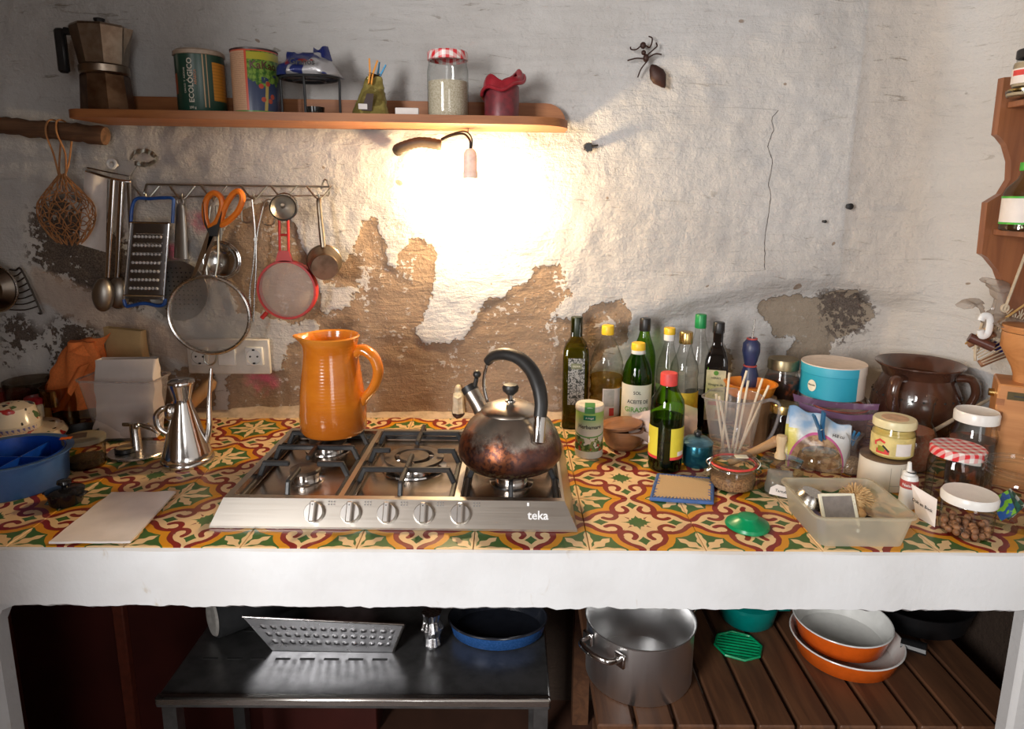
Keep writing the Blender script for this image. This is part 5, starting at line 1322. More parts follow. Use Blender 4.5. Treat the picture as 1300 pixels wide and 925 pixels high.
# oil can
x, Y, r = base(240, 599, 64); H = top(238, 481, Y)
t = thing('oil_can', 'shiny conical stainless steel oil can with long thin spout', 'oil can', (x, Y, CT + .0006))
b = B(); b.lathe([(0, 0), (r * .97, 0), (r, .004), (r * .99, .010), (r * .93, .014), (r * .93, .022), (r * .88, .027), (r * .34, H * .72), (r * .33, H * .78), (r * .46, H * .93), (r * .46, H * .95), (0, H * .95)], 48); part('body', b, M_shiny, t)
b = B(); b.lathe([(r * .47, H * .945), (r * .5, H * .955), (r * .49, H * .975), (r * .3, H), (0, H)], 36); part('lid', b, M_shiny, t)
b = B(); e = atY(268, 468, Y + .03) - Vector((x, Y, CT)); b.tube(spl([(r * .72, .008, H * .22), (r * .86, .012, H * .40), (e.x - .006, .022, H * .72), (e.x, .03, e.z)], 8), [.0085 - .005 * k / 24 for k in range(25)], 12); part('spout', b, M_shiny, t)
b = B(); b.tube(spl([(-r * .36, -.006, H * .66), (-r * .7, -.012, H * .66), (-r * .95, -.014, H * .58), (-r * .9, -.014, H * .44), (-r * .62, -.01, H * .36)], 6), .0062, 10, flat=.8); b.sphere((-r * .4, -.012, H * .62), .013, 14, 1, 1, 1.6); part('handle', b, M_shiny, t)

# ================================================================== right end of the worktop: bottles
Z0 = CT + .0006
def bottle(name, label, px, Y, wpx, pytop, prof, gmat, cap=None, liquid=None, sq=0, group=None, rz=0, pymid=500):
    x = atY(px, pymid, Y).x; r = wid(wpx, Y, CT + .08) / 2; H = top(px, pytop, Y)
    t = face(thing(name, label, 'bottle', (x, Y, Z0), rz, group))
    P = [(a * r, c * H) for a, c in prof]
    b = B(); b.lathe(P, 36 if sq == 0 else 48, sq=sq); part('glass_body', b, gmat, t)
    if liquid:
        lv, lm = liquid; Q = []
        for (a, c), (a2, c2) in zip(P, P[1:]):
            Q.append((max(a - .0015, 0), c + (.003 if not Q else 0)))
            if c2 > lv * H:
                k = (lv * H - c) / max(c2 - c, 1e-6); rr = a + (a2 - a) * k - .0015; Q += [(rr, lv * H), (0, lv * H)]; break
        b = B(); b.lathe(Q, 36 if sq == 0 else 48, sq=sq); part('liquid', b, lm, t)
    if cap:
        rc, z0, cm = cap[:3]; b = B(); b.lathe([(rc * r, z0 * H), (rc * r * 1.03, z0 * H + .002), (rc * r, H - .002), (rc * r * .92, H), (0, H)], 30, wob=(lambda a, z: 1 + .012 * sin(40 * a))); part('cap', b, cm, t)
        if len(cap) > 3:
            b = B(); b.lathe([(rc * r * .98, cap[3] * H), (rc * r * 1.0, cap[3] * H + .001), (rc * r * 1.0, z0 * H), (rc * r * .95, z0 * H)], 28); part('cap_ring', b, M_white, t)
    return t, r, H
G_dk = glass('dark_olive_glass', (0.50, 0.47, 0.10), (0.10, 0.10, 0.015), .6)
G_gr = glass('green_glass', (0.33, 0.60, 0.07), (0.05, 0.17, 0.012), .6)
G_lg = glass('tall_green_glass', (0.38, 0.60, 0.12), (0.08, 0.2, 0.03), .6)
L_oil = glass('golden_oil', (0.92, 0.79, 0.45), (0.78, 0.58, 0.2), .1)
L_dark = mat('dark_liquid', (0.012, 0.006, 0.004), .15)
L_olive = mat('olive_liquid', (0.13, 0.12, 0.012), .2)
P_std = [(0, .004), (.86, 0), (.97, .012), (1, .03), (1, .60), (.97, .66), (.80, .74), (.52, .82), (.42, .87), (.40, .95), (.40, .985)]
t, r, H = bottle('oil_bottle', 'tall square dark olive oil bottle with ornate label, leftmost of the bottles', 730, 1.70, 33, 402,
                 [(0, .003), (.9, 0), (.97, .01), (.98, .62), (.95, .70), (.78, .76), (.46, .81), (.40, .84), (.40, .99)], G_dk, (.44, .83, mat('dark_green_capsule', (0.02, 0.03, 0.012), .35)), (.74, L_olive), sq=7)
def ornate(a, z, v): return mixc(nz(v, 130, 4, .6, 1.5).sst(.49, .52), (0.42, 0.42, 0.4, 1), (0.03, 0.035, 0.03, 1))
b = B(); b.box((.002, -r * .97 - .0008, H * .44), (r * 1.22, .0012, H * .42)); lb = part('label', b, wrap_mat('ornate_print', ornate, .5), t)
b = B(); b.box((.002, -r * .97 - .0018, H * .58), (r * .8, .001, H * .05)); part('title_plate', b, mat('sage_print', (0.2, 0.22, 0.12), .5), lb)
b = B(); b.ftext('OLIVA', Matrix.Translation((.002, -r * .97 - .0026, H * .58)) @ Matrix.Rotation(pi / 2, 4, 'X'), .007); part('lettering', b, M_cream, lb)
# ribbed clear oil bottle
P_rib = [(0, .003), (.88, 0), (.98, .02)] + [(1 - (.05 if k % 2 else 0) - (.06 if 9 <= k <= 14 and k % 3 == 0 else 0), .03 + .033 * k) for k in range(19)] + [(.9, .70), (.62, .82), (.34, .90), (.31, .93), (.31, .97)]
t, r, H = bottle('oil_bottle', 'ribbed clear plastic bottle of golden oil with yellow cap', 769, 1.685, 42, 413, P_rib, glass('clear_pet', (0.97, 0.97, 0.95), (0.62, 0.6, 0.52), .8), (.36, .915, M_yellowcap), (.52, L_oil))
b = B(); b.band(r * 1.01, H * .1, H * .43, -.18, 1.35, 14); lb = part('label', b, M_paper, t)
b = B(); b.band(r * 1.025, H * .26, H * .42, -.12, .5, 6); part('info_panel', b, mat('grey_panel', (0.5, 0.5, 0.47), .6), lb); b = B(); b.band(r * 1.03, H * .17, H * .245, .22, .5, 5); part('red_bird', b, M_rubber, lb)
b = B(); b.band(r * 1.025, H * .12, H * .42, .95, 1.3, 5); part('sunflower_edge', b, M_yellowcap, lb)
t, r, H = bottle('oil_bottle', 'tall green glass bottle with black cap behind the sunflower oil bottle', 815, 1.724, 30, 404, P_std, G_lg, (.45, .885, M_black), (.4, L_olive))
t, r, H = bottle('oil_bottle', 'green glass sunflower oil bottle with white label and yellow cap', 808, 1.635, 37, 435,
                 [(0, .004), (.88, 0), (.98, .012), (1, .03), (1, .62), (.96, .69), (.78, .79), (.50, .87), (.42, .9), (.40, .96)], G_gr, (.46, .925, M_yellowcap, .885), (.5, L_olive))
b = B(); b.band(r * 1.004, H * .1, H * .58, -1.35, 1.35, 22); lb = part('label', b, mat('label_white_cream', (0.72, 0.72, 0.62), .6, var=.03), t)
b = B(); b.ctext('ACEITE DE', r * 1.03, .12, H * .405, .0125, maxw=r * 1.5); b.ctext('SOL', r * 1.03, .05, H * .5, .011); part('lettering', b, M_ink, lb)
b = B(); b.ctext('GIRASOL', r * 1.03, .1, H * .32, .0175, maxw=r * 1.85); part('lettering', b, mat('green_print', (0.12, 0.4, 0.04), .5), lb)
P_cl = [(0, .004), (.86, 0), (.97, .012), (1, .03), (1, .56), (.97, .6), (.84, .68), (.55, .78), (.42, .85), (.40, .92), (.40, .98)]
t, r, H = bottle('glass_bottle', 'empty clear glass bottle with yellow and white cap', 846, 1.715, 28, 416, P_cl, M_gl2, (.5, .935, M_yellowcap, .875), (.22, glass('amber_liquid', (0.35, 0.2, 0.05), (0.2, 0.1, 0.02), .1)))
b = B(); b.band(r * 1.01, H * .24, H * .44, -1.2, -.1, 8); part('label', b, M_paper, t)
t, r, H = bottle('vinegar_bottle', 'clear bottle with gold cap and yellow band label', 867, 1.645, 36, 421,
                 [(0, .004), (.88, 0), (.98, .012), (1, .03), (1, .48), (.93, .56), (.98, .62), (.88, .70), (.55, .80), (.42, .87), (.40, .98)], M_gl2, (.46, .89, M_gold), (.36, L_dark))
b = B(); b.band(r * 1.01, H * .24, H * .44, -1.5, 1.5, 20); part('label', b, mat('yellow_label', (0.7, 0.45, 0.03), .5), t); b = B(); b.band(r * 1.012, H * .19, H * .235, -1.5, 1.5, 20); part('label_edge', b, M_ink, t)
t, r, H = bottle('vinegar_bottle', 'clear ribbed bottle with bright green cap, at the back by the wall', 884, 1.72, 30, 399, P_cl, M_gl2, (.46, .88, mat('bright_green_cap', (0.01, 0.26, 0.07), .35)), (.3, L_dark))
t, r, H = bottle('vinegar_bottle', 'dark square bottle of balsamic vinegar with tall cream label', 907, 1.665, 28, 409,
                 [(0, .003), (.93, 0), (.98, .012), (1, .62), (.96, .67), (.7, .75), (.46, .80), (.44, .83), (.44, .93)], mat('near_black_glass', (0.008, 0.006, 0.005), .08, coat=.4), (.5, .905, M_black), None, sq=8)
b = B(); b.box((.001, -r - .0006, H * .36), (r * 1.66, .001, H * .46)); lb = part('label', b, mat('buff_label', (0.68, 0.6, 0.38), .6), t)
M_f = lambda z, xo=0.0: Matrix.Translation((.001 + xo, -r - .0014, H * z)) @ Matrix.Rotation(pi / 2, 4, 'X')
b = B(); b.ftext('HERBES', M_f(.52), .007, r * 1.2); b.ftext('Vinagre de', M_f(.46), .0085, r * 1.3); b.ftext('Balsamico', M_f(.41), .0095, r * 1.45); b.ftext('Oil', M_f(.36), .009); part('lettering', b, M_ink, lb)
b = B(); b.box((-.002, -r - .0014, H * .29), (r * .9, .0008, H * .035)); part('red_seal', b, M_rubber, lb); b = B(); b.lathe([(0, 0), (.006, 0), (.006, .0008), (0, .0008)], 16, M=M_f(.565) @ Matrix.Translation((0, 0, -.0004))); part('green_badge', b, mat('green_badge', (0.1, 0.3, 0.03), .5), lb)
b = B(); b.box((.012, -r - .0014, H * .19), (r * .6, .0008, H * .08)); part('orange_patch', b, mat('orange_patch', (0.65, 0.28, 0.05), .6), lb)
# red cap bottle in front
x, Y, r = base(843, 602, 42); H = top(846, 473, Y)
t = thing('oil_bottle', 'half full green bottle with red cap and yellow label, in front of the others', 'bottle', (x, Y, Z0)); face(t)
P_ = [(0, .004), (.88, 0), (.97, .012), (1, .03), (1, .64), (.93, .73), (.62, .82), (.42, .89), (.40, .97)]; P_ = [(a * r, c * H) for a, c in P_]
b = B(); b.lathe(P_, 40); part('glass_body', b, G_gr, t)
b = B(); b.lathe([(0, .004), (r * .93, .004), (r * .965, H * .03), (r * .965, H * .56), (0, H * .56)], 36); part('liquid', b, L_dark, t)
b = B(); b.lathe([(r * .46, H * .875), (r * .5, H * .88), (r * .5, H * .985), (r * .46, H), (0, H)], 30); part('cap', b, M_rubber, t)
M_yl = mat('lime_yellow_label', (0.68, 0.58, 0.05), .5, scale=20, var=.06)
for a0, a1, k in ((-1.6, -.48, 0), (.28, 1.5, 1)):
    b = B(); b.band(r * 1.006, H * .17, H * .47, a0, a1, 14); lb = part('label', b, M_yl, t); b = B(); b.band(r * 1.01, H * .145, H * .175, a0, a1, 14); part('red_edge', b, M_rubber, lb)
    if k: b = B(); b.band(r * 1.012, H * .18, H * .225, .75, 1.3, 6); part('barcode_patch', b, M_paper, lb)
    else: b = B(); b.band(r * 1.012, H * .27, H * .34, -1.5, -1.2, 4); part('pale_patch', b, M_paper, lb)

# herb salt shaker
x, Y, r = base(747, 583, 35); H = top(747, 512, Y)
def herb(a, z, v):
    c = mixc((z - H * .62).sst(-.02, .03), (0.72, 0.72, 0.66, 1), (0.3, 0.5, 0.12, 1)); n = nz(v, 60, 3)
    veg = (n + (z - H * .3) * -6.0).gt(.42) * z.lt(H * .42) * z.gt(H * .14)
    c = mixc(veg, c, mixc(nz(v, 90, 2).sst(.4, .6), (0.03, 0.09, 0.02, 1), (0.25, 0.32, 0.1, 1)))
    c = mixc(veg * nz(v, 70, 1).sst(.64, .66), c, (0.5, 0.06, 0.04, 1))
    arc_ = (z - H * .42 - (a * a) * .004).abs().lt(.0016); return mixc(arc_, c, (0.1, 0.35, 0.08, 1))
t = thing('salt_shaker', 'white and green cardboard herb salt drum beside the wooden lidded bowl', 'shaker', (x, Y, Z0)); face(t)
b = B(); b.lathe([(0, 0), (r * .98, 0), (r, .003), (r, H * .9), (0, H * .9)], 40); part('drum', b, wrap_mat('herb_print', herb, .4), t)
b = B(); b.lathe([(r * 1.0, H * .895), (r * 1.03, H * .905), (r * 1.03, H * .97), (r * .96, H), (0, H * .985)], 36); ld = part('lid', b, mat('shaker_white', (0.8, 0.76, 0.68), .4), t)
b = B(); b.box((0, -r * .42, H * .99), (r * .72, r * 1.1, .003), .0005); b.band(r * 1.035, H * .88, H * .985, -.35, .35, 5); part('pouring_flap', b, mat('flap_green', (0.06, 0.25, 0.07), .4), ld)
b = B(); b.ctext('Herbamare', r + .0008, .02, H * .62, .0125, maxw=r * 1.75); part('lettering', b, M_ink, t)
b = B(); b.band(r + .0006, H * .75, H * .84, -.42, .42, 8); em = part('emblem', b, mat('emblem_green', (0.0, 0.2, 0.1), .5), t); b = B(); b.ctext('A.Vogel', r + .0015, 0, H * .795, .006); part('lettering', b, M_white, em)
# wooden bowl with lid
x, Y, r = base(790, 576, 44); r = wid(52, Y, CT + .04) / 2; H = top(783, 532, Y)
M_olv = wood('olive_wood', (0.34, 0.15, 0.06, 1), (0.12, 0.045, 0.02, 1), .7, 'x', .4, .2)
t = thing('wooden_bowl', 'turned brown wood bowl with tilted wooden lid beside the salt drum', 'bowl', (x, Y, Z0))
b = B(); b.lathe([(0, 0), (r * .6, 0), (r * .85, H * .15), (r, H * .5), (r * .98, H * .72), (r * .9, H * .72), (r * .85, H * .4), (0, H * .12)], 40); part('bowl_body', b, M_olv, t)
b = B(); b.lathe([(0, 0), (r * 1.0, .001), (r * 1.0, .006), (r * .6, .012), (0, .014)], 40, M=Matrix.Translation((-.004, .0, H * .78)) @ Matrix.Rotation(R_(-7), 4, 'Y')); part('lid', b, M_olv, t)
# paper napkin behind the red capped bottle
q = atZ(842, 560, CT); b = B()
def wrapn(u, w):
    x = -.09 + .15 * u; z = .02 + .055 * w + .02 * sin(u * 3) + (.022 * u if w > .5 else 0) ; y = .028 * w + .012 * sin(u * 9 + w * 2) + .006 * noise.noise(Vector((u * 9, w * 9, 4)))
    return (x, y, max(.001, z - .02 * (1 - w)))
b.grid(28, 12, wrapn); b.grid(28, 12, lambda u, w: Vector(wrapn(u, w)) + Vector((0, .0016, 0)))
b.grid(20, 8, lambda u, w: (-.105 + .1 * u, -.03 + .035 * w, .05 - .03 * (1 - w) * u - .012 * u + .004 * sin(u * 8))); b.grid(20, 8, lambda u, w: (-.105 + .1 * u, -.029 + .035 * w, .048 - .03 * (1 - w) * u - .012 * u + .004 * sin(u * 8)))
solo('crumpled_napkin', b, mat('pinkish_napkin', (0.68, 0.54, 0.47), .85, scale=30, var=.05, bmp=.2), 'pinkish paper napkin crumpled behind the red capped bottle', 'napkin', (q.x + .006, 1.525, Z0))
# blue pot
x, Y, r = base(883, 597, 40); H = top(883, 546, Y)
t = thing('blue_sugar_pot', 'small metallic blue lidded pot beside the red capped bottle', 'pot', (x, Y, Z0))
M_mb = mat('metallic_blue', (0.02, 0.13, 0.19), .2, .75, var=.05)
b = B(); b.lathe([(0, 0), (r * .8, 0), (r * .95, H * .12), (r * 1.0, H * .35), (r * .96, H * .6), (r * .92, H * .64), (0, H * .64)], 40); part('pot_body', b, M_mb, t)
b = B(); b.lathe([(r * .98, H * .63), (r * .99, H * .67), (r * .7, H * .78), (0, H * .83)], 40); ld = part('lid', b, mat('blue_lid', (0.1, 0.22, 0.28), .25, .6), t)
b = B(); b.sphere((0, 0, H * .9), H * .11, 18); part('knob', b, M_black, ld)
# measuring jug with straws
Y = 1.50; x = atY(930, 545, Y).x; rb, rt = wid(46, Y) / 2, wid(66, Y, CT + .1) / 2; H = top(930, 508, Y - rt * .6)
t = thing('measuring_jug', 'clear plastic measuring jug holding drinking straws', 'jug', (x, Y, Z0))
def sp2(a, z):
    d = (a - pi * 1.05 + pi) % (2 * pi) - pi; return 1 + .3 * math.exp(-(d / .3) ** 2) * max(0, (z / H - .75) / .25) ** 1.5
b = B(); b.lathe([(0, 0), (rb, 0), (rb * 1.02, .003), (rt, H * .97), (rt * 1.04, H)], 44, wob=sp2); part('jug_body', b, M_plast, t)
b = B(); b.tube([((rt * 1.02) * sp2(a, H) * cos(a), (rt * 1.02) * sp2(a, H) * sin(a), H) for a in [2 * pi * k / 44 for k in range(44)]], .0017, 6, True); b.tube(spl([(rt * .92, -.008, H * .9), (rt * 1.3, -.014, H * .96), (rt * 1.62, -.018, H * .86), (rt * 1.5, -.018, H * .5), (rt * 1.18, -.014, H * .22), (rb * 1.02, -.008, H * .14)], 6), .0038, 8, flat=1.6); part('handle', b, M_plast, t)
STRAW = ['upright cream straw, left of the bent tall one', 'tall cream straw with a bent tip standing in the jug', 'short upright cream straw in the middle of the jug', 'long cream straw leaning right, beside the rightmost one', 'thick pale straw leaning furthest to the right in the jug', 'low cream straw at the far left of the jug rim', 'low cream straw next to the far left one in the jug']
M_straw = mat('cream_straw', (0.72, 0.62, 0.46), .5, var=.05)
for i, (bx, tx, ty, dy) in enumerate(((916, 926, 473, .0), (930, 945, 467, .012), (932, 950, 483, -.015), (938, 968, 480, .0), (936, 976, 489, -.01), (920, 909, 500, .01), (926, 913, 503, -.02))):
    pt = atY(tx, ty, Y + dy) - Vector((x, Y, Z0)); pb = Vector((atY(bx, 570, Y).x - x, dy * .4, .006))
    b = B(); m1 = pb.lerp(pt, .75); b.tube([pb, m1, pt + (Vector((.006, 0, -.006)) if i == 1 else Vector((0, 0, 0)))], .0028, 8)
    solo('drinking_straw', b, M_straw, STRAW[i], 'straw', (x, Y, Z0), group='straws in the measuring jug')
# blue bulb tool standing behind
Y = 1.66; x = atY(954, 440, Y).x; H = top(956, 404, Y); r = wid(22, Y, CT + .15) / 2
def zz(py): return top(955, py, Y)
t = thing('blue_puffer', 'dark blue rubber bulb tool with a steel tip behind the orange bowl', 'tool', (x, Y, Z0))
b = B(); b.lathe([(0, 0), (r * 1.2, 0), (r * 1.25, .01), (r * 1.25, zz(500)), (r * 1.05, zz(478)), (r * .72, zz(465)), (r * .62, zz(463)), (r * .75, zz(458)), (r, zz(446)), (r * .95, zz(436)), (r * .5, zz(430)), (r * .45, zz(429)), (0, zz(429))], 32); part('bulb_body', b, mat('navy_rubber', (0.025, 0.035, 0.1), .4), t)
b = B(); 
for py, k in ((464, .68), (430, .52)): b.tube([(r * k * cos(a), r * k * sin(a), zz(py)) for a in [2 * pi * i / 24 for i in range(24)]], .0024, 6, True)
part('red_ring', b, mat('faded_red', (0.5, 0.08, 0.07), .5), t)
b = B(); b.tube([(0, 0, zz(430)), (.001, 0, zz(422)), (.002, 0, zz(404))], [.002, .002, .0012], 8); b.tube([(.001, 0, zz(423)), (.004, 0, zz(412)), (.002, 0, zz(405))], .0016, 6); part('steel_tip', b, M_steel, t)
# orange bowl over a brown paper bag
Y = 1.60; x = atY(957, 520, Y).x; Hb = top(957, 503, Y)
b = paperbag(.075, .075, Hb, 9, .0, .008); b.f.append(tuple(range(13 * 12, 14 * 12))); b.m.append(0)
solo('brown_paper_bag', b, mat('brown_kraft', (0.33, 0.18, 0.08), .8, scale=16, var=.12, bmp=.2), 'brown kraft paper bag standing under the orange bowl', 'bag', (x + .012, Y, Z0), .2)
q = atY(951, 500, Y); r = wid(64, Y, CT + .13) / 2; h0 = Hb + .004; H2 = top(951, 486, Y) - h0
b = B(); b.lathe([(0, 0), (r * .8, 0), (r * .86, .004), (r * .98, H2 * .9), (r * 1.03, H2), (r * .94, H2), (r * .82, .006), (0, .006)], 44); solo('orange_bowl', b, mat('orange_bowl_plastic', (0.75, 0.24, 0.02), .35, var=.05), 'shallow orange plastic bowl resting on the brown paper bag', 'bowl', (q.x, Y - .004, Z0 + h0 + .002))
# dark pickle jar, gold lidded dark jar
Y = 1.665; x = atY(992, 490, Y).x; r = wid(42, Y, CT + .1) / 2; H = top(992, 455, Y)
t = thing('pickle_jar', 'dark jar of preserved peppers with dull metal lid against the wall', 'jar', (x, Y, Z0))
b = B(); b.lathe(jar_prof(r, H * .95, .84, .86), 36); part('glass_body', b, M_gl2, t)
def pick(): 
    m, nt, bs = new_mat('dark_preserve'); v = coords(); n = nz(v, 38, 2); lnk(mixc(n.sst(.5, .62), (0.03, 0.012, 0.006, 1), (0.22, 0.045, 0.012, 1)), bs.inputs['Base Color']); bs.inputs['Roughness'].default_value = .3; return m
b = B(); b.lathe([(0, .004), (r * .92, .004), (r * .96, .016), (r * .96, H * .74), (0, H * .76)], 32); part('preserve', b, pick(), t)
b = B(); b.lathe([(r * .84, H * .86), (r * .9, H * .87), (r * .9, H * .97), (r * .85, H), (0, H * .99)], 36); part('lid', b, mat('tarnished_brass', (0.3, 0.24, 0.14), .35, .9), t)
Y = 1.535; x = atY(993, 545, Y).x; r = wid(37, Y, CT + .05) / 2; H = top(993, 512, Y)
t = thing('coffee_jar', 'dark filled jar with gold lid beside the blue patterned food bag', 'jar', (x, Y, Z0))
b = B(); b.lathe(jar_prof(r, H * .92, .86, .84), 36); part('glass_body', b, M_gl2, t)
b = B(); b.lathe([(0, .004), (r * .92, .004), (r * .965, .016), (r * .965, H * .7), (0, H * .7)], 32); part('contents', b, L_dark, t)
b = B(); b.lathe([(r * .85, H * .82), (r * .92, H * .83), (r * .92, H * .98), (r * .88, H), (0, H)], 36); part('lid', b, M_gold, t)
# blue round box on a clip jar, white carton behind
def clipjar(name, label, x, Y, r, H, seal, contents, lvl, group=None, labelpaper=False, rz=0):
    t = thing(name, label, 'jar', (x, Y, Z0), rz, group)
    b = B(); b.lathe([(0, .001), (r * .9, 0), (r * .97, .005), (r, .014), (r, H * .6), (r * .94, H * .68), (r * .96, H * .72), (r * 1.0, H * .735)], 40); part('glass_body', b, M_glass, t)
    b = B(); b.tube([(r * .98 * cos(a), r * .98 * sin(a), H * .75) for a in [2 * pi * k / 40 for k in range(40)]], .0022, 6, True, flat=1.4); part('rubber_seal', b, seal, t)
    b = B(); b.lathe([(r * 1.0, H * .765), (r * 1.0, H * .80), (r * .9, H * .86), (r * .88, H * .96), (r * .8, H), (0, H * .985)], 40); ld = part('glass_lid', b, M_glass, t)
    if labelpaper: b = B(); b.box((.012, -.01, H * 1.0), (r * .55, r * .36, .0012), 0, Matrix.Rotation(-.05, 4, 'Z')); part('paper_label', b, M_cream, ld)
    for s in (-1, 1):
        b = B(); X = s * r * 1.02
        b.tube(spl([(X, -.010, H * .60), (X + s * .006, -.010, H * .75), (X, -.006, H * .88), (X - s * .004, .006, H * .88), (X + s * .006, .010, H * .75), (X, .010, H * .60)], 4), .0013, 6)
        b.tube(spl([(X, -.008, H * .62), (X + s * .010, -.006, H * .5), (X + s * .008, .006, H * .36), (X + s * .003, .008, H * .5)], 4), .0015, 6)
        part('wire_clip', b, M_wire, t)
    b = B(); b.tube([(r * .95 * cos(a), r * .95 * sin(a), H * .64) for a in [2 * pi * k / 32 for k in range(32)]], .0012, 5, True); part('neck_wire', b, M_wire, t)
    if contents:
        b = B(); b.lathe([(0, .004), (r * .9, .004), (r * .955, .014), (r * .955, H * lvl), (r * .5, H * lvl * 1.04), (0, H * lvl)], 30); tag(part('contents', b, contents, t), kind='stuff')
    return t
M_seed = mat('brown_seed', (0.36, 0.2, 0.09), .7, scale=260, bmp=.8, col2=(0.12, 0.055, 0.025, 1))
Y = 1.615; x = atY(1066, 515, Y).x; r = wid(66, Y, CT + .06) / 2; H = top(1066, 500, Y)
clipjar('clip_jar', 'large clip top glass jar with orange seal under the blue round box', x, Y, r, H, mat('orange_rubber', (0.65, 0.1, 0.02), .5), M_seed, .45)
r = wid(77, Y, CT + .16) / 2; H2 = top(1057, 460, Y) - H
t = thing('round_box', 'blue and white round cardboard box stacked on the large clip jar', 'box', (atY(1057, 480, Y).x, Y, Z0 + H + .001)); face(t)
def rb_(a, z, v):
    c = mixc(a.gt(.85), (0.02, 0.33, 0.46, 1), (0.7, 0.63, 0.55, 1)); return mixc(z.gt(H2 * .72) * a.lt(.85), c, (0.035, 0.36, 0.5, 1))
M_bx = mat('box_board', (0.7, 0.6, 0.52), .7, var=.05)
b = B(); b.lathe([(0, 0), (r * .985, 0), (r * .985, H2 * .7), (r, H2 * .71), (r, H2 * .97), (r * .985, H2)], 48); part('wall', b, wrap_mat('blue_box_print', rb_, .5), t)
b = B(); b.lathe([(r * 1.004, H2 * .975), (r * .99, H2 * 1.002), (r * .95, H2 * .99), (0, H2 * .985)], 48); part('lid_top', b, M_bx, t)
c = H2 * .38; b = B(); 
def spot(u, w): 
    rr = .0115 * w; a = 2 * pi * u; aa = -.62 + rr * cos(a) / r; return ((r + .0008) * sin(aa), -(r + .0008) * cos(aa), c + rr * sin(a) * 1.25)
b.grid(24, 4, spot, wrap=True); st_ = part('round_sticker', b, M_cream, t); b = B(); b.ctext('Biscuits', r + .0016, -.62, c + .002, .006, maxw=.018); part('lettering', b, M_ink, st_)
Y = 1.675; x = atY(1030, 480, Y).x; b = B(); b.box((0, 0, top(1030, 478, Y) / 2), (.055, .03, top(1030, 478, Y)), .003); solo('white_carton', b, M_paper, 'plain white carton half hidden behind the blue round box', 'carton', (x, Y + .02, Z0), .1)
# small clip jar in front
x, Y, r = base(928, 629, 56); H = top(926, 577, Y)
clipjar('clip_jar', 'small clip top jar with red seal and brown seeds in front', x, Y, r, H, M_rubber, M_seed, .38, labelpaper=True)
# hexagonal jar
x, Y, r = base(988, 634, 50); H = top(990, 582, Y); r *= 1.08
t = thing('hexagonal_jar', 'six sided clear glass jar with folded label card, beside small clip jar', 'jar', (x, Y, Z0), -.26)
b = B(); b.lathe([(0, .002), (r * .96, 0), (r, .004), (r, H * .72), (r * .8, H * .82), (r * .78, H * .9)], 6); part('glass_body', b, M_gl3, t, ang=20)
b = B(); b.lathe([(r * .82, H * .9), (r * 1.02, H * .92), (r * .98, H * .97), (r * .6, H), (0, H)], 6, a0=.2); part('glass_lid', b, M_gl3, t, ang=20)
b = B(); b.prism([(-.024, .008), (.02, .002), (.024, .022), (-.01, .03), (-.022, .022)], r * .89, r * .90, Matrix.Rotation(pi / 2, 4, 'X') @ Matrix.Rotation(.0, 4, 'Y')); lb = part('label_card', b, M_paper, t); b = B(); b.ftext('Tartufi', Matrix.Translation((-.002, -r * .905, .016)) @ Matrix.Rotation(pi / 2, 4, 'X') @ Matrix.Rotation(-.15, 4, 'Z'), .008, .03); part('lettering', b, M_ink, lb)
b = B(); pillow(b, r * 1.3, r * 1.2, H * .62, 4, .006, 20, 10); part('bag_inside', b, glass('clouded_film', (0.9, 0.88, 0.85), (0.55, 0.5, 0.46), .6, .12, (0.72, 0.69, 0.64), .45), t)
b = B(); b.xf(Matrix.Identity(4)); b.lathe([(0, 0), (.011, 0), (.0115, .006), (.008, .014), (.0085, .03), (.011, .04), (.010, .048), (0, .05)], 20)
solo('wooden_pestle', b, wood('pestle_wood', (0.6, 0.45, 0.28, 1), (0.5, 0.36, 0.2, 1), 1, 'z', .6, 0), 'little pale wooden pestle standing on the hexagonal jar lid', 'pestle', (x - .004, Y, Z0 + H + .0008))
# wooden spoon handle lying behind the jug
b = B(); p0, p1 = atZ(925, 588, CT + .02), atY(985, 560, 1.40); b.tube([p0, p0.lerp(p1, .6), p1], [.008, .0085, .011], 12); b.sphere(p1, .0125, 12)
solo('wooden_stick', b, wood('stick_wood', (0.42, 0.25, 0.12, 1), (0.3, 0.16, 0.07, 1), 1, 'x', .6, 0), 'round ended wooden stick lying between the jug and the hexagonal jar', 'stick')
# glass storage dish (lying) beside
Y = 1.335; q = atY(1039, 585, Y)
t = thing('glass_dish', 'stacked clear glass dish with rounded lid behind the milky plastic box', 'dish', (q.x, Y, Z0), .35)
b = B(); tub(b, .085, .07, .045, .9, .016, .002); part('dish', b, M_gl2, t)
b = B(); b.grid(24, 8, lambda u, w: ((.046 - .012 * w ** 2) * cos(2 * pi * u), (.038 - .012 * w ** 2) * sin(2 * pi * u), .048 + .028 * (1 - (1 - w) ** 2)), wrap=True); b.f.append(tuple(range(7 * 24, 8 * 24))); b.m.append(0)
b.tube([(.046 * cos(a), .038 * sin(a), .048) for a in [2 * pi * k / 30 for k in range(30)]], .002, 6, True); b.tube([(.036 * cos(a), .028 * sin(a), .072) for a in [2 * pi * k / 30 for k in range(30)]], .0014, 6, True); part('lid', b, M_gl2, t)
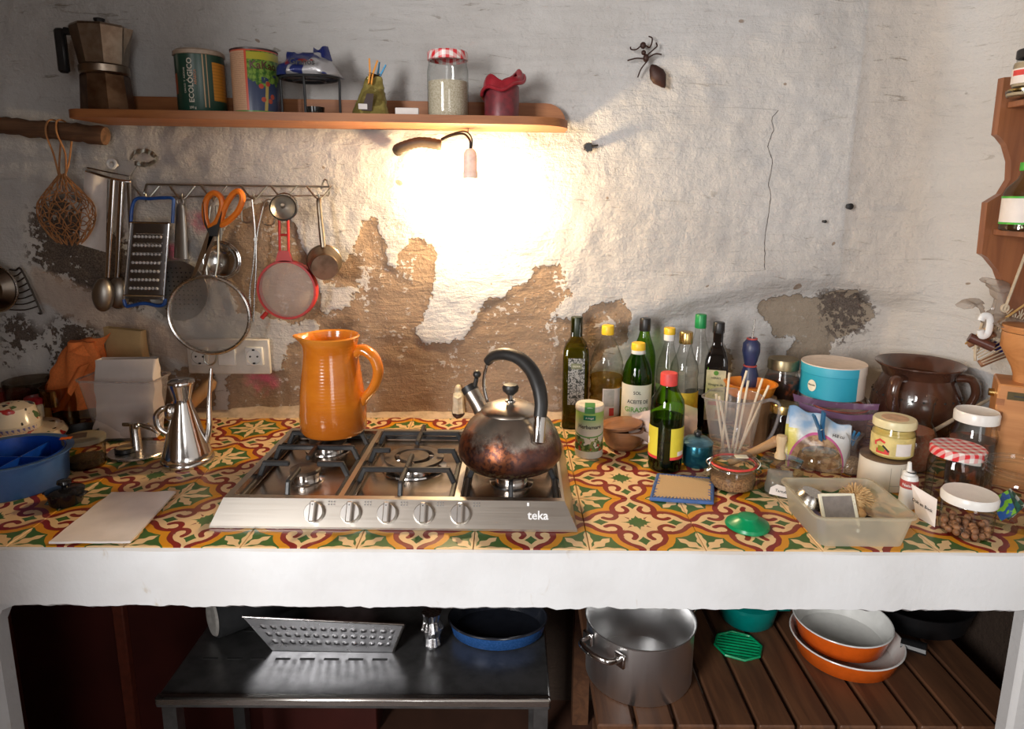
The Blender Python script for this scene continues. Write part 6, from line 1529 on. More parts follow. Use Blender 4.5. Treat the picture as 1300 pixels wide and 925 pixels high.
# food bag with peg
Y = 1.425; q = atY(1040, 560, Y); H = top(1030, 524, Y)
t = thing('food_bag', 'folded blue and white food packet with pink edged window, closed by a peg', 'bag', (q.x, Y, Z0), -.12)
def pk(u, w): x = (u - .5) * .13; z = H * (1.06 - .30 * u) * w; return (x, .012 * w + .012 * sin(u * 5) - .03 * (1 - w) * sin(pi * u) - .028 * sin(pi * w) * sin(pi * u), max(.001, z + .004 * sin(u * 14) * w))
b = B(); b.grid(24, 14, pk); b.grid(24, 14, lambda u, w: Vector(pk(u, w)) + Vector((0, .006 + .02 * sin(pi * w), 0)))
def pkt():
    m, nt, bs = new_mat('blue_white_packet'); v = coords(); x, y, z = xyz(v); n = nz(v, 22, 3)
    c = mixc((n + (z - H * .75) * 9.0).sst(.35, .7), (0.72, 0.74, 0.76, 1), (0.28, 0.45, 0.66, 1)); c = mixc((x + .045).sst(.004, -.008) * z.lt(H * .7), c, (0.7, 0.62, 0.15, 1))
    e = hyp((x + .008) / .052, (z - H * .05) / (H * .58)); c = mixc(e.lt(1.07), c, (0.55, 0.12, 0.3, 1)); c = mixc(e.lt(1.0), c, mixc(nz(v, 90, 3).sst(.4, .6), (0.26, 0.14, 0.07, 1), (0.46, 0.3, 0.17, 1)))
    lnk(c, bs.inputs['Base Color']); bs.inputs['Roughness'].default_value = .3; bump(bs, nz(v, 60, 2), .3, .003); return m
part('packet', b, pkt(), t)
b = B(); b.ftext('Hiš cu', Matrix.Translation((.03, -.026, H * .66)) @ Matrix.Rotation(R_(80), 4, 'X') @ Matrix.Rotation(R_(-10), 4, 'Z'), .010, .045); part('lettering', b, M_ink, t)
qq = atY(1042, 545, Y - .03); peg('clothespin', 'bluish plastic clothespin with open jaws gripping the blue and white food packet', (0.015, 0.11, 0.25), qq, (0.15, -.3, .1), 1.35)
qq = atY(1083, 558, Y - .01); peg('clothespin', 'small blue clothespin on the right corner of the food packet', (0.02, 0.15, 0.33), qq, (.2, .25, 0), .7)
# purple zip bag
Y = 1.49; q = atY(1062, 560, Y); H = top(1030, 512, Y)
t = thing('zip_bag', 'clear zip bag with purple top edge lying open behind the food packet', 'bag', (q.x, Y, Z0), -.05)
def zb(u, w, s): 
    x = (u - .47) * .2; zt = H * (1.04 - .16 * u - .10 * sin(pi * u)); y = s * (.018 + .018 * sin(pi * u)) * (.5 + .5 * w) + .02 * w
    return (x * (.75 + .25 * w), y + .004 * noise.noise(Vector((u * 8, w * 6, s))), zt * w + .002)
b = B(); b.grid(26, 12, lambda u, w: zb(u, w * .86, -1)); b.grid(26, 12, lambda u, w: zb(u, w * .9, 1)); part('bag_film', b, glass('lilac_film', (0.86, 0.82, 0.86), (0.5, 0.42, 0.5), .45, .12, (0.6, 0.5, 0.58), .16), t)
b = B(); b.grid(26, 3, lambda u, w: zb(u, .84 + .12 * w, -1)); b.grid(26, 3, lambda u, w: zb(u, .9 + .12 * w, 1)); part('zip_strip', b, glass('purple_film', (0.78, 0.58, 0.8), (0.5, 0.28, 0.52), .4, .15, (0.48, 0.26, 0.5), .5), t, 'purple zip edge')
# cellophane bag of grains
x, Y, r = base(1082, 607, 32); 
t = thing('grain_bag', 'small cellophane bag of pale grains beside the white tin', 'bag', (x, Y + .01, Z0))
b = B(); b.lathe([(0, 0), (r * .95, 0), (r, .012), (r * .8, .032), (r * .25, .05), (r * .3, .07), (r * .7, .088)], 24, wob=lambda a, z: 1 + .10 * sin(5 * a + z * 90)); part('cellophane', b, glass('cellophane', (0.88, 0.86, 0.84), (0.5, 0.46, 0.42), .6, .08, (0.55, 0.5, 0.48), .12), t)
b = B(); b.lathe([(0, .002), (r * .88, .002), (r * .9, .014), (r * .6, .03), (0, .035)], 22); tag(part('grains', b, mat('pale_grain', (0.5, 0.35, 0.2), .7, scale=300, bmp=.8, col2=(0.25, 0.15, 0.08, 1)), t), kind='stuff')
# white tin with mustard jar on it
Y = 1.345; x = atY(1121, 600, Y).x; r = wid(58, Y, CT + .04) / 2; H = top(1121, 577, Y)
def wt(a, z, v):
    box_ = ((a - .3).abs().lt(.012)).mx((a - .72).abs().lt(.012)).mx((z - H * .22).abs().lt(.0006) * a.gt(.3) * a.lt(.72))
    ln = (z * 1300.0).sin().gt(.2) * a.gt(.8) * a.lt(1.25); return mixc(box_.mx(ln) * z.lt(H * .82) * .6, (0.68, 0.62, 0.52, 1), (0.2, 0.17, 0.14, 1))
t = thing('white_tin', 'white round tin with printed table, underneath the mustard jar', 'tin', (x, Y, Z0)); face(t)
b = B(); b.lathe([(0, 0), (r * .98, 0), (r, .002), (r, H * .93), (r * .97, H * .95)], 40); part('tin_body', b, wrap_mat('white_tin_print', wt, .45), t)
b = B(); b.lathe([(r * .97, H * .93), (r * 1.0, H * .95), (r * 1.0, H * .99), (r * .95, H), (0, H)], 40); part('lid', b, mat('brown_lid', (0.16, 0.1, 0.06), .4), t)
Zm = Z0 + H + .0006; r = wid(50, Y, Zm) / 2; Hm = atY(1133, 530, Y).z - Zm
t = thing('mustard_jar', 'jar of yellow mustard with pale lid standing on the white tin', 'jar', (atY(1133, 560, Y).x, Y, Zm)); face(t)
b = B(); b.lathe(jar_prof(r, Hm * .9, .9, .82), 40); part('glass_body', b, M_glass, t)
b = B(); b.lathe([(0, .003), (r * .92, .003), (r * .97, .012), (r * .97, Hm * .58), (r * .95, Hm * .66), (r * .86, Hm * .7), (r * .86, Hm * .76), (0, Hm * .76)], 36); part('mustard', b, mat('yellow_mustard', (0.56, 0.42, 0.12), .4, var=.04), t)
b = B(); b.lathe([(r * .9, Hm * .79), (r * .99, Hm * .8), (r * 1.0, Hm * .95), (r * .95, Hm), (0, Hm * .995)], 40); ld = part('lid', b, mat('pale_yellow_lid', (0.72, 0.64, 0.38), .35, var=.03), t)
b = B(); b.lathe([(r * .62, Hm * .9985), (r * .62, Hm * 1.0055), (0, Hm * 1.006)], 30); part('lid_print', b, mat('peach_print', (0.66, 0.42, 0.25), .5), ld)
b = B(); b.band(r * 1.004, Hm * .1, Hm * .6, -1.3, 1.3, 22); lb = part('label', b, mat('mustard_label', (0.72, 0.58, 0.22), .5), t)
b = B(); b.band(r * 1.012, Hm * .14, Hm * .26, -.7, -.08, 8); part('red_tomato', b, M_rubber, lb); b = B(); b.band(r * 1.016, Hm * .2, Hm * .34, -.62, -.3, 6); part('green_olive', b, mat('olive_print', (0.3, 0.3, 0.03), .5), lb); b = B(); b.tube([((r * 1.015) * sin(a), -(r * 1.015) * cos(a), Hm * z) for a, z in ((-.3, .44), (-.55, .5), (-.78, .42), (-.75, .34))], .0025, 6); part('red_pepper', b, M_rubber, lb)
b = B(); b.band(r * 1.012, Hm * .14, Hm * .46, .2, .95, 8); part('info_panel', b, M_paper, lb); b = B(); b.tube([((r * 1.018) * sin(a), -(r * 1.018) * cos(a), Hm * z) for a, z in ((-.1, .22), (-.3, .32), (-.4, .36))], .002, 6); part('black_pod', b, M_ink, lb)
# brown earthenware pot
Y = 1.605; x = atY(1164, 490, Y).x; r = wid(103, Y, CT + .08) / 2; H = top(1158, 460, Y)
def earth():
    m, nt, bs = new_mat('brown_earthenware'); v = coords(); n = nz(v, 10, 4); lnk(mixc(n.sst(.35, .7), (0.095, 0.038, 0.022, 1), (0.05, 0.022, 0.015, 1)), bs.inputs['Base Color']); bs.inputs['Roughness'].default_value = .22; bs.inputs['Coat Weight'].default_value = .4; return m
M_eth = earth()
t = thing('earthenware_pot', 'big dark brown glazed earthenware pot with two handles in the corner', 'pot', (x, Y, Z0))
b = B(); b.lathe([(0, 0), (r * .55, 0), (r * .75, .01), (r * .97, H * .3), (r * 1.0, H * .45), (r * .96, H * .62), (r * .82, H * .78), (r * .76, H * .84), (r * .84, H * .93), (r * .97, H * .985), (r * .97, H), (r * .88, H * .98), (r * .7, H * .84), (r * .88, H * .5), (r * .6, .02), (0, .02)], 56); part('pot_body', b, M_eth, t)
for a in (3.75, -.55):
    b = B(); c_, s_ = cos(a), sin(a); b.tube(spl([(r * .78 * c_, r * .78 * s_, H * .86), (r * 1.08 * c_, r * 1.08 * s_, H * .86), (r * 1.2 * c_, r * 1.2 * s_, H * .7), (r * 1.08 * c_, r * 1.08 * s_, H * .52), (r * .96 * c_, r * .96 * s_, H * .5)], 6), .010, 12, flat=1.4); part('handle', b, M_eth, t)
b = B()
for k in range(26):
    a = 2 * pi * k / 26; rr = r * .962; b.lathe([(0, -.001), (.0028, -.001), (.0026, .0012), (0, .0012)], 8, M=Matrix.Translation((rr * cos(a), rr * sin(a), H * .62)) @ Matrix.Rotation(a, 4, 'Z') @ Matrix.Rotation(pi / 2, 4, 'Y'))
tag(part('pierced_holes', b, M_ink, t), kind='stuff')
# clear goblet-like tub with granules
Y = 1.44; x = atY(1156, 540, Y).x; H = top(1150, 503, Y); r = wid(36, Y, CT + .1)
t = thing('round_flask', 'clear round bellied plastic flask of reddish granules behind the mustard jar', 'jar', (x, Y, Z0))
b = B(); b.lathe([(0, 0), (r * .7, 0), (r * .9, H * .2), (r * .92, H * .4), (r * .75, H * .58), (r * .62, H * .68), (r * .66, H * .97), (r * .72, H)], 40); part('flask_wall', b, M_glass, t)
b = B(); b.lathe([(0, .003), (r * .66, .003), (r * .86, H * .2), (r * .88, H * .4), (r * .74, H * .54), (0, H * .55)], 32); tag(part('granules', b, mat('red_brown_granules', (0.34, 0.1, 0.05), .7, scale=180, bmp=.8, col2=(0.35, 0.18, 0.1, 1)), t), kind='stuff')
# white stick utensil
b = B(); p0, p1 = atY(1188, 545, 1.46), atY(1262, 503, 1.52); b.tube([p0 + (p0 - p1) * .1, p0, p1], [.0045, .0045, .004], 10); solo('long_stick', b, mat('pale_stick', (0.5, 0.42, 0.32), .5), 'thin pale stick propped between the dark pot and the wooden mill', 'stick')
# jar with white lid and dark content
Y = 1.33; x = atY(1236, 555, Y).x; r = wid(52, Y, CT + .06) / 2; H = top(1236, 521, Y)
t = thing('preserve_jar', 'jar of dark red preserve with white lid beside the wooden mill', 'jar', (x, Y, Z0)); face(t)
b = B(); b.lathe(jar_prof(r, H * .94, .88, .84), 40); part('glass_body', b, M_gl2, t)
b = B(); b.lathe([(0, .004), (r * .92, .004), (r * .965, .014), (r * .965, H * .64), (0, H * .65)], 32); part('preserve', b, MATS.get('dark_preserve2') or pick(), t)
b = B(); b.lathe([(r * .87, H * .86), (r * .95, H * .87), (r * .96, H * .97), (r * .9, H), (r * .8, H * .985), (0, H * .985)], 40); part('lid', b, M_whitelid, t)
b = B(); b.band(r * 1.006, H * .36, H * .50, -.95, .5, 14); lb = part('label', b, M_ink, t); b = B(); b.band(r * 1.012, H * .375, H * .415, -.9, .45, 12); part('pale_stripe', b, M_paper, lb)
# gingham jar
x, Y, r = base(1205, 650, 62); Y -= .0; H = top(1206, 566, Y)
t = thing('gingham_jar', 'empty glass jar with red checked lid behind the jar of nuts', 'jar', (x, Y, Z0))
b = B(); b.lathe(jar_prof(r, H * .93, .9, .86), 44); part('glass_body', b, M_glass, t)
b = B(); b.lathe([(r * .9, H * .84), (r * .985, H * .85), (r * 1.0, H * .97), (r * .94, H), (0, H * .99)], 44); part('lid', b, M_ging, t)
# nut jar
x, Y, r = base(1222, 691, 62); H = top(1224, 625, Y); r *= .96
t = thing('nut_jar', 'small glass jar of nuts with white lid at the front right', 'jar', (x, Y, Z0))
b = B(); b.lathe([(0, .001), (r * .9, 0), (r * .97, .005), (r, .014), (r, H * .7), (r * .95, H * .8)], 44); part('glass_body', b, M_glass, t)
b = B(); b.lathe([(r * .97, H * .78), (r * 1.05, H * .79), (r * 1.07, H * .93), (r * 1.0, H), (r * .84, H * .985), (0, H * .98)], 48); part('lid', b, M_whitelid, t)
M_nut = mat('hazelnut', (0.36, 0.17, 0.08), .55, scale=40, col2=(0.2, 0.085, 0.04, 1))
rnd = random.Random(4); nb_ = B(); nb_.sphere((0, 0, 0), .0062, 10, 1.1, 1, .9); nut_me = None
nuts = [(rr * r, a) for rr, n_ in ((.0, 1), (.3, 5), (.58, 10), (.82, 15)) for a in [2 * pi * k / n_ + rr * 3 for k in range(n_)]]
for lay in range(2):
    for i, (rr, a) in enumerate(nuts):
        if lay == 1 and i % 2: continue
        loc = (x + rr * cos(a + lay * .4) * .97, Y + rr * sin(a + lay * .4) * .97, Z0 + .0085 + lay * .0105 + .0005 * rnd.random())
        if nut_me is None:
            o = solo('hazelnut', nb_, M_nut, 'brown nut inside the small jar with white lid', 'nut', loc, group='nuts in the small jar'); nut_me = o
        else:
            o = nut_me.copy(); COL.objects.link(o); o.location = loc
        o.rotation_euler = (rnd.random() * 3, rnd.random() * 3, rnd.random() * 3)
# wooden grain mill
Y = 1.36; x = atY(1302, 550, Y).x; H = top(1266, 488, Y - .02); wh = .055; dh = .05; x = 1.0736
t = thing('grain_mill', 'wooden kitchen grain mill with finger jointed box and round hopper', 'mill', (x, Y, Z0), -R_(30))
M_mill = wood('beech_orange', (0.55, 0.25, 0.09, 1), (0.42, 0.17, 0.055, 1), 1.0, 'x', .45, .1); M_end = mat('end_grain', (0.34, 0.13, 0.045), .6)
b = B(); b.box((0, 0, H / 2), (wh * 2, dh * 2, H), .003); part('mill_box', b, M_mill, t)
for k in range(7): b = B(); b.box((-wh + .007, -dh - .0002, H * (.08 + .125 * k)), (.014, .002, H * .06)); part('finger_joint', b, M_end, t)
b = B(); b.box((.006, -dh - .0007, H * .90), (wh * 1.6, .002, H * .075)); pl = part('nameplate', b, mat('dark_brass', (0.1, 0.075, 0.03), .45, .5), t)
b = B(); b.box((.006, -dh - .0025, H * .90), (wh * 1.2, .001, H * .012)); part('plate_line', b, M_ink, pl)
zt_ = top(1300, 414, Y) - H; rr = .055; hx = -.004
b = B(); b.lathe([(rr * .42, H), (rr * .45, H + zt_ * .12), (rr * .55, H + zt_ * .25), (rr * .98, H + zt_ * .62), (rr * .98, H + zt_ * .88), (0, H + zt_ * .88)], 48, c=(hx, 0, 0)); part('hopper', b, M_mill, t)
b = B(); b.lathe([(rr * .99, H + zt_ * .89), (rr * 1.02, H + zt_ * .92), (rr * 1.0, H + zt_), (0, H + zt_ * 1.02)], 48, c=(hx, 0, 0)); part('hopper_lid', b, M_mill, t)
b = B(); b.tube([(-wh - .010, .0, H * .86), (-wh + .002, .0, H * .86)], .008, 14); part('brass_knob', b, M_gold, t)
b = B(); b.tube([(.02, -dh, H * .5), (.02, -dh - .022, H * .38)], [.018, .016], 16); part('flour_spout', b, M_mill, t)
# open jar with seed packets
x, Y, r = base(1283, 682, 80); H = top(1285, 590, Y)
t = thing('open_jar', 'wide open glass jar holding seed packets beside the grain mill', 'jar', (x, Y - .0, Z0))
b = B(); b.lathe([(0, .002), (r * .9, 0), (r, .012), (r, H * .78), (r * .93, H * .86), (r * .95, H * .95), (r * .98, H)], 44); part('glass_body', b, M_glass, t)
b = B(); 
for z in (.86, .93, 1.0): b.tube([(r * .965 * cos(a), r * .965 * sin(a), H * z) for a in [2 * pi * k / 44 for k in range(44)]], .0018, 6, True)
part('screw_rim', b, M_glass, t)
for i, (dx, rot, c1, c2) in enumerate(((-.018, -.5, (0.02, 0.1, 0.35), (0.2, 0.5, 0.03)), (.004, -.7, (0.02, 0.12, 0.09), (0.015, 0.06, 0.05)), (.02, -.8, (0.03, 0.09, 0.06), (0.5, 0.5, 0.45)))):
    b = B(); b.box((0, 0, .03), (.034, .002, .052), .0008, Matrix.Rotation(rot, 4, 'Y')); m = foil_mat('seed_packet_%s' % 'abc'[i], c1, c2, 60, .35, (.5, .52), 0.0)
    solo('seed_packet', b, m, ['blue and green seed packet leaning in the open jar', 'dark teal seed packet in the middle of the open jar', 'dark green and grey seed packet at the right in the open jar'][i], 'packet', (x + dx, Y - .012 + .012 * i, Z0 + .012), .1, 'seed packets in the open jar')
# glue bottle, card, small glass behind
Y = 1.235; x = atY(1151, 640, Y).x; H = top(1150, 586, Y)
t = thing('glue_bottle', 'small white nozzle glue bottle with red label behind the card', 'bottle', (x, Y, Z0)); face(t)
b = B(); b.lathe([(0, 0), (.014, 0), (.0155, .003), (.0155, H * .62), (.013, H * .7), (.007, H * .73), (0, H * .73)], 26); part('bottle_body', b, M_white, t)
b = B(); b.band(.0157, H * .45, H * .62, -1.4, 1.4, 14); lb = part('label', b, mat('dull_red_label', (0.45, 0.08, 0.07), .5), t); b = B(); b.ctext('Naturel', .0168, 0, H * .53, .008, maxw=.026); part('lettering', b, M_white, lb)
b = B(); b.lathe([(0, H * .72), (.0115, H * .72), (.011, H * .77), (.005, H * .80), (.0035, H * .98), (0, H)], 20, M=Matrix.Translation((.0, 0, 0)) @ Matrix.Rotation(-.04, 4, 'Y')); part('nozzle', b, M_white, t); b = B(); b.tube([(.0085 * cos(a), .0085 * sin(a), H * .775) for a in [2 * pi * k / 20 for k in range(20)]], .0016, 6, True); part('nozzle_ring', b, M_black, t)
P4 = [atY(1157, 614, 1.20), atY(1190, 634, 1.155), atY(1184, 690, 1.15), atY(1160, 672, 1.195)]
P4[2].z = P4[3].z = CT + .001
b = B(); n_ = Vector((.0006, .0012, 0)); c0 = P4[3].copy()
b.add([p - c0 for p in P4] + [p - c0 + n_ for p in P4], [(0, 1, 2, 3), (7, 6, 5, 4), (0, 4, 5, 1), (1, 5, 6, 2), (2, 6, 7, 3), (3, 7, 4, 0)])
t = thing('note_card', 'white handwritten card standing against the end of the milky plastic box', 'card', c0)
part('card', b, M_paper, t)
u_ = (P4[1] - P4[0]).normalized(); v_ = Vector((0, 0, 1)); nn = u_.cross(v_).normalized(); mid = (P4[0] + P4[1]) / 2 - c0 + Vector((0, 0, -.026)) - Vector((.001, .0015, 0))
if nn.y > 0: nn = -nn
Mt = Matrix.Translation(mid + nn * .0006) @ Matrix((( u_.x, 0, nn.x, 0), (u_.y, 0, nn.y, 0), (u_.z, 1, nn.z, 0), (0, 0, 0, 1)))
b = B(); b.ftext('Dok en Bock', Mt, .0085, .04); part('lettering', b, M_ink, t)
Y = 1.275; x = atY(1166, 620, Y).x; b = B(); b.lathe([(0, .002), (.017, 0), (.019, .004), (.021, .062), (.020, .062)], 30); solo('shot_glass', b, M_gl2, 'small clear drinking glass between the glue bottle and the checked jar', 'glass', (x + .004, Y, Z0))
# milky plastic box with odds and ends
fl, fr = atZ(1046, 697, CT), atZ(1156, 697, CT); W_ = (fr.x - fl.x); Yf = 1.072; D_ = .155; H = .058
t = thing('plastic_box', 'milky rectangular plastic box of odds and ends at the worktop front', 'box', ((fl.x + fr.x) / 2 - .004, Yf + D_ / 2 + .004, Z0))
b = B(); tub(b, W_ * 1.13, D_ * 1.04, H, .86, .014, .005); part('box_body', b, M_frost, t)
bx, by = t.location.x, t.location.y
o = Vector((bx, by, Z0 + .003))
t2 = thing('tea_strainer', 'round steel measuring cup lying tilted in the milky plastic box', 'cup', o + Vector((-.048, .035, .033)))
b = B(); b.lathe([(0, .016), (.020, .016), (.026, .008), (.029, -.006), (.032, -.007), (.026, -.004), (.02, .012), (0, .013)], 36, M=Matrix.Rotation(.25, 4, 'Y') @ Matrix.Rotation(.15, 4, 'X')); part('cup', b, M_steel, t2); b = B(); b.tube([(.026, -.012, -.010), (.045, -.02, -.020)], .004, 8, flat=.5); part('handle', b, M_steel, t2)
t2 = thing('slate_frame', 'small pale framed slate tile leaning in the milky plastic box', 'frame', o + Vector((-.012, -.004, .030)), .0); t2.rotation_euler = (-.55, 0, .05)
b = B(); b.box((0, 0, 0), (.062, .003, .056)); part('slate', b, mat('grey_slate', (0.24, 0.21, 0.19), .7), t2)
b = B(); b.box((.031, -.001, 0), (.006, .005, .060), .001); b.box((-.031, -.001, 0), (.006, .005, .060), .001); b.box((0, -.001, .028), (.06, .005, .005), .001); part('frame_edge', b, M_cream, t2)
b = B(); b.box((0, 0, .012), (.02, .05, .024), .002); solo('violet_pack', b, mat('violet_card', (0.12, 0.09, 0.16), .6), 'dark violet packet under the steel cup in the plastic box', 'packet', o + Vector((-.056, -.012, .0005)), -.1)
t2 = thing('fibre_brush', 'round pale fibre pot brush lying in the milky plastic box', 'brush', o + Vector((.032, .02, .030)))
rnd = random.Random(2); b = B()
for k in range(260):
    a, e = rnd.random() * 2 * pi, rnd.random() * 1.5 - .35; d = Vector((cos(a) * cos(e), sin(a) * cos(e), sin(e))); L_ = .021 + .007 * rnd.random(); q_ = d * .004; b.tube([q_ + Vector((0, .006, .008)), q_ + d * L_ * .6 + Vector((0, .006, .010)), q_ + d * L_ + Vector((.003 * rnd.random(), .006, .008))], .0006, 4)
M_fib = mat('pale_fibre', (0.62, 0.42, 0.2), .8, col2=(0.48, 0.3, 0.13, 1)); tag(part('bristles', b, M_fib, t2), kind='stuff')
b = B(); b.sphere((0, 0.004, .006), .018, 16); part('core', b, M_fib, t2)
b = B(); b.lathe([(.004, .0), (.0055, -.008), (.008, -.02), (.0075, -.026), (0, -.03)], 16, M=Matrix.Rotation(-1.2, 4, 'X')); part('wood_handle', b, wood('brush_handle_wood', (0.6, 0.36, 0.15, 1), (0.45, 0.25, 0.1, 1), 1, 'y', .5, 0), t2)
b = B(); b.lathe([(0, 0), (.034, 0), (.036, .004), (.034, .010), (.030, .006), (0, .006)], 36); solo('glossy_cover', b, M_bgl, 'glossy black round lid lying under the fibre brush', 'lid', o + Vector((.028, -.012, .002)))
b = B()
for k in range(5): b.tube(spl([(0, .01 * k - .02, .004 * k), (.02, .008 * k - .012, .012), (.045, .012 * k - .02, .006 + .003 * k)], 5), .0022, 6)
solo('green_twist', b, mat('dull_green_cord', (0.05, 0.14, 0.04), .6), 'tangle of green cord at the back of the plastic box', 'cord', o + Vector((-.012, .045, .020)))
# woven mat and green lid
cor = [atZ(*p, CT) for p in ((835, 605), (905, 611), (904, 641), (826, 636))]; cx = sum((c for c in cor), Vector()) / 4
def mt(dz, k): return lambda u, w: (lambda v: (v.x * k, v.y * k, dz))((cor[0].lerp(cor[1], u)).lerp(cor[3].lerp(cor[2], u), w) - cx)
t = thing('woven_mat', 'small straw woven mat with blue stitched edge on the tiles', 'mat', (cx.x, cx.y, Z0))
b = B(); b.grid(8, 6, mt(.0075, .93)); b.grid(8, 6, mt(.0008, .93)); b.grid(2, 2, mt(.006, .96))
def straw():
    m, nt, bs = new_mat('woven_straw'); x, y, z = xyz(coords()); s = 2 * pi / .0045; w_ = ((x * s).sin() * (y * s).sin()); lnk(mixc(w_.sst(-.6, .6), (0.66, 0.47, 0.26, 1), (0.52, 0.35, 0.18, 1)), bs.inputs['Base Color']); bs.inputs['Roughness'].default_value = .8; bump(bs, w_, .5, .002); return m
part('weave', b, straw(), t)
edge = [Vector(mt(.004, .985)(*p)) for p in ((0, 0), (.25, 0), (.5, 0), (.75, 0), (1, 0), (1, .5), (1, 1), (.75, 1), (.5, 1), (.25, 1), (0, 1), (0, .5))]
b = B(); b.tube(edge, .0042, 8, True); part('blue_edge', b, mat('blue_yarn', (0.06, 0.13, 0.34), .8), t)
b = B()
for i in range(12):
    a, c = edge[i], edge[(i + 1) % 12]
    for k in range(3 if (i in (4, 5, 10, 11)) else 4):
        p = a.lerp(c, (k + .5) / 4); d = (-p).normalized(); d.z = 0; b.tube([p + d * -.001 + Vector((0, 0, .0038)), p + d * .008 + Vector((0, 0, .0044))], .0008, 5)
tag(part('stitching', b, MATS['blue_yarn'], t), kind='stuff')
x, Y, r = base(948, 681, 54); b = B(); b.lathe([(0, .0), (r * 1.0, 0), (r * 1.02, .002), (r * .96, .007), (r * .5, .016), (r * .45, .02), (r * .25, .022), (0, .022)], 40, wob=lambda a, z: 1 + .02 * sin(3 * a)); solo('jade_cover', b, mat('jade_plastic', (0.0, 0.25, 0.09), .3, var=.05), 'bright green plastic lid lying on the tiles near the front edge', 'lid', (x, Y, Z0))

# ================================================================== right wall: curved spice shelf, hanging basket
YP = 1.45
pan = [(1271,99),(1262,171),(1266,174),(1274,184),(1280,205),(1279,228),(1268,246),(1250,257),(1243,322),(1250,326),(1263,342),(1272,366),(1280,392),(1287,408)]
pp = [(lambda q: (q.x, q.z))(atY(px, py, YP)) for px, py in pan]
zt_, zb_ = pp[0][1], pp[-1][1]
M_red_pine = wood('reddish_pine', (0.30, 0.115, 0.045, 1), (0.2, 0.07, 0.028, 1), 1.0, 'z', .35, .3)
s_ = thing('spice_shelf', 'reddish wooden spice shelf with curved side on the right wall', 'shelf', (XR - .06, YP, pp[8][1]))
o = s_.location
b = B(); b.prism([(x - o.x, z - o.z) for x, z in pp] + [(XR - .006 - o.x, zb_ - o.z), (XR - .006 - o.x, zt_ + .01 - o.z)], -.009, .009, Matrix.Rotation(pi / 2, 4, 'X')); part('side_panel', b, M_red_pine, s_, ang=30)
b = B(); b.box((XR - .012 - o.x, -.19, (zt_ + zb_) / 2 + .02 - o.z), (.010, .38, zt_ - zb_ - .06)); part('back_panel', b, M_red_pine, s_, smooth=False)
q1, q2 = atY(1272, 134, YP), atY(1254, 294, YP); BZ = []
for q in (q1, q2):
    b = B(); x0 = q.x + .004; b.box(((x0 + XR - .012) / 2 - o.x, -.195, q.z - o.z), (XR - .012 - x0, .37, .012), .001); part('shelf_board', b, M_red_pine, s_, smooth=False); BZ.append(q.z + .0064)
def spice(name, label, px, Y, wpx, pytop, zb, bodyf, pym=100):
    x = atY(px, pym, Y).x; r = wid(wpx, Y, zb) / 2; H = atY(px, pytop, Y).z - zb
    t = thing(name, label, 'jar' if 'jar' in name else 'bottle', (x, Y, zb)); face(t); bodyf(t, r, H); return x, r, H
def j1(t, r, H):
    b = B(); b.lathe(jar_prof(r, H * .8, .85, .86), 30); part('glass_body', b, M_gl2, t); b = B(); b.lathe([(0, .003), (r * .95, .004), (r * .95, H * .55), (0, H * .55)], 24); part('spice', b, mat('pale_spice', (0.45, 0.36, 0.24), .7), t)
    b = B(); b.lathe([(r * .86, H * .76), (r * .9, H * .78), (r * .9, H * .97), (r * .84, H), (0, H)], 30); part('lid', b, MATS.get('dim_lid') or M_gold, t)
x_, r_, H_ = spice('spice_jar', 'squat jar with gold lid, lower one on the upper spice shelf board', 1303, 1.385, 40, 113, BZ[0], j1)
def j2(t, r, H):
    b = B(); b.lathe(jar_prof(r, H * .8, .85, .86), 30); part('glass_body', b, M_gl2, t); b = B(); b.lathe([(0, .003), (r * .95, .004), (r * .95, H * .66), (0, H * .66)], 24); part('spice', b, MATS['pale_spice'], t)
    b = B(); b.band(r * 1.01, H * .12, H * .5, -1.6, 1.2, 16); lb = part('label', b, M_paper, t); b = B(); b.band(r * 1.02, H * .32, H * .46, -1.1, -.2, 8); part('red_oval', b, M_rubber, lb)
    b = B(); b.lathe([(r * .86, H * .76), (r * .92, H * .78), (r * .92, H * .97), (r * .84, H), (0, H)], 30); part('lid', b, M_black, t)
spice('spice_jar', 'labelled spice jar with black lid, stacked on top of the gold lidded jar', 1306, 1.385, 36, 62, BZ[0] + H_ + .0006, j2)
def j3(t, r, H):
    b = B(); P = [(0, .003), (.9, 0), (1, .02), (1, .55), (.9, .62), (.45, .76), (.36, .82), (.34, .97)]; b.lathe([(a * r, c * H) for a, c in P], 30); part('glass_body', b, glass('greenish_glass', (0.75, 0.8, 0.68), (0.25, 0.3, 0.2), .5), t)
    b = B(); b.band(r * 1.01, H * .1, H * .5, -1.6, 1.4, 18); lb = part('label', b, M_paper, t); b = B(); b.band(r * 1.02, H * .1, H * .13, -1.6, 1.4, 18); b.band(r * 1.02, H * .48, H * .51, -1.6, 1.4, 18); part('green_edge', b, MATS.get('bright_leaf') or mat('bright_leaf', (0.05, 0.42, 0.03), .5), lb)
    b = B(); b.lathe([(r * .4, H * .88), (r * .42, H * .9), (r * .42, H), (0, H)], 20); part('cap', b, MATS['bright_leaf'], t)
spice('sauce_bottle', 'little bottle with bright green cap on the lower spice shelf board', 1301, 1.36, 46, 206, BZ[1], j3, 250)

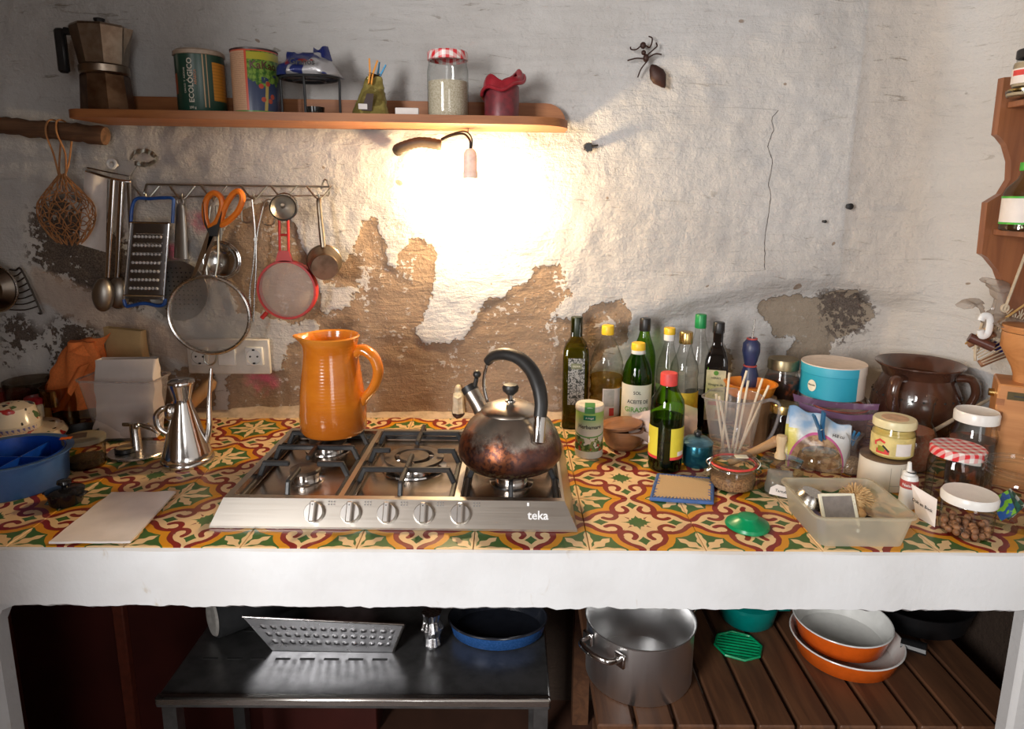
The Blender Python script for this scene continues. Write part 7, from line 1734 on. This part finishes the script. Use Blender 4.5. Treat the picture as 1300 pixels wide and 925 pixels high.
# hanging basket of wire and cord below the spice shelf
YB_ = 1.40
q0 = atY(1262, 430, YB_); t = thing('hanging_basket', 'wire and cord basket hanging on strings under the spice shelf', 'basket', q0)
K = lambda px, py, Y=YB_: atY(px, py, Y) - q0
M_cord = mat('cream_cord', (0.55, 0.45, 0.32), .8); M_dow = wood('dowel_wood', (0.3, 0.14, 0.07, 1), (0.18, 0.08, 0.04, 1), 1, 'y', .6, 0)
b = B(); b.tube([K(1243, 462, 1.46), K(1262, 454, 1.45), K(1300, 440, 1.44)], .0085, 12); part('dowel', b, M_dow, t)
b = B(); b.tube([K(1230, 438, 1.46), K(1262, 424, 1.42)], .006, 12); part('dowel', b, M_dow, t)
for k in range(9):
    b = B(); u = k / 8; b.tube([K(1232 + 10 * u + 6 * u, 440 + 22 * u, 1.455 - .05 * u), K(1286 + 30 * u, 392 + 44 * u, 1.43)], .0014, 6); part('wire', b, M_cord, t)
b = B(); b.tube(spl([K(1226, 436, 1.47), K(1250, 418, 1.42), K(1275, 404, 1.41), K(1306, 383, 1.40)], 6), .0024, 6); part('rim_cord', b, mat('orange_cord', (0.5, 0.3, 0.1), .8), t)
b = B()
for k in range(9):
    u = k / 8; a = K(1236 + 66 * u, 431 - 42 * u, 1.45 - .04 * u); c = K(1241 + 66 * u, 445 - 42 * u, 1.45 - .04 * u); d = K(1249 + 66 * u, 424 - 42 * u, 1.44 - .04 * u)
    b.tube(spl([a, c + Vector((0, 0, -.004)), d], 4), .0012, 5); b.tube(spl([a + Vector((.006, 0, 0)), c + Vector((-.006, 0, 0)), d + Vector((.006, 0, -.004))], 4), .0012, 5)
tag(part('netting', b, M_cord, t), kind='stuff')
for pts in ([(1238, 458, 1.41), (1239, 440, 1.42), (1247, 410, 1.43)], [(1275, 394, 1.37), (1284, 370, 1.37), (1302, 322, 1.37)]):
    b = B(); b.tube(spl([K(*p) for p in pts], 5), .0028, 6); part('string', b, M_cord, t)
b = B(); q = K(1276, 391, 1.37); b.tube([q + Vector((.007 * cos(a), 0, .007 * sin(a))) for a in [2 * pi * k / 14 for k in range(14)]], .0026, 6, True); part('loop', b, M_cord, t)
def film(b, pts, rad, nu=16):
    P = spl(pts, 5); n = len(P)
    def f(u, w):
        k = min(int(round(w * (n - 1))), n - 1); a = 2 * pi * u; r = rad[min(int(w * len(rad)), len(rad) - 1)] * (1 + .35 * noise.noise(Vector((cos(a) * 2, sin(a) * 2, w * 4)))) 
        return P[k] + Vector((r * cos(a), r * .7 * sin(a), r * .3 * sin(a)))
    b.grid(nu, n, f, wrap=True)
M_film = glass('crumpled_film', (0.86, 0.82, 0.78), (0.5, 0.45, 0.4), .6, .12, (0.62, 0.56, 0.5), .35)
qf = atY(1240, 400, 1.44); V = lambda px, py, Y: atY(px, py, Y) - qf
b = B(); film(b, [V(1224, 388, 1.43), V(1238, 382, 1.43), V(1246, 392, 1.43), V(1252, 408, 1.44), V(1262, 424, 1.44)], [.018, .016, .009, .005, .012, .02]); solo('plastic_bag', b, M_film, 'twisted clear plastic bag end sticking up beside the white hook', 'bag', qf)
qf = atY(1270, 390, 1.42); V = lambda px, py, Y: atY(px, py, Y) - qf
b = B(); film(b, [V(1256, 356, 1.42), V(1268, 362, 1.42), V(1270, 380, 1.42), V(1266, 402, 1.42), V(1290, 412, 1.38)], [.02, .024, .018, .012, .02, .035]); solo('plastic_bag', b, M_film, 'larger crumpled clear plastic bag in the basket below the shelf tip', 'bag', qf)
qf = atY(1249, 414, 1.40); b = B(); b.tube(spl([(-.008, 0, .012), (-.004, 0, .022), (.008, 0, .02), (.012, 0, .006), (.010, 0, -.016), (-.002, 0, -.02), (-.006, 0, -.008)], 5), .0075, 10, flat=.6); solo('white_hook', b, M_white, 'white plastic curled hook on the cord of the hanging basket', 'hook', qf)
qf = atY(1250, 436, 1.41); b = B(); b.tube([(-.028, .01, .012), (.012, -.01, -.006)], .010, 14); solo('brown_vial', b, mat('brown_vial', (0.1, 0.035, 0.025), .3), 'small brown vial lying in the hanging basket', 'vial', qf)
qf = atY(1268, 440, 1.445); b = B(); b.tube([(-.024, .006, .008), (.024, -.012, -.010)], .010, 14); solo('blue_vial', b, mat('blue_vial', (0.012, 0.015, 0.12), .3), 'small dark blue vial lying in the hanging basket', 'vial', qf)

# ================================================================== below the worktop
M_slat = wood('teak_slat', (0.15, 0.065, 0.03, 1), (0.08, 0.035, 0.018, 1), 1, 'y', .5, 0)
t = thing('slatted_bench', 'dark wooden slatted bench under the right part of the worktop', 'bench', (.52, 1.45, 0))
n = 11; x0, x1 = atZ(742, 830, SH).x, 1.06
for k in range(n):
    w = (x1 - x0) / n; b = B(); b.box((x0 + w * (k + .5) - .52, 0, SH - .011), (w - .009, .56, .022), .003); part('slat', b, M_slat, t, smooth=False)
for y in (-.25, .25): b = B(); b.box(((x0 + x1) / 2 - .52, y, SH - .045), (x1 - x0, .03, .045)); part('rail', b, M_slat, t, smooth=False)
for xx in (x0 + .03, x1 - .03):
    for y in (-.25, .25): b = B(); b.box((xx - .52, y, (SH - .068) / 2), (.045, .045, SH - .068)); part('leg', b, M_slat, t, smooth=False)
S0 = SH + .0008
# saucepan
q = atZ(813, 781, SH + .135); r = wid(140, q.y, SH + .135) / 2; H = .135
t = thing('saucepan', 'large brushed steel saucepan with loop handles on the slatted bench', 'pan', (q.x, q.y, S0), 0)
M_ss = steel('pan_steel', (0.8, 0.8, 0.8), .3, (60, 60, 2), .1)
b = B(); b.lathe([(0, 0), (r * .94, 0), (r * .96, .004), (r * .96, H - .006), (r * 1.0, H), (r * .985, H + .001), (r * .94, H - .006), (r * .94, .006), (0, .005)], 56); part('pan_body', b, M_ss, t)
for a in (pi * 1.22, pi * .22):
    c, s = cos(a), sin(a); M = Matrix.Rotation(a, 4, 'Z'); b = B(); b.tube([M @ Vector(v) for v in spl([(r * .96, -.045, H * .80), (r * 1.22, -.038, H * .84), (r * 1.3, 0, H * .86), (r * 1.22, .038, H * .84), (r * .96, .045, H * .80)], 5)], .0065, 10, flat=.6)
    for yy in (-.045, .045): b.box((0, 0, 0), (.008, .026, .03), .002, M @ Matrix.Translation((r * .965, yy, H * .79)))
    part('handle', b, M_shiny, t)
# teal bowl
q = atZ(966, 818, SH); r = wid(72, q.y, SH) / 2
t = thing('teal_casserole', 'teal lidded plastic bowl on the slatted bench', 'bowl', (q.x - .002, q.y + r + .03, S0)); M_teal = mat('teal_plastic', (0.0, 0.16, 0.14), .3, var=.05)
b = B(); b.lathe([(0, 0), (r * .8, 0), (r * .95, .01), (r * 1.08, .05), (r * 1.08, .055), (0, .055)], 44); b.box((r * 1.1, -.02, .048), (.04, .03, .007), .002); part('bowl_body', b, M_teal, t)
b = B(); b.lathe([(r * 1.1, .055), (r * 1.1, .062), (r * .6, .075), (0, .08)], 44); part('lid', b, M_teal, t)
# green trivet
q = atZ(936, 820, SH); w = wid(52, q.y, SH); t = thing('grid_trivet', 'bright green plastic grid trivet lying on the bench slats', 'trivet', (q.x, q.y - .004, S0), -.25)
M_jade = mat('bright_jade', (0.0, 0.32, 0.12), .35); b = B(); R0 = w * .56
b.tube([(R0 * cos(a), R0 * .95 * sin(a), .004) for a in [2 * pi * k / 8 + .2 for k in range(8)]], .0032, 6, True); part('frame', b, M_jade, t)
for k in range(-4, 5):
    yv = k * R0 * .2; hx = sqrt(max(R0 ** 2 * .86 - yv * yv, 0)); b = B(); b.box((0, yv, .004), (2 * hx, .003, .004)); part('bar', b, M_jade, t, smooth=False)
for k in (-1, 0, 1): b = B(); b.box((k * R0 * .5, 0, .0015), (.003, R0 * 1.5, .003)); part('cross_bar', b, M_jade, t, smooth=False)
# orange pans
M_oe = mat('orange_enamel', (0.72, 0.12, 0.01), .2, var=.05); M_we = mat('white_enamel', (0.75, 0.75, 0.72), .18, var=.03)
def epan(name, lab, px, py, wpx, Zr, H, z0):
    q = atZ(px, py, Zr); r = wid(wpx, q.y, Zr) / 2; t = thing(name, lab, 'pan', (q.x, q.y, z0))
    b = B(); b.lathe([(0, 0), (r * .78, 0), (r * .86, .006), (r, H)], 48); part('outside', b, M_oe, t)
    b = B(); b.lathe([(r * 1.0, H + .0003), (r * .985, H + .001), (r * .84, .009), (r * .7, .005), (0, .0045)], 48); part('enamel_inside', b, M_we, t)
    b = B(); b.tube([(r * 1.0 * cos(a), r * 1.0 * sin(a), H) for a in [2 * pi * k / 48 for k in range(48)]], .0018, 6, True); part('rim', b, M_we, t)
    return t, r
te, r = epan('enamel_pan', 'large orange enamel pan on the bench under the smaller one', 1074, 806, 132, SH + .05, .05, S0)
te2, r2 = epan('enamel_pan', 'smaller orange enamel pan with white inside, stacked in the larger one', 1069, 784, 116, SH + .082, .055, S0 + .0265)
b = B(); b.tube([(r * .97, -.02, .046), (r * 1.3, -.05, .05)], [.010, .012], 10, flat=1.5); part('handle', b, M_black, te)
# black pan
q = atZ(1205, 790, SH + .06); r = wid(160, q.y, SH + .06) / 2 * .92
b = B(); b.lathe([(0, 0), (r * .8, 0), (r * .9, .006), (r, .06), (r * .97, .06), (r * .86, .008), (0, .006)], 52); 
solo('black_skillet', b, mat('matte_black_pan', (0.008, 0.008, 0.009), .5), 'large black frying pan at the right end of the bench', 'pan', (1.14 - r * .9, q.y + .13, S0))
# metal unit on the left
M_oven = mat('grey_sheet_metal', (0.2, 0.2, 0.2), .3, .8, scale=20, col2=(0.13, 0.13, 0.13, 1))
t = thing('metal_rack', 'grey sheet metal rack with slotted top below the hob', 'rack', (-.2, 1.42, 0))
x0, x1 = atZ(432, 832, SH).x, atZ(694, 820, SH).x; x0 = -.74
b = B(); b.box(((x0 + x1) / 2 + .2, .0, SH - .01), (x1 - x0, .38, .02), .004); part('top_plate', b, M_oven, t)
for k in range(8):
    for j in range(3): b = B(); b.box((x0 + .06 + k * .055 + .2, -.06 + .10 * j, SH + .0002), (.034, .006, .001)); part('slot', b, M_ink, t)
b = B(); b.box(((x0 + x1) / 2 + .2, -.182, SH - .004), (x1 - x0, .018, .02), .004); part('front_rail', b, M_steel, t)
for xx in (x0 + .02, x1 - .02):
    for y in (-.16, .16): b = B(); b.box((xx + .2, y, (SH - .02) / 2), (.03, .03, SH - .02)); part('leg', b, M_oven, t, smooth=False)
# embossed tray
TL, TR, BR, BL = atY(308, 783, 1.38), atY(513, 793, 1.38), atZ(499, 828, SH), atZ(346, 826, SH)
TL.z += .0; t = thing('embossed_tray', 'embossed stainless tray leaning on its side under the worktop', 'tray', BL + Vector((0, 0, .001)))
def tr_(u, w, dy=0, emb=True):
    a = BL.lerp(BR, u); c = TL.lerp(TR, u); v = a.lerp(c, w) - BL
    e = .0022 * max(0, sin(u * 2 * pi * 15 + (pi if int(w * 9) % 2 else 0))) * max(0, sin(w * pi * 9)) if emb and .1 < w < .9 and .05 < u < .95 else 0
    return (v.x, v.y - e + dy, v.z)
b = B(); b.grid(150, 46, lambda u, w: tr_(u, w)); b.grid(12, 4, lambda u, w: tr_(u, w, .004, False)); part('sheet', b, steel('tray_steel', (0.5, 0.5, 0.52), .25, (20, 20, 20), .1), t)
b = B(); b.tube([tr_(0, 1), tr_(1, 1)], .003, 8); b.tube([tr_(1, 1), tr_(1, 0)], .0025, 8); part('rim', b, M_shiny, t)
# dark roll
q = atZ(258, 842, SH); t = thing('rolled_mat', 'dark rolled mat with a pale frayed end under the worktop', 'mat', (q.x - .01, q.y + .085, S0), .0)
b = B(); M = Matrix.Rotation(R_(42), 4, 'Z') @ Matrix.Rotation(pi / 2, 4, 'Y'); 
b.lathe([(.02, 0), (.052, .002), (.054, .02), (.056, .2), (.05, .22), (0, .22)], 30, M=Matrix.Translation((0, 0, .057)) @ M, wob=lambda a, z: 1 + .06 * sin(3 * a)); part('roll', b, mat('charcoal_felt', (0.02, 0.021, 0.023), .9), t)
b = B(); b.lathe([(.0, -.002), (.018, -.004), (.024, -.006), (.040, -.005), (.044, .0), (.036, .004), (0, .004)], 26, M=Matrix.Translation((0, 0, .057)) @ M, wob=lambda a, z: 1 + .12 * sin(2 * a + 1)); part('pale_end', b, mat('grey_felt_end', (0.42, 0.4, 0.37), .9, bmp=.4), t)
# foil
q = atZ(547, 829, SH); H = .09
b = B(); b.lathe([(0, 0), (.014, 0), (.02, .012), (.017, .03), (.024, .05), (.018, .07), (.022, H), (0, H)], 26, wob=lambda a, z: 1 + .35 * noise.noise(Vector((cos(a) * 3, sin(a) * 3, z * 90))))
solo('crumpled_foil', b, mat('bright_foil', (0.8, 0.8, 0.82), .15, 1.0, scale=150, bmp=.8), 'crumpled upright twist of aluminium foil beside the blue roasting dish', 'foil', (q.x, q.y + .022, S0 + .0005), ang=15)
# blue roaster
q = atZ(632, 831, SH); Yr = q.y; rx = wid(126, Yr + .06, SH + .05) / 2; ry = rx * .72; H = max(.03, atY(632, 812, Yr).z - SH)
t = thing('roasting_dish', 'oval blue enamel roasting dish with dark inside on the metal rack', 'dish', (atY(632, 812, Yr + .08).x, Yr + ry, S0 + .0005))
def ell(prof): 
    b = B(); b.lathe(prof, 48); b.xf(Matrix.Diagonal((1, ry / rx, 1, 1))); return b
part('outside', ell([(0, 0), (rx * .86, 0), (rx * .93, .006), (rx, H)]), mat('blue_enamel', (0.015, 0.07, 0.22), .25, scale=200, col2=(0.03, 0.1, 0.3, 1)), t)
part('inside', ell([(rx * .99, H), (rx * .9, .008), (0, .006)]), mat('dark_enamel', (0.012, 0.014, 0.02), .2), t)
b = B(); b.tube([(rx * cos(a), ry * sin(a), H) for a in [2 * pi * k / 48 for k in range(48)]], .0028, 8, True); part('rim', b, mat('dark_rim', (0.02, 0.022, 0.03), .2), t)
# dark red cupboard front with posts behind on the left
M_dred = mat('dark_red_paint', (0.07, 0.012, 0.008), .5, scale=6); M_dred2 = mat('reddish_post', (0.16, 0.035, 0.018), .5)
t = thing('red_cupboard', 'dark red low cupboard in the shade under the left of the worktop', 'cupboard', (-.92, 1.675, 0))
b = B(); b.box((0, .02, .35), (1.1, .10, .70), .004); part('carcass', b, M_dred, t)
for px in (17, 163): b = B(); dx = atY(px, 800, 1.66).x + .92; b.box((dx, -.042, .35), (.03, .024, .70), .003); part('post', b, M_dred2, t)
